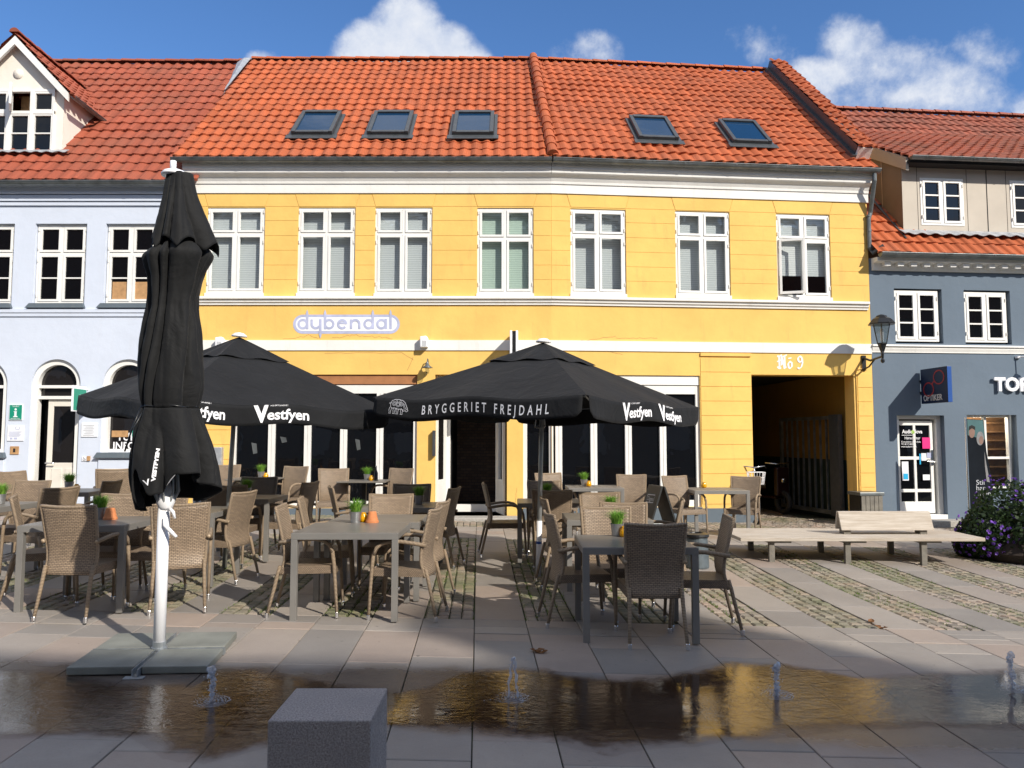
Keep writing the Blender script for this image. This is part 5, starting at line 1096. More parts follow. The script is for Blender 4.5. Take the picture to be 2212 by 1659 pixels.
# gate leaf folded back in the passage
gt = thing('gate', 'grey metal gate with vertical bars folded open inside the gateway', 'gate', tuple(TR((ga1-.06, .5, 0))))
tg = TF(mat=TR.m @ Matrix.Translation((ga1-.08, .42, 0)) @ Matrix.Rotation(radians(96), 4, 'Z')); gw, gh = 2.2, rp(1800, 895, .4)[1]
m = MB(tg); m.box(0, .30, -.05, .05, .04, gh); m.build('post_panel', 'dark_frame', gt, world=True); m = MB(tg); m.box(gw-.08, gw, -.03, .03, .06, gh-.02); m.box(.3, gw-.08, -.03, .03, gh-.09, gh-.02); m.box(.3, gw-.08, -.03, .03, .06, .14); m.build('frame', 'zinc', gt, world=True)
for i in range(8): xx = .45+i*.21; m = MB(tg); m.box(xx, xx+.03, -.02, .02, .14, gh-.09); m.build('bar', 'zinc', gt, world=True)
# scooter in the dark passage
sc = thing('scooter', 'dark red scooter parked in the shade of the gateway', 'scooter', tuple(TR((ga0+1.15, 2.2, 0)))); o_ = TR.m @ Matrix.Translation((ga0+1.15, 2.2, .02)) @ Matrix.Rotation(radians(15), 4, 'Z'); ts = TF(mat=o_)
for y in (-.6, .6):
    m = MB(ts); m.tube([(0, y+.2*cos(a*pi/8), .22+.2*sin(a*pi/8)) for a in range(16)], .055, 8, closed=True); m.build('wheel', 'tyre', sc, world=True, smooth=True)
m = MB(ts); m.grid(lambda u, v: ((.17*sin(pi*v)+.03)*cos(2*pi*u), .1+.62*(v-.3), .55+.2*sin(2*pi*u)*(.5+.5*v)), 12, 8); m.build('body', 'scooter_red', sc, world=True, smooth=True)
m = MB(ts); m.box(-.16, .16, -.62, -.5, .35, .95); m.box(-.12, .12, -.5, .1, .28, .34); m.build('leg_shield', 'scooter_red', sc, world=True, bevel=.04)
m = MB(ts); m.tube([(-.32, -.45, 1.05), (-.1, -.55, 1.02), (.1, -.55, 1.02), (.32, -.45, 1.05)], .018, 8); m.build('handlebar', 'chrome', sc, world=True, smooth=True); m = MB(ts); m.lathe([(.001, .0), (.05, .01), (.07, .05)], (0, 0, 0), 14, False); m.v = [ts((0, 0, 0))+Vector((0, 0, 0)) for v in m.v] if False else [Vector((v.x, v.y, v.z)) for v in m.v]
m = MB(ts); m.box(-.05, .05, -.66, -.6, .62, .72); m.build('headlight', 'chrome', sc, world=True, bevel=.03); m = MB(ts); m.box(-.13, .13, .05, .6, .74, .82); m.build('seat', 'tyre', sc, world=True, bevel=.04)
# bicycle standing behind the chair at the gateway corner
bc = thing('bicycle', 'bicycle with chrome handlebar and pale basket at the left corner of the gateway', 'bicycle', tuple(TR((ga0+.12, -.25, gz(5.9, 14.4))))); tb = TF(mat=TR.m @ Matrix.Translation((ga0+.06, .30, gz(5.9, 14.4))) @ Matrix.Rotation(radians(-12), 4, 'Z'))
for y in (-.52, .53):
    m = MB(tb); m.tube([(0, y+.33*cos(a*pi/12), .34+.33*sin(a*pi/12)) for a in range(24)], .017, 6, closed=True); w_ = m.build('wheel', 'tyre', bc, world=True, smooth=True)
    m = MB(tb)
    for a in range(12): m.tube([(0, y, .34), (0, y+.32*cos(a*pi/6), .34+.32*sin(a*pi/6))], .002, 3, False)
    m.build('spokes', 'chrome', w_, world=True)
m = MB(tb); m.tube([(0, -.52, .34), (0, -.40, .9)], .015, 8); m.tube([(0, -.42, .8), (0, -.02, .30), (0, .18, .82)], .015, 8); m.tube([(0, -.02, .3), (0, .53, .34)], .012, 8); m.tube([(0, .16, .76), (0, .53, .34)], .010, 8); m.build('frame', 'black_metal', bc, world=True, smooth=True)
m = MB(tb); m.tube([(0, -.40, .88), (0, -.42, 1.06)], .013, 8); m.tube([(-.26, -.20, 1.04), (-.2, -.34, 1.09), (0, -.44, 1.06), (.2, -.34, 1.09), (.26, -.20, 1.04)], .012, 8); m.build('handlebar', 'chrome', bc, world=True, smooth=True)
m = MB(tb); m.box(-.06, .06, .05, .3, .86, .91); m.build('saddle', 'tyre', bc, world=True, bevel=.025)
m = MB(tb)
for z, s_ in ((.98, .15), (.88, .135), (.76, .12)): m.tube([(-s_, -.44-s_*1.6, z), (s_, -.44-s_*1.6, z), (s_, -.46, z), (-s_, -.46, z)], .006, 5, closed=True)
for i in range(7):
    x = -.15+i*.05; m.tube([(x, -.68, .98), (x*.8, -.632, .76)], .005, 4)
for i in range(4):
    y = -.48-i*.06; m.tube([(-.15, y, .98), (-.12, y, .76)], .005, 4); m.tube([(.15, y, .98), (.12, y, .76)], .005, 4)
m.build('basket', 'pole_white', bc, world=True)
# slatted bin at the house corner
a, b_ = rp(1856, 1090, -.5)[0], rp(1909, 1090, -.5)[0]; zz = gz(7.2, 14.6); t = thing('planter_bin', 'grey wooden slatted bin between the gateway and the shop door', 'bin', tuple(TR((a, -.5, zz)))); m = MB(TR); m.box(a+.02, b_-.02, -.5, -.12, zz, zz+.58); m.build('body', 'black_metal', t, world=True); m = MB(TR); m.box(a, b_, -.54, -.08, zz+.58, zz+.64); m.build('lid', 'zinc', t, world=True, bevel=.008)
for i in range(5): w_ = (b_-a-.06)/5; m = MB(TR); m.box(a+.035+i*w_, a+.025+(i+1)*w_, -.53, -.501, zz+.03, zz+.575); m.build('slat', 'grey_wood', t, world=True)
# banner flag
bnx = [(2088, 905), (2124, 907), (2131, 975), (2143, 1040), (2146, 1100), (2097, 1110), (2092, 990)]; OB_ = -1.0
bpts = [rp(x, y, OB_) for x, y in bnx]; t = thing('banner', 'dark advertising banner flag with a printed couple in front of the shop window', 'banner', tuple(TR((bpts[5][0], OB_, gz(8, 13.8)))))
def cloth(mb, pts, y): mb.add([(x, y+.0, z) for x, z in pts], [tuple(range(len(pts)))])
m = MB(TR); m.prism(bpts, OB_, OB_+.006); m.build('cloth', 'banner_dark', t, world=True); m = MB(TR); px0 = bpts[0][0]; m.tube([(bpts[5][0]-.02, OB_+.01, gz(8, 13.8)), (bpts[6][0]-.03, OB_+.01, bpts[6][1]), (bpts[0][0]-.02, OB_+.01, bpts[0][1]+.03)], .012, 8); m.build('pole', 'chrome', t, world=True)
def bfan(nm, mat, pts, y=-.003): m = MB(TR); m.poly([(rp(x, yy_, OB_)[0], OB_+y, rp(x, yy_, OB_)[1]) for x, yy_ in pts]); m.build(nm, mat, t, world=True)
bfan('print_teal', 'banner_teal', [(2089, 906), (2123, 908), (2128, 950), (2090, 940)])
bfan('print_face', 'skin_print', ringp(2099, 934, 6.5, 12, 0, 345, 18), -.005); bfan('print_hair', 'tyre', [(2092, 930), (2093, 921), (2099, 918), (2106, 922), (2106, 929), (2099, 925)], -.007)
bfan('print_hair', 'hair_print', ringp(2117, 947, 8, 15, 0, 345, 18), -.005); bfan('print_face', 'skin_print', ringp(2119, 951, 4.5, 9, 0, 345, 18), -.007); bfan('print_coat', 'hair_print', [(2126, 975), (2130, 1000), (2138, 1042), (2131, 1040), (2127, 1005)], -.005)
m = MB(TR)
for i, s_ in enumerate(('Stil', 'har', 'ingen')): tx, tz = rp(2108, 1047+i*12, OB_); text_on(m, lambda x, y: (tx+x, OB_-.006, tz+y), s_, .125, xs=1.1)
m.build('lettering', 'text_silver', t, world=True)

# ------------------------------------------------------------ wicker chairs
def uvbox(mb, x0, x1, y0, y1, z0, z1):
    for (ax, s_) in ((0, x0), (0, x1), (1, y0), (1, y1), (2, z0), (2, z1)):
        if ax == 0: q_ = [(s_, y0, z0), (s_, y1, z0), (s_, y1, z1), (s_, y0, z1)]; uv = [(p[1], p[2]) for p in q_]
        elif ax == 1: q_ = [(x0, s_, z0), (x1, s_, z0), (x1, s_, z1), (x0, s_, z1)]; uv = [(p[0], p[2]) for p in q_]
        else: q_ = [(x0, y0, s_), (x1, y0, s_), (x1, y1, s_), (x0, y1, s_)]; uv = [(p[0], p[1]) for p in q_]
        if s_ in (x0, y1, z0) and ax in (0, 1, 2) and s_ == (x0, y1, z0)[ax]: q_ = q_[::-1]; uv = uv[::-1]
        mb.add(q_, [(0, 1, 2, 3)], uv)
def backy(v): return -.235+.05*sin(pi*min(v, .45)/.9)-.125*max(0, v-.22)**1.1
chair0 = thing('wicker_chair', 'x', 'chair', (0, 0, 0))
m = MB(); pts = []
def bfn(u, v): w = .205+.028*v; x = (2*u-1)*w; return (x, backy(v)+.022*(2*u-1)**2*1.0, .365+.555*v+.012*(2*u-1)**2*v)
m.grid(bfn, 12, 14, uvf=lambda u, v: ((2*u-1)*.22, .365+.555*v)); bk_ = m.build('backrest', 'wicker', chair0, smooth=True, thick=.020)
m = MB(); ed = [bfn(0, v/14) for v in range(15)]+[bfn(u/12, 1) for u in range(1, 12)]+[bfn(1, v/14) for v in range(14, -1, -1)]; m.tube(ed, .0145, 8); m.build('back_frame', 'wicker_wrap', chair0, smooth=True)
m = MB()
def sfn(u, v):
    x = (2*u-1)*(.215+.01*v)
    if v < .86: t_ = v/.86; return (x, -.205+.43*t_, .432-.008*sin(pi*t_)*(1-(2*u-1)**2))
    t_ = (v-.86)/.14; return (x, .225+.02*sin(t_*pi/2), .432-.018*(1-cos(t_*pi/2))-.055*t_)
m.grid(sfn, 10, 22, uvf=lambda u, v: ((2*u-1)*.22, v*.52)); m.grid(lambda u, v: ((-.216 if u < .5 else -.216)+0*u, -.2+.43*u, .432-.06*v), 6, 1, uvf=lambda u, v: (u*.43, v*.06)); m.grid(lambda u, v: (.216, -.2+.43*u, .432-.06*v), 6, 1, uvf=lambda u, v: (u*.43, v*.06))
m.build('seat', 'wicker_fine', chair0, smooth=False, thick=.014)
for s_ in (-1, 1):
    m = MB(); m.tube([(s_*.232, .268, .028), (s_*.236, .25, .3), (s_*.240, .238, .46), (s_*.242, .225, .56)], [.0135, .0155, .0165, .0165], 8, True); lg = m.build('leg', 'wicker_wrap', chair0, smooth=True)
    m = MB(); m.lathe([(.014, 0), (.016, .004), (.0165, .045), (.0145, .05)], (s_*.232, .268, 0), 12); m.build('foot_cap', 'chrome', lg, smooth=False)
    m = MB(); m.tube([(s_*.218, -.315, .028), (s_*.207, -.262, .25), (s_*.203, -.235, .37), (s_*.203, -.215, .44)], [.0135, .0155, .0165, .0165], 8, True); lg = m.build('leg', 'wicker_wrap', chair0, smooth=True)
    m = MB(); m.lathe([(.014, 0), (.016, .004), (.0165, .045), (.0145, .05)], (s_*.218, -.315, 0), 12); m.build('foot_cap', 'chrome', lg, smooth=False)
    m = MB(); m.tube([(s_*.242, .225, .555), (s_*.243, .20, .615), (s_*.244, .155, .65), (s_*.245, .08, .668), (s_*.245, -.02, .668), (s_*.242, -.12, .655), (s_*.232, -.225, .638)], .0175, 8, True); m.build('armrest', 'wicker_wrap', chair0, smooth=True)
def at_px(px, Y, z=.65): 
    r = ray(px, 1050); zz = z; k = Y/ (cos(TH)); 
    # X at depth Y, height z
    f = Y*cos(TH)+(z-EYE)*sin(TH); return (px-1106)/FPX*f
CH = [
 (142, 6.42, -4, 'wicker chair seen from behind at the near side of the front left table'),
 (388, 6.80, 20, 'sunlit wicker chair seen from behind just right of the closed parasol pole, angled left'),
 (22, 7.15, -62, 'wicker chair cut by the left edge of the photo beside the front left table'),
 (69, 9.25, 172, 'wicker chair with half shaded inner back behind the left edge table'),
 (20, 10.5, -100, 'tan wicker chair farthest back at the left edge of the photo'),
 (130, 8.3, 72, 'dark shaded wicker chair side-on between the left edge table and the arched door'),
 (245, 11.1, 28, 'dark leaning wicker chair in front of the pale panel under the arched window'),
 (243, 9.35, 92, 'small dark shaded chair back just left of the closed parasol skirt'),
 (269, 7.74, 178, 'wicker chair facing the viewer behind the front left table, left one of the pair'),
 (352, 7.80, 184, 'wicker chair facing the viewer directly behind the closed parasol pole, right one of the pair'),
 (487, 12.9, 185, 'wicker chair by the folding doors behind the grey pole of the left parasol'),
 (487, 9.05, 0, 'dark shaded chair back directly behind the left parasol pole'),
 (560, 10.5, 182, 'dark shaded chair beyond the table with the shaded plant'),
 (529, 8.3, 78, 'sunlit wicker chair side-on right of the left parasol pole, facing left'),
 (602, 6.92, -84, 'wicker chair at the left side of the central front table, nearer one'),
 (645, 7.75, -80, 'wicker chair at the left side of the central front table, farther one'),
 (712, 9.25, -72, 'single sunlit chair back standing beyond the left far corner of the central front table'),
 (672, 9.75, 80, 'dark shaded chair leaning right beyond the pair at the central table left side'),
 (640, 12.85, 158, 'large sunlit armchair turned left at the folding doors, right of the square table'),
 (720, 12.5, 192, 'armchair facing the viewer at the left of the pedestal table by the folding doors'),
 (868, 12.95, 152, 'armchair in front of the yellow pier left of the entrance'),
 (890, 9.95, 180, 'dark shaded chair back just left of the entrance pier bottom'),
 (845, 8.48, 180, 'coarsely woven sunlit chair at the head of the central front table'),
 (944, 6.88, 83, 'wicker chair at the right side of the central front table, nearer one'),
 (960, 7.65, 80, 'wicker chair at the right side of the central front table, farther one'),
 (984, 9.4, 78, 'dark chair side-on in front of the entrance step, facing left'),
 (1183, 6.78, -82, 'wicker chair at the left side of the front right table'),
 (1172, 8.45, -84, 'wicker chair just right of the right parasol pole, farther back than the front right table'),
 (1193, 9.35, -3, 'wicker chair back crossed by a diagonal shadow behind the right parasol pole'),
 (1294, 9.35, 180, 'hindmost of the three sunlit chairs facing the viewer behind the front right table'),
 (1308, 7.46, 180, 'nearest sunlit chair facing the viewer across the front right table'),
 (1347, 8.02, 176, 'sunlit chair facing the viewer half hidden at the right of the nearest facing chair'),
 (1183, 12.6, 205, 'armchair left of the slatted table beside the right parasol pole'),
 (1176, 10.9, 180, 'small coarse sunlit chair back hidden behind the right parasol pole'),
 (1364, 12.65, 172, 'armchair between the middle slatted table and the black pavement board'),
 (1456, 12.6, 204, 'armchair between the black pavement board and the right slatted table'),
 (1612, 12.8, 152, 'armchair at the far right beside the gateway corner'),
 (1476, 8.5, 78, 'tan chair back seen side-on above the grey ash bucket'),
 (1418, 6.0, 1, 'dark woven chair seen from behind at the near side of the front right table'),
 (1578, 6.66, 84, 'wicker chair at the right side of the front right table, shaded back'),
 (1044, 10.25, -84, 'dark chair side-on right of the entrance, facing right to a small table'),
]
for i, (px, Y, yaw, lab) in enumerate(CH):
    x = at_px(px, Y); a = radians(yaw); lx, ly = x+sin(a)*(-.27)*-1*0, Y
    # the back sits .27 behind the chair centre along -local y
    cx = x - sin(a)*.27; cy = Y + cos(a)*.27
    loc = (cx, cy, gz(cx, cy)-.001)
    if i == 0: c = chair0; c.location = loc; c.rotation_euler = (0, 0, a); c['label'] = lab; c['group'] = 'woven wicker armchairs on the terrace'; tree(c)
    else: dup(chair0, loc, a, lab, 'woven wicker armchairs on the terrace')
# ------------------------------------------------------------ tables
def leg_table(nm, w, d, h=.735, slats=False, lw=.052):
    t = thing(nm, 'x', 'table'); ap = .055
    if slats:
        n = 8; sw_ = (w-.03)/n; m = MB()
        for i in range(n): m.box(-w/2+.015+i*sw_+.004, -w/2+.015+(i+1)*sw_-.004, -d/2+.02, d/2-.02, h-.02, h)
        m.build('tabletop', 'tabletop_slats', t, bevel=.002)
    else: m = MB(); m.box(-w/2+.006, w/2-.006, -d/2+.006, d/2-.006, h-.02, h+.002); m.build('tabletop', 'tabletop_grey', t, bevel=.002)
    m = MB(); z0, z1 = h-ap-.0, h-.002; f=.0
    m.box(-w/2, w/2, -d/2, -d/2+.03, z0, z1); m.box(-w/2, w/2, d/2-.03, d/2, z0, z1); m.box(-w/2, -w/2+.03, -d/2+.03, d/2-.03, z0, z1); m.box(w/2-.03, w/2, -d/2+.03, d/2-.03, z0, z1)
    m.build('apron', 'table_metal', t, bevel=.002)
    for sx_ in (-1, 1):
        for sy in (-1, 1):
            xc, yc = sx_*(w/2-lw/2), sy*(d/2-lw/2); m = MB(); m.box(xc-lw/2, xc+lw/2, yc-lw/2, yc+lw/2, 0, z0-.0005); m.build('leg', 'table_metal', t, bevel=.002)
    return t
ta = leg_table('cafe_table', .90, .82); tsl = leg_table('cafe_table', .86, .84, slats=True)
tp = thing('pedestal_table', 'x', 'table'); m = MB(); m.box(-.38, .38, -.36, .36, .725, .745); m.build('tabletop', 'tabletop_grey', tp, bevel=.003); m = MB(); m.box(-.035, .035, -.035, .035, .03, .725); m.build('column', 'black_metal', tp); m = MB(); m.box(-.28, .28, -.03, .03, 0, .03); m.box(-.03, .03, -.28, -.03, .001, .029); m.box(-.03, .03, .03, .28, .001, .029); m.build('base', 'black_metal', tp)
TB = [
 (ta, -3.78, 7.12, 2, 'grey metal table in the front left corner with an upturned terracotta pot'),
 (ta, -5.68, 8.35, 0, 'grey metal table at the left edge behind the front left table'),
 (ta, -5.72, 10.1, 3, 'dark shaded table in front of the arched door'),
 (ta, -3.46, 8.32, 0, 'grey table behind the closed parasol with drinking glasses on it'),
 (ta, -3.36, 9.78, 0, 'dark shaded grey table right of the left parasol pole'),
 (ta, -1.41, 7.03, 0, 'grey metal table front centre, the near one of the joined pair'),
 (ta, -1.33, 7.87, 0, 'grey metal table front centre, the far one of the joined pair'),
 (ta, -1.30, 9.3, 0, 'dark shaded small table left of the entrance step'),
 (ta, 1.00, 6.53, 0, 'grey metal table nearest the viewer at the front right'),
 (ta, 1.02, 8.56, 0, 'grey metal table behind the front right table'),
 (ta, .52, 10.12, 0, 'dark shaded table right of the entrance behind the right parasol pole'),
 (tsl, 1.31, 12.55, 0, 'slatted table in front of the right folding doors, middle'),
 (tsl, 3.27, 12.6, 0, 'slatted table in front of the yellow pier by the gateway'),
 (tp, -4.12, 12.6, 0, 'square pedestal table by the left end of the folding doors'),
 (tp, -2.38, 12.6, 2, 'square pedestal table with a bottle in front of the left folding doors'),
]
used = set(); TOPS = []
for src, x, y, rz, lab in TB:
    loc = (x, y, gz(x, y)); TOPS.append(loc)
    if src.name not in used: used.add(src.name); src.location = loc; src.rotation_euler = (0, 0, radians(rz)); src['label'] = lab; src['group'] = 'cafe tables on the terrace'; tree(src)
    else: dup(src, loc, radians(rz), lab, 'cafe tables on the terrace')
# ------------------------------------------------------------ things on the tables
def tuft(n, h, sp, seed):
    R = random.Random(seed); m = MB()
    for _ in range(n):
        a = R.uniform(0, 2*pi); r = R.uniform(0, sp); x, y = r*cos(a), r*sin(a); le = R.uniform(.15, 1.0); hh = h*R.uniform(.6, 1.1); w = .0022
        dx, dy = cos(a+R.gauss(0, .5))*le*h*.8, sin(a+R.gauss(0, .5))*le*h*.8; px_, py_ = -sin(a)*w, cos(a)*w
        p1 = (x+dx*.3, y+dy*.3, hh*.6); p2 = (x+dx, y+dy, hh*(1-.35*le))
        m.add([(x-px_, y-py_, 0), (x+px_, y+py_, 0), (p1[0]+px_*1.2, p1[1]+py_*1.2, p1[2]), (p1[0]-px_*1.2, p1[1]-py_*1.2, p1[2]), p2], [(0, 1, 2, 3), (3, 2, 4)])
    return m
pt = thing('potted_grass', 'x', 'potted plant'); m = MB(); m.lathe([(.041, 0), (.043, .003), (.056, .098), (.059, .100), (.059, .106), (.053, .106), (.050, .085), (.001, .085)], (0, 0, 0), 24, False); m.build('pot', 'bucket_zinc', pt, smooth=False); m = tuft(300, .165, .046, 5); m.v = [Vector((v.x, v.y, v.z+.083)) for v in m.v]; m.build('grass_tuft', 'grass_blades', pt); m = MB(); m.lathe([(.05, .086), (.001, .09)], (0, 0, 0), 16, False); m.build('soil', 'soil', pt)
cd_ = thing('candle_jar', 'x', 'candle jar'); m = MB(); m.lathe([(.030, 0), (.040, .012), (.043, .035), (.036, .062), (.022, .082), (.0235, .09), (.021, .09), (.019, .08)], (0, 0, 0), 20, False); m.build('glass_jar', 'candle_glass', cd_, smooth=True); m = MB(); m.lathe([(.018, .01), (.018, .05)], (0, 0, 0), 12); m.build('candle', 'bright_white', cd_, smooth=True)
ug = thing('upturned_pot', 'x', 'terracotta pot'); m = MB(); m.lathe([(.062, 0), (.062, .018), (.056, .022), (.038, .098), (.034, .104), (.008, .105)], (0, 0, 0), 28); m.build('pot', 'terracotta', ug, smooth=False)
def on_table(i, px, zoff=0):
    x, y, z = TOPS[i]; return z+.738
def place_at(px, Y, ti): z = on_table(ti, px); f = Y*cos(TH)+(z-EYE)*sin(TH); return ((px-1106)/FPX*f, Y, z)
PL = [(216, 7.25, 0, 'potted grass in a zinc pot beside the terracotta pot on the front left table'), (149, 10.15, 2, 'dark shaded potted grass on the table in front of the arched door'), (564, 12.75, 13, 'potted grass beside an orange jar by the left folding doors'), (533, 9.85, 4, 'shaded potted grass directly right of the left parasol pole'),
      (768, 7.42, 6, 'potted grass in a zinc pot on the central front table'), (905, 9.35, 7, 'small shaded grass tuft on the dark table left of the entrance'), (1262, 12.6, 11, 'small potted grass on the middle slatted table'), (1333, 6.85, 8, 'potted grass in a zinc pot on the front right table'), (1319, 8.6, 9, 'grass tuft peeping over the chair backs behind the front right table'), (1182, 10.3, 10, 'shaded grass tuft behind the right parasol pole'), (793, 12.7, 14, 'potted plant beside a bottle on the pedestal table'), (0, 8.4, 1, 'potted grass cut off by the left edge of the photo')]
CD = [(165, 9.9, 2, 'yellow jar glowing on the table in front of the arched door'), (574, 12.65, 13, 'orange jar beside the potted grass by the left folding doors'), (391, 8.3, 3, 'yellow jar right of the closed parasol pole'), (785, 7.5, 6, 'yellow jar squeezed between grass pot and terracotta pot on the central table'), (1272, 12.5, 11, 'yellow jar on the middle slatted table'), (1349, 6.78, 8, 'yellow jar half hidden behind the front right chair back'), (1521, 12.85, 12, 'yellow jar alone on the right slatted table'), (802, 12.6, 14, 'small yellow jar on the pedestal table')]
UG = [(238, 7.2, 0, 'upturned terracotta pot on the front left table'), (804, 7.44, 6, 'upturned terracotta pot on the central front table')]
for src, lst, gname in ((pt, PL, 'zinc pots of grass on the tables'), (cd_, CD, 'yellow glass jars on the tables'), (ug, UG, 'upturned terracotta pots')):
    for i, (px, Y, ti, lab) in enumerate(lst):
        loc = place_at(px, Y, ti)
        if i == 0: src.location = loc; src['label'] = lab; src['group'] = gname; tree(src)
        else: dup(src, loc, i*1.3, lab, gname)
for px, Y, lab in ((423, 8.35, 'clear tumbler on the table behind the closed parasol, left one'), (436, 8.3, 'clear tumbler on the table behind the closed parasol, right one')):
    x, y, z = place_at(px, Y, 3); m = MB(); m.lathe([(.028, 0), (.036, .12), (.034, .12), (.027, .008), (.001, .008)], (0, 0, 0), 18, False); o = m.build('tumbler', 'tumbler_glass', smooth=True); o.location = (x, y, z); tag(o, lab, 'glass')
x, y, z = place_at(812, 12.55, 14); t = thing('bottle', 'slim green glass bottle on the pedestal table by the folding doors', 'bottle', (x, y, z)); m = MB(); m.lathe([(.03, 0), (.032, .02), (.032, .13), (.013, .18), (.012, .24)], (0, 0, 0), 14); m.build('glass', 'dark_glass', t, smooth=True); m = MB(); m.lathe([(.0135, .225), (.0135, .245)], (0, 0, 0), 10); m.build('cap', 'chrome', t)
#SECTION5
# ------------------------------------------------------------ open parasols
def parasol(X, Y, half, phi, hc, tx, ty, ap, lab, texts, polemat, lower=False):
    z0 = gz(X, Y); t = thing('parasol', lab, 'parasol', (X, Y, z0), group='black square parasols')
    Rz = Matrix.Rotation(phi, 4, 'Z'); n = Vector((-tx, -ty, 1)).normalized(); Q = Vector((0, 0, 1)).rotation_difference(n).to_matrix().to_4x4()
    T = TF(mat=Q @ Rz); hc -= z0; ap -= z0; c4 = [(-1, -1), (1, -1), (1, 1), (-1, 1)]
    def cp(e, s, t_):  # edge e, s 0..1 along, t 0..1 from apex
        a = Vector(c4[e]); b_ = Vector(c4[(e+1) % 4]); p = a.lerp(b_, s)*half*t_; z = ap-(ap-hc)*(t_**1.06)-.035*t_*sin(2*pi*s)**2*(.4+.6*t_)-.012*sin(pi*t_)
        return Vector((p.x, p.y, z))
    m = MB(T)
    for e in range(4): m.grid(lambda u, v: cp(e, u, .02+.98*v), 24, 16)
    m.build('canopy', 'parasol_cloth', t, smooth=False, thick=.004)
    m = MB(T)
    for e in range(4): m.grid(lambda u, v: cp(e, u, .0+.33*v)+Vector((0, 0, .045-.025*v+.012*sin(4*pi*u)*v)), 12, 6)
    m.build('vent_cap', 'parasol_cloth', t, thick=.004)
    vh = .205
    def vp(e, s, d):
        p = cp(e, s, 1.0); a = Vector(c4[e]); b_ = Vector(c4[(e+1) % 4]); o = ((a+b_)/2).normalized(); w = d/vh
        return p+Vector((o.x, o.y, 0))*(.006+.018*w*sin(s*9+e*2)+.012*w)+Vector((0, 0, -d))
    for e in range(4):
        m = MB(T); n_ = 48
        def vf(u, v):
            s = .012+.976*u; k = min(1, (min(u, 1-u)+.0)/.035); d = vh*(1-.30*(1-k)**2)*(1+.035*sin(s*7+e)); return vp(e, s, d*v)
        m.grid(vf, n_, 6); m.build('valance', 'parasol_cloth', t, smooth=True, thick=.003)
    m = MB(T); m.lathe([(.005, ap+.10), (.05, ap+.092), (.085, ap+.065), (.09, ap+.05)], (0, 0, 0), 20); m.build('finial', 'pole_white', t, smooth=True)
    m = MB(T)
    for e in range(4):
        for s in (0, .5):
            p = cp(e, s, .97)-Vector((0, 0, .03)); m.tube([(0, 0, ap-.05), p], .011, 5)
    m.build('ribs', 'pole_grey', t)
    m = MB(T)
    for e in range(4):
        for s in (0, .5): m.tube([(0, 0, ap-.55), cp(e, s, .5)-Vector((0, 0, .04))], .009, 5)
    m.build('struts', 'pole_grey', t)
    m = MB(T); m.tube([(0, 0, .0), (0, 0, ap)], .026, 14); m.build('pole', polemat, t, smooth=True)
    m = MB(T); m.lathe([(.03, ap-.6), (.055, ap-.58), (.055, ap-.52), (.03, ap-.50)], (0, 0, 0), 14); m.build('hub', 'pole_grey', t)
    if lower: m = MB(T); m.tube([(0, 0, -.02), (0, 0, .62)], .031, 14); m.build('lower_pole', 'pole_white', t, smooth=True); m = MB(T); m.tube([(0, 0, .36), (0, 0, .39)], .0325, 14); m.build('blue_ring', 'sign_navy_side', t)
    if lower: m = MB(T); z_ = hc-.25; m.tube([(-.05, -.03, z_+.12), (-.07, -.03, z_-.02), (-.05, -.03, z_-.04), (.05, -.03, z_-.04), (.07, -.03, z_-.02), (.05, -.03, z_+.12)], .006, 6); m.build('crank_loop', 'pole_grey', t)
    sil = 'text_white'
    for (e, s0, s1, kind) in texts:
        m = MB(T)
        L = 2*half; fn = lambda x, y, e=e, s0=s0: vp(e, min(max(s0+x/L, 0), 1), max(vh-.04-y, .0))+Vector(((Vector(c4[e])+Vector(c4[(e+1) % 4])).normalized().x, (Vector(c4[e])+Vector(c4[(e+1) % 4])).normalized().y, 0))*(.007+ZO[0])
        ZO[0] = 0
        if kind == 'frej':
            vs, fs = text_pts('BRYGGERIET FREJDAHL', .14, bold=.0015, spacing=1.75); mx__ = max(v[0] for v in vs); k = (s1-s0)*L/mx__
            m.add([fn(x*k, y*.98+.012) for x, y in vs], fs)
        elif kind == 'vest':
            W_ = (s1-s0)*L; vs, fs = text_pts('V', .225, bold=.012, shear=-.1); m.add([fn(x*.95, y+.0) for x, y in vs], fs)
            ZO[0] = .0006; vs, fs = text_pts('estfyen', .150, bold=.0035, spacing=.97); mx__ = max(v[0] for v in vs); k = (W_-.13)/mx__; m.add([fn(.12+x*k, y+.015) for x, y in vs], fs)
            vs, fs = text_pts('A/S BRYGGERIET', .028); m.add([fn(.15+x, y+.15) for x, y in vs], fs)
        elif kind == 'boar':
            W_ = (s1-s0)*L; k = W_; g_ = lambda x, y: fn(x*k, y*k*.86)
            body = [(.12, .42), (.18, .56), (.34, .62), (.52, .63), (.70, .60), (.82, .52), (.88, .42), (.95, .30), (1.0, .18), (.93, .14), (.86, .18), (.76, .16), (.70, .24)]
            stroke(m, g_, body, .022); stroke(m, g_, [(.12, .42), (.08, .48), (.05, .42)], .016); stroke(m, g_, [(.12, .42), (.14, .28), (.24, .24), (.36, .26), (.5, .22), (.70, .24)], .020)
            for x0 in (.10, .30, .46, .68): stroke(m, g_, [(x0, .28), (x0-.03, .16), (x0+.0, .06), (x0-.04, .02), (x0+.07, .02), (x0+.06, .10), (x0+.09, .24)], .018)
            for cx, cy, r in ((.30, .44, .09), (.30, .44, .045), (.50, .42, .10), (.50, .42, .06), (.66, .44, .08), (.66, .44, .035), (.42, .54, .04), (.60, .55, .04)): stroke(m, g_, ringp(cx, cy, r, r, 0, 330, 12), .014, True)
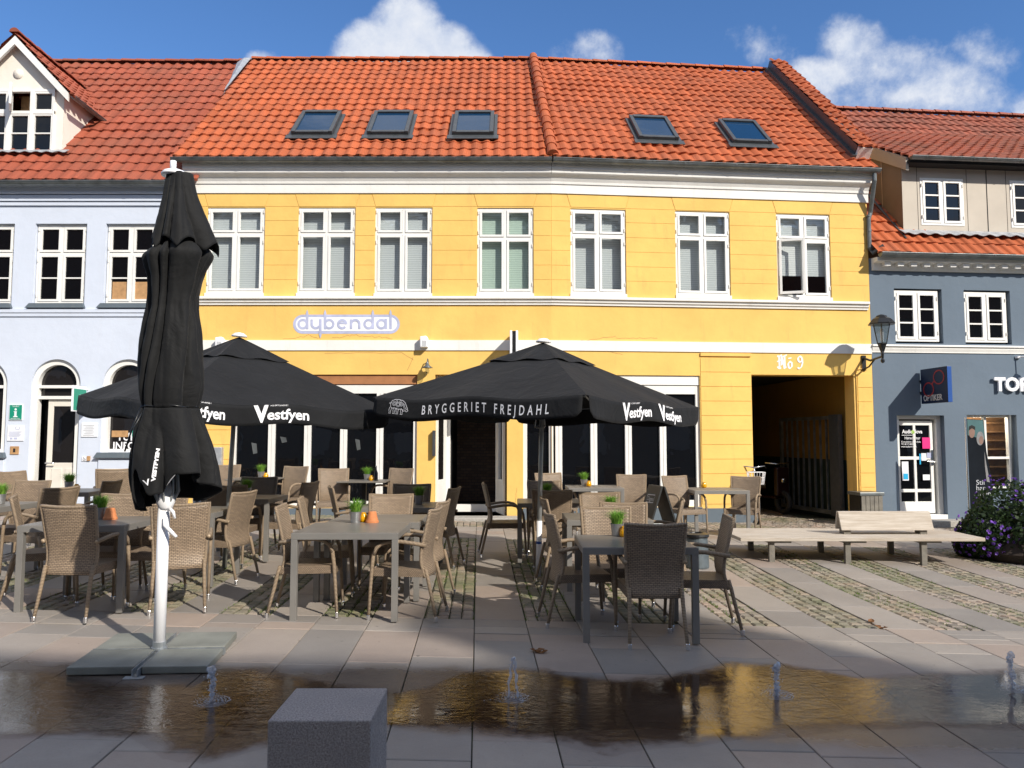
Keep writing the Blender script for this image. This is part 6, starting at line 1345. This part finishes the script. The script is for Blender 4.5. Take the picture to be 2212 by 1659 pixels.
            stroke(m, g_, [(.80, .46), (.84, .34), (.90, .26)], .015); stroke(m, g_, [(.76, .5), (.78, .36), (.84, .22)], .013); stroke(m, g_, [(.9, .2), (.95, .27)], .02)
        m.build('valance_print', sil, t)
    return t
parasol(.30, 9.0, 1.362, -.6126, 1.976, -.024, .005, 2.63, 'open black parasol on the right printed with a boar and a brewery name', [(0, .095, .205, 'boar'), (0, .275, .86, 'frej'), (1, .27, .50, 'vest'), (1, .575, .785, 'vest')], 'pole_grey', True)
parasol(-3.30, 9.05, 1.27, -.7566, 1.977, -.046, .020, 2.70, 'open black parasol on the left partly hidden behind the closed one', [(1, .01, .21, 'vest'), (1, .335, .575, 'vest')], 'pole_grey')

# ------------------------------------------------------------ closed parasol in front
CY = 5.53; cxp = lambda py: 343+(378-343)*(1412-py)/(1412-352)
zb = gz(-2.45, 5.53)
t = thing('closed_parasol', 'tall closed black parasol with a white pole in the left foreground', 'parasol', (P(343, 1412, CY).x, CY, zb), group='black square parasols')
def row(py): c = P(cxp(py), py, CY); return c
VENT = [(377, 366, 417), (392, 362, 419), (415, 356, 425), (445, 351, 437), (475, 344, 449), (505, 338, 460), (528, 335, 466), (540, 334, 468)]
MAIN = [(500, 358, 430), (526, 350, 440), (540, 334, 455), (549, 318, 461), (557, 311, 461), (575, 315, 453), (600, 321, 442), (640, 322, 429), (665, 320, 427), (700, 311, 431), (750, 304, 434), (800, 301, 436), (840, 303, 435), (865, 308, 431), (876, 312, 427), (882, 312, 427)]
SK = [(882, 311, 428), (895, 306, 432), (920, 297, 441), (950, 291, 452), (980, 286, 461), (1010, 285, 468), (1045, 289, 473), (1100, 298, 476)]
def interp(L, py):
    if py <= L[0][0]: return L[0][1:]
    for a, b_ in zip(L[:-1], L[1:]):
        if py <= b_[0]: k = (py-a[0])/(b_[0]-a[0]); return (a[1]+(b_[1]-a[1])*k, a[2]+(b_[2]-a[2])*k)
    return L[-1][1:]
def surf(L, py, ph, A=.3, N_=8, off=0, tw=0, sharp=.7):
    l, r = interp(L, py); c = row(py); pxm = P(1, py, CY).x-P(0, py, CY).x; cx = cxp(py)
    hl, hr = (cx-l)*pxm, (r-cx)*pxm; cph = cos(ph); R_ = hr if cph > 0 else hl; Rm = (hl+hr)/2; w = abs(cph)
    rr = R_*w+Rm*.85*(1-w); q = abs(sin((ph+tw+.34*sin(ph*2+py*.006)+.12*sin(ph*5+1.3+py*.011))*N_/2))**sharp; rr *= (1-A)+A*q
    rr += .016*noise.noise(Vector((cph*2.2, sin(ph)*2.2, py*.010)))+.007*noise.noise(Vector((cph*7, sin(ph)*7, py*.022)))
    return Vector((c.x+(rr+off)*cph, CY+(rr+off)*sin(ph)*.9, c.z))
m = MB(); m.grid(lambda u, v: surf(VENT, 377+(172-26*abs(sin((u*2*pi+.3)*4))**.8)*v, u*2*pi, A=.10+.26*v, tw=.3, off=.012*v**4), 160, 24); m.build('vent_cloth', 'closed_cloth', t, world=True, smooth=True, thick=.004)
def mn(u, v):
    ph = u*2*pi; py = 500+382*v; tw = .1+.5*v-.12*sin(v*6+ph); return surf(MAIN, py, ph, A=.22+.25*min(1, v*4)*(1-.45*v), tw=tw, sharp=.55)
m = MB(); m.grid(mn, 160, 70); m.build('main_cloth', 'closed_cloth', t, world=True, smooth=True, thick=.004)
def btm(ph):
    d = math.degrees(ph) % 360   # 0 right, 270 towards the viewer
    K = [(0, 1046), (40, 1085), (90, 1080), (150, 1095), (180, 1104), (215, 1096), (238, 1012), (255, 1040), (270, 1066), (288, 1062), (305, 1022), (330, 1020), (350, 1046), (360, 1046)]
    for a, b_ in zip(K[:-1], K[1:]):
        if d <= b_[0]: k = smooth01((d-a[0])/(b_[0]-a[0])); return a[1]+(b_[1]-a[1])*k
    return 1046
def skf(u, v, off=0):
    ph = u*2*pi; py = 882+(btm(ph)-882)*v; A = .16+.26*v; p = surf(SK, py, ph, A=A, tw=.6, sharp=.8, off=off); return p
m = MB(); m.grid(skf, 160, 34); m.build('skirt_cloth', 'closed_cloth', t, world=True, smooth=True, thick=.004)
m = MB(); m.tube([surf(MAIN, 879+1.5*sin(a*.9), a*2*pi/40, A=.3, tw=.6, off=.004) for a in range(40)], .007, 6, closed=True); m.tube([surf(MAIN, 880, radians(205), A=.2, off=.01), surf(SK, 930, radians(200), off=.03), surf(SK, 975, radians(196), off=.05)], .006, 6); m.tube([surf(MAIN, 880, radians(222), A=.2, off=.01), surf(SK, 925, radians(226), off=.02), surf(SK, 990, radians(212), off=.03)], .005, 6); m.build('tie_cord', 'black_metal', t, world=True, smooth=True)
m = MB(); cc = row(377); m.lathe([(.09, -.012), (.092, 0), (.075, .02), (.04, .034), (.012, .038)], tuple(cc), 24); m.lathe([(.022, .03), (.022, .10)], tuple(cc-Vector((.012, 0, 0))), 12); m.build('top_cap', 'bright_white', t, world=True, smooth=True)
m = MB(); p0, p1 = P(343, 1412, CY), P(378, 365, CY); pj = P(355, 1085, CY); m.tube([p0, pj], .0405, 24); m.build('pole', 'pole_white', t, world=True, smooth=True); m = MB(); m.tube([pj, p1], .024, 12); m.build('inner_pole', 'pole_grey', t, world=True)
m = MB(); hb = P(358, 1085, CY); m.lathe([(.043, -.05), (.05, -.03), (.062, .0), (.058, .05), (.04, .08), (.03, .14)], tuple(hb), 16); m.build('hub', 'pole_white', t, world=True, smooth=True)
m = MB()
for k in range(8): a = k*pi/4+.2; m.tube([hb+Vector((.05*cos(a), .05*sin(a), .0)), hb+Vector((.085*cos(a), .085*sin(a), .08)), hb+Vector((.05*cos(a), .05*sin(a), .5))], .009, 6)
m.build('folded_struts', 'pole_grey', t, world=True)
m = MB(); m.tube([P(366, 1098, CY-.05), P(374, 1106, CY-.06), P(378, 1120, CY-.06)], [.014, .012, .008], 8); m.tube([P(355, 1118, CY-.05), P(355, 1135, CY-.05), P(366, 1145, CY-.06), P(381, 1160, CY-.07)], [.010, .012, .015, .011], 8); m.build('handle', 'pole_white', t, world=True, smooth=True)
# printing on the folded skirt
m = MB()
def sk_text(s_, size, ph0, py0, rot, bold=.003, kx=1.0):
    vs, fs = text_pts(s_, size, bold=bold); c, s2 = cos(radians(rot)), sin(radians(rot)); pts = []
    for x, y in vs:
        X_, Z_ = (x*c-y*s2)*kx, x*s2+y*c; ph = ph0+X_/.2; py = py0-Z_*300; b_ = btm(ph); v = (py-882)/(b_-882); p = skf((ph % (2*pi))/(2*pi), min(v, 1), off=.007); pts.append(p)
    m.add(pts, fs)
sk_text('VESTFYEN', .05, radians(278), 1036, 84, kx=.55); sk_text('L', .075, radians(293), 1049, -22); sk_text('V', .06, radians(263), 1046, 20, .001)
m.build('printing', 'text_white', t, world=True)
# concrete base with steel cross
cb = thing('weighted_stand', 'four wet concrete slabs held by a steel cross under the closed parasol', 'stand', (-2.454, 5.53, zb), radians(7.8))
def tilt(v): return Vector((v[0], v[1], v[2]+gz(-2.454+v[0], 5.53+v[1])-zb))
for sx_ in (-1, 1):
    for sy in (-1, 1):
        m = MB(); a, b_ = sorted((sx_*.022, sx_*.43)); c, d = sorted((sy*.022, sy*.44)); m.box(a, b_, c, d, .004, .052+(.003 if sx_*sy > 0 else 0)); m.v = [tilt(v) for v in m.v]; m.build('concrete_slab', 'concrete', cb, bevel=.006)
m = MB(); 
for a, b_, c, d in ((-.019, .019, -.50, .46), ): m.box(a, a+.005, c, d, .005, .05); m.box(b_-.005, b_, c, d, .005, .05); m.box(a, b_, c, d, .002, .006)
for y in (-.019, .014): m.box(-.44, -.02, y, y+.005, .005, .05); m.box(.02, .44, y, y+.005, .005, .05)
m.box(-.06, .06, -.54, -.48, .001, .006); m.lathe([(.055, .05), (.055, .062), (.045, .064), (.045, .1)], (0, 0, 0), 16); m.v = [tilt(v) for v in m.v]; m.build('steel_cross', 'galvanised', cb)

# ------------------------------------------------------------ bench
BY = 10.15; bz = gz(4.5, 10.5); b0 = thing('bench', 'long pale slatted bench with a short wooden backrest', 'bench', (4.5, 10.65, bz))
zt_ = P(1900, 1162, BY).z; bl, br_ = 2.95, P(2129, 1164, BY).x
m = MB(); n = 5; wd = 1.12/n
for i in range(n): m.box(bl, br_+.05*0, BY+i*wd+.004, BY+(i+1)*wd-.004, zt_-.045, zt_)
m.build('seat', 'bench_wood', b0, world=True, bevel=.004)
for px in (1667.5, 1832, 1996.5):
    lx = P(px, 1200, BY+.08).x; 
    for ya_ in (BY+.07, BY+.95): m = MB(); m.box(lx-.036, lx+.036, ya_, ya_+.06, gz(lx, ya_)-.02, zt_-.047); m.build('leg', 'grey_wood', b0, world=True, bevel=.003)
    m = MB(); m.box(lx+.0, lx+.3, BY+.2, BY+.95, zt_-.09, zt_-.047); m.build('bracket', 'grey_wood', b0, world=True)
ra, rb = P(1812, 1120, BY+.42).x, P(2012, 1120, BY+.42).x; zr0, zr1 = zt_+.055, zt_+.30; m = MB(); yb_ = BY+.36
vs = [(ra+.01, yb_, zr0), (rb-.0, yb_, zr0), (rb-.02, yb_+.055, zr1), (ra-.01, yb_+.055, zr1)]; m.add(vs+[(x, y+.03, z) for x, y, z in vs], [(0, 1, 2, 3), (7, 6, 5, 4), (0, 4, 5, 1), (1, 5, 6, 2), (2, 6, 7, 3), (3, 7, 4, 0)])
vs = [(ra+.01, yb_+.19, zr0), (rb-.0, yb_+.19, zr0), (rb-.02, yb_+.09, zr1), (ra-.01, yb_+.09, zr1)]; m.add(vs+[(x, y+.03, z) for x, y, z in vs], [(0, 1, 2, 3), (7, 6, 5, 4), (0, 4, 5, 1), (1, 5, 6, 2), (2, 6, 7, 3), (3, 7, 4, 0)])
m.build('backrest', 'bench_wood', b0, world=True, bevel=.003)
for px in (1830, 1995): lx = P(px, 1145, BY+.4).x; m = MB(); m.box(lx-.045, lx+.045, yb_+.035, yb_+.185, zt_, zr0+.02); m.build('back_support', 'grey_wood', b0, world=True)
# granite seat block, ash bucket, pavement board
c0 = .42; gxa = P(578, 1557, 3.25).x; t = MB(); t.box(0, c0, 0, c0, -.55, 0); o = t.build('granite_block', 'granite_block', bevel=.006); zt2 = P(690, 1557, 3.25).z; o.location = (gxa, 3.25, zt2); tag(o, 'rough grey granite cube seat in the front shade', 'stone block')
bx, by = P(1505, 1200, 9.75).x, 9.75; t = thing('ash_bucket', 'round grey metal ash bucket with an open ring lid beside the bench', 'bucket', (bx, by, gz(bx, by))); m = MB(); m.lathe([(.145, 0), (.15, .02), (.135, .36), (.13, .37)], (0, 0, 0), 28); m.build('body', 'bucket_blue', t, smooth=False); m = MB(); m.lathe([(.145, .37), (.155, .385), (.15, .41), (.085, .425), (.08, .41), (.075, .36)], (0, 0, 0), 28, False); m.build('ring_lid', 'black_metal', t, smooth=False); m = MB(); m.lathe([(.14, .355), (.001, .356)], (0, 0, 0), 20, False); m.build('ash', 'tyre', t)
ax, ay = P(1420, 1140, 11.6).x, 11.6; az = gz(ax, ay); t = thing('pavement_board', 'black folding pavement board with chalk writing standing among the chairs', 'pavement board', (ax, ay, az), radians(-80)); 
for s_ in (-1, 1):
    m = MB(); vs = [(-.27, s_*.30, 0), (.27, s_*.30, 0), (.27, s_*.03, .84), (-.27, s_*.03, .84)]; m.add(vs+[(x, y-s_*.025, z) for x, y, z in vs], [(0, 1, 2, 3), (7, 6, 5, 4), (0, 4, 5, 1), (1, 5, 6, 2), (2, 6, 7, 3), (3, 7, 4, 0)]); m.build('panel', 'board_black', t)
m = MB(); m.tube([(-.2, -.2, .3), (-.2, .2, .3)], .008, 6); m.tube([(.2, -.2, .3), (.2, .2, .3)], .008, 6); m.build('stay', 'zinc', t)
R = random.Random(4); fnb = lambda x, y: (x, -.303+.27*y/.84-.004, y)
m = MB(); 
stroke(m, fnb, [(-.16, .70), (.14, .71), (.14, .60), (-.15, .59), (-.16, .70)], .012)
for i, (a, b_) in enumerate((('Dagens', .62), ('Vin', .42), ('Kaffe', .28), ('Kage', .14))): text_on(m, lambda x, y: fnb(-.13+x, b_+y), a, .085 if i == 0 else .12, shear=.2)
m.build('chalk_writing', 'chalk', t)
# ------------------------------------------------------------ petunia bush
R = random.Random(9); bcx, bcy = P(2200, 1150, 10.9).x, 10.9; bzz = gz(bcx, bcy); t = thing('petunia_bush', 'large round planter of dark leaves covered with purple petunias at the right edge', 'flower bush', (bcx, bcy, bzz))
m = MB(); m.lathe([(.55, 0), (.65, .12), (.5, .4), (.001, .42)], (0, 0, 0), 24, False); m.build('pot', 'soil', t)
lf = MB(); fl = MB(); cn_ = [(-.05, 0, .50, .58), (-.45, -.05, .34, .38), (.45, .1, .52, .56), (.1, -.25, .30, .55), (-.55, .1, .2, .28), (.5, -.1, .28, .5), (.9, .1, .5, .5)]
def rndp(k):
    x, y, z, r = R.choice(cn_); d = Vector((R.gauss(0, 1), R.gauss(0, 1), R.gauss(0, 1))).normalized(); rr = r*(1-abs(R.gauss(0, .16)) if k else 1+.05*R.gauss(0, 1)); p = Vector((x, y, z))+d*rr; return p, d
for _ in range(17000):
    p, d = rndp(1)
    if p.z < .01: continue
    s_ = R.uniform(.022, .042); a = Vector((R.gauss(0, 1), R.gauss(0, 1), R.gauss(0, 1))).normalized(); n_ = (d+Vector((R.gauss(0, .6), R.gauss(0, .6), R.gauss(0, .6)))).normalized(); u = n_.cross(a).normalized()*s_; v = n_.cross(u).normalized()*s_*.6
    lf.add([p-u, p+v, p+u, p-v], [(0, 1, 2, 3)])
for _ in range(1900):
    p, d = rndp(0)
    if p.z < .08 or (R.random() < .5 and d.x < -.3 and p.x < -.3): continue
    if noise.noise(p*2.2) < -.12: continue
    s_ = R.uniform(.017, .029); n_ = (d+Vector((R.gauss(0, .3), R.gauss(0, .3), R.gauss(0, .3)))).normalized(); u = n_.orthogonal().normalized(); v = n_.cross(u); p = p+d*.03; vs = [p-n_*.012]; 
    for k in range(10): rr = s_*(1 if k % 2 == 0 else .78); vs.append(p+(u*cos(k*pi/5)+v*sin(k*pi/5))*rr+n_*.006)
    fl.add(vs, [(0, 1+k, 1+(k+1) % 10) for k in range(10)])
m1 = lf.build('foliage', 'bush_leaf', t); m2 = fl.build('blossoms', 'petal_violet', t); m1['kind'] = 'stuff'; m2['kind'] = 'stuff'
# ------------------------------------------------------------ fountain jets
def jet(px, base_py, top_py, lab, kind):
    g_ = ground_at(px, base_py); x, y, z = g_; H_ = P(px, top_py, y).z-z; t = thing('water_jet', lab, 'water jet', (x, y, z), group='small fountain jets rising from the paving'); R = random.Random(int(px)); m = MB()
    if kind == 'arch':
        pts = [(-.035+.0*s, 0, 0) for s in (0,)]; n = 24
        for side, x0 in ((0, -.022), (1, .036)):
            pp = [Vector((x0*(1-s)+.012*s+.004*sin(s*20), .01*sin(s*9), H_*(1-(1-s)**1.7) if side == 0 else H_*(1-(1-s)**1.6))) for s in [i/n for i in range(n+1)]]; rr = [.0075*(1+.55*R.uniform(-1, 1)) for _ in pp]; m.tube(pp, rr, 8)
        for _ in range(60): s = R.random(); p = Vector((R.choice((-.022, .036))*(1-s)+R.gauss(0, .008), R.gauss(0, .01), H_*(1-(1-s)**1.6))); r_ = R.uniform(.0015, .004); m.lathe([(.0005, -r_), (r_, 0), (.0005, r_)], tuple(p), 6, False)
    else:
        n = 34; pp = [Vector((.008*sin(s*7+px)*s+.004*R.gauss(0, 1), .006*R.gauss(0, 1), H_*s)) for s in [i/n for i in range(n+1)]]; rr = [(.009+.011*s*abs(sin(s*5)))*(1+.55*R.uniform(-1, 1)) for s in [i/n for i in range(n+1)]]; m.tube(pp, rr, 10)
        for _ in range(110): s = R.random(); p = Vector((R.gauss(0, .016), R.gauss(0, .016), H_*s*R.uniform(.7, 1.08))); r_ = R.uniform(.0015, .0055); m.lathe([(.0005, -r_), (r_, 0), (.0005, r_)], tuple(p), 6, False)
    m.build('water_column', 'water_jet', t, smooth=True)
    m = MB()
    for k in range(5):
        r_ = .02+.02*k; m.tube([(r_*cos(a*pi/14)*(1+.15*sin(3*a+k))+R.gauss(0, .002), r_*sin(a*pi/14)+R.gauss(0, .002), .004+.001*R.random()) for a in range(28)], [.0008+.0014*R.random() for _ in range(28)], 5, closed=True)
    for _ in range(70): a = R.uniform(0, 6.28); q_ = abs(R.gauss(0, .06)); r_ = R.uniform(.0012, .004); m.lathe([(.0005, -r_), (r_, 0), (.0005, r_)], (q_*cos(a), q_*sin(a), .006+abs(R.gauss(0, .02))), 6, False)
    m.build('splash', 'water_jet', t, smooth=True)
jet(457, 1516, 1442, 'blunt water jet between the parasol base and the granite cube', 'col'); jet(1105, 1508, 1422, 'thin arching water jet in the centre foreground', 'arch'); jet(1678, 1502, 1437, 'water jet standing in the yellow reflection', 'col'); jet(2186, 1488, 1412, 'water jet at the right edge of the photo', 'col')
# fallen leaves
for i, (px, py, lab) in enumerate([(1168, 1411, 'brown fallen leaf on the slab joint right of the centre line'), (1882, 1345, 'dry leaf on the sunlit slabs below the bench'), (1903, 1358, 'dry leaf nearest the shade edge right of the front right table'), (1160, 1408, 'small curled leaf beside the brown fallen leaf')]):
    g_ = ground_at(px, py); m = MB(); R = random.Random(i)
    m.grid(lambda u, v: ((u-.5)*.12*(1-(2*v-1)**2*.7)+R.gauss(0, .003), (v-.5)*.05, .006+.016*(2*u-1)**2), 5, 4); o = m.build('fallen_leaf', 'dry_leaf'); o.location = (g_.x, g_.y, g_.z); o.rotation_euler = (0, 0, i*1.1); tag(o, lab, 'leaf')
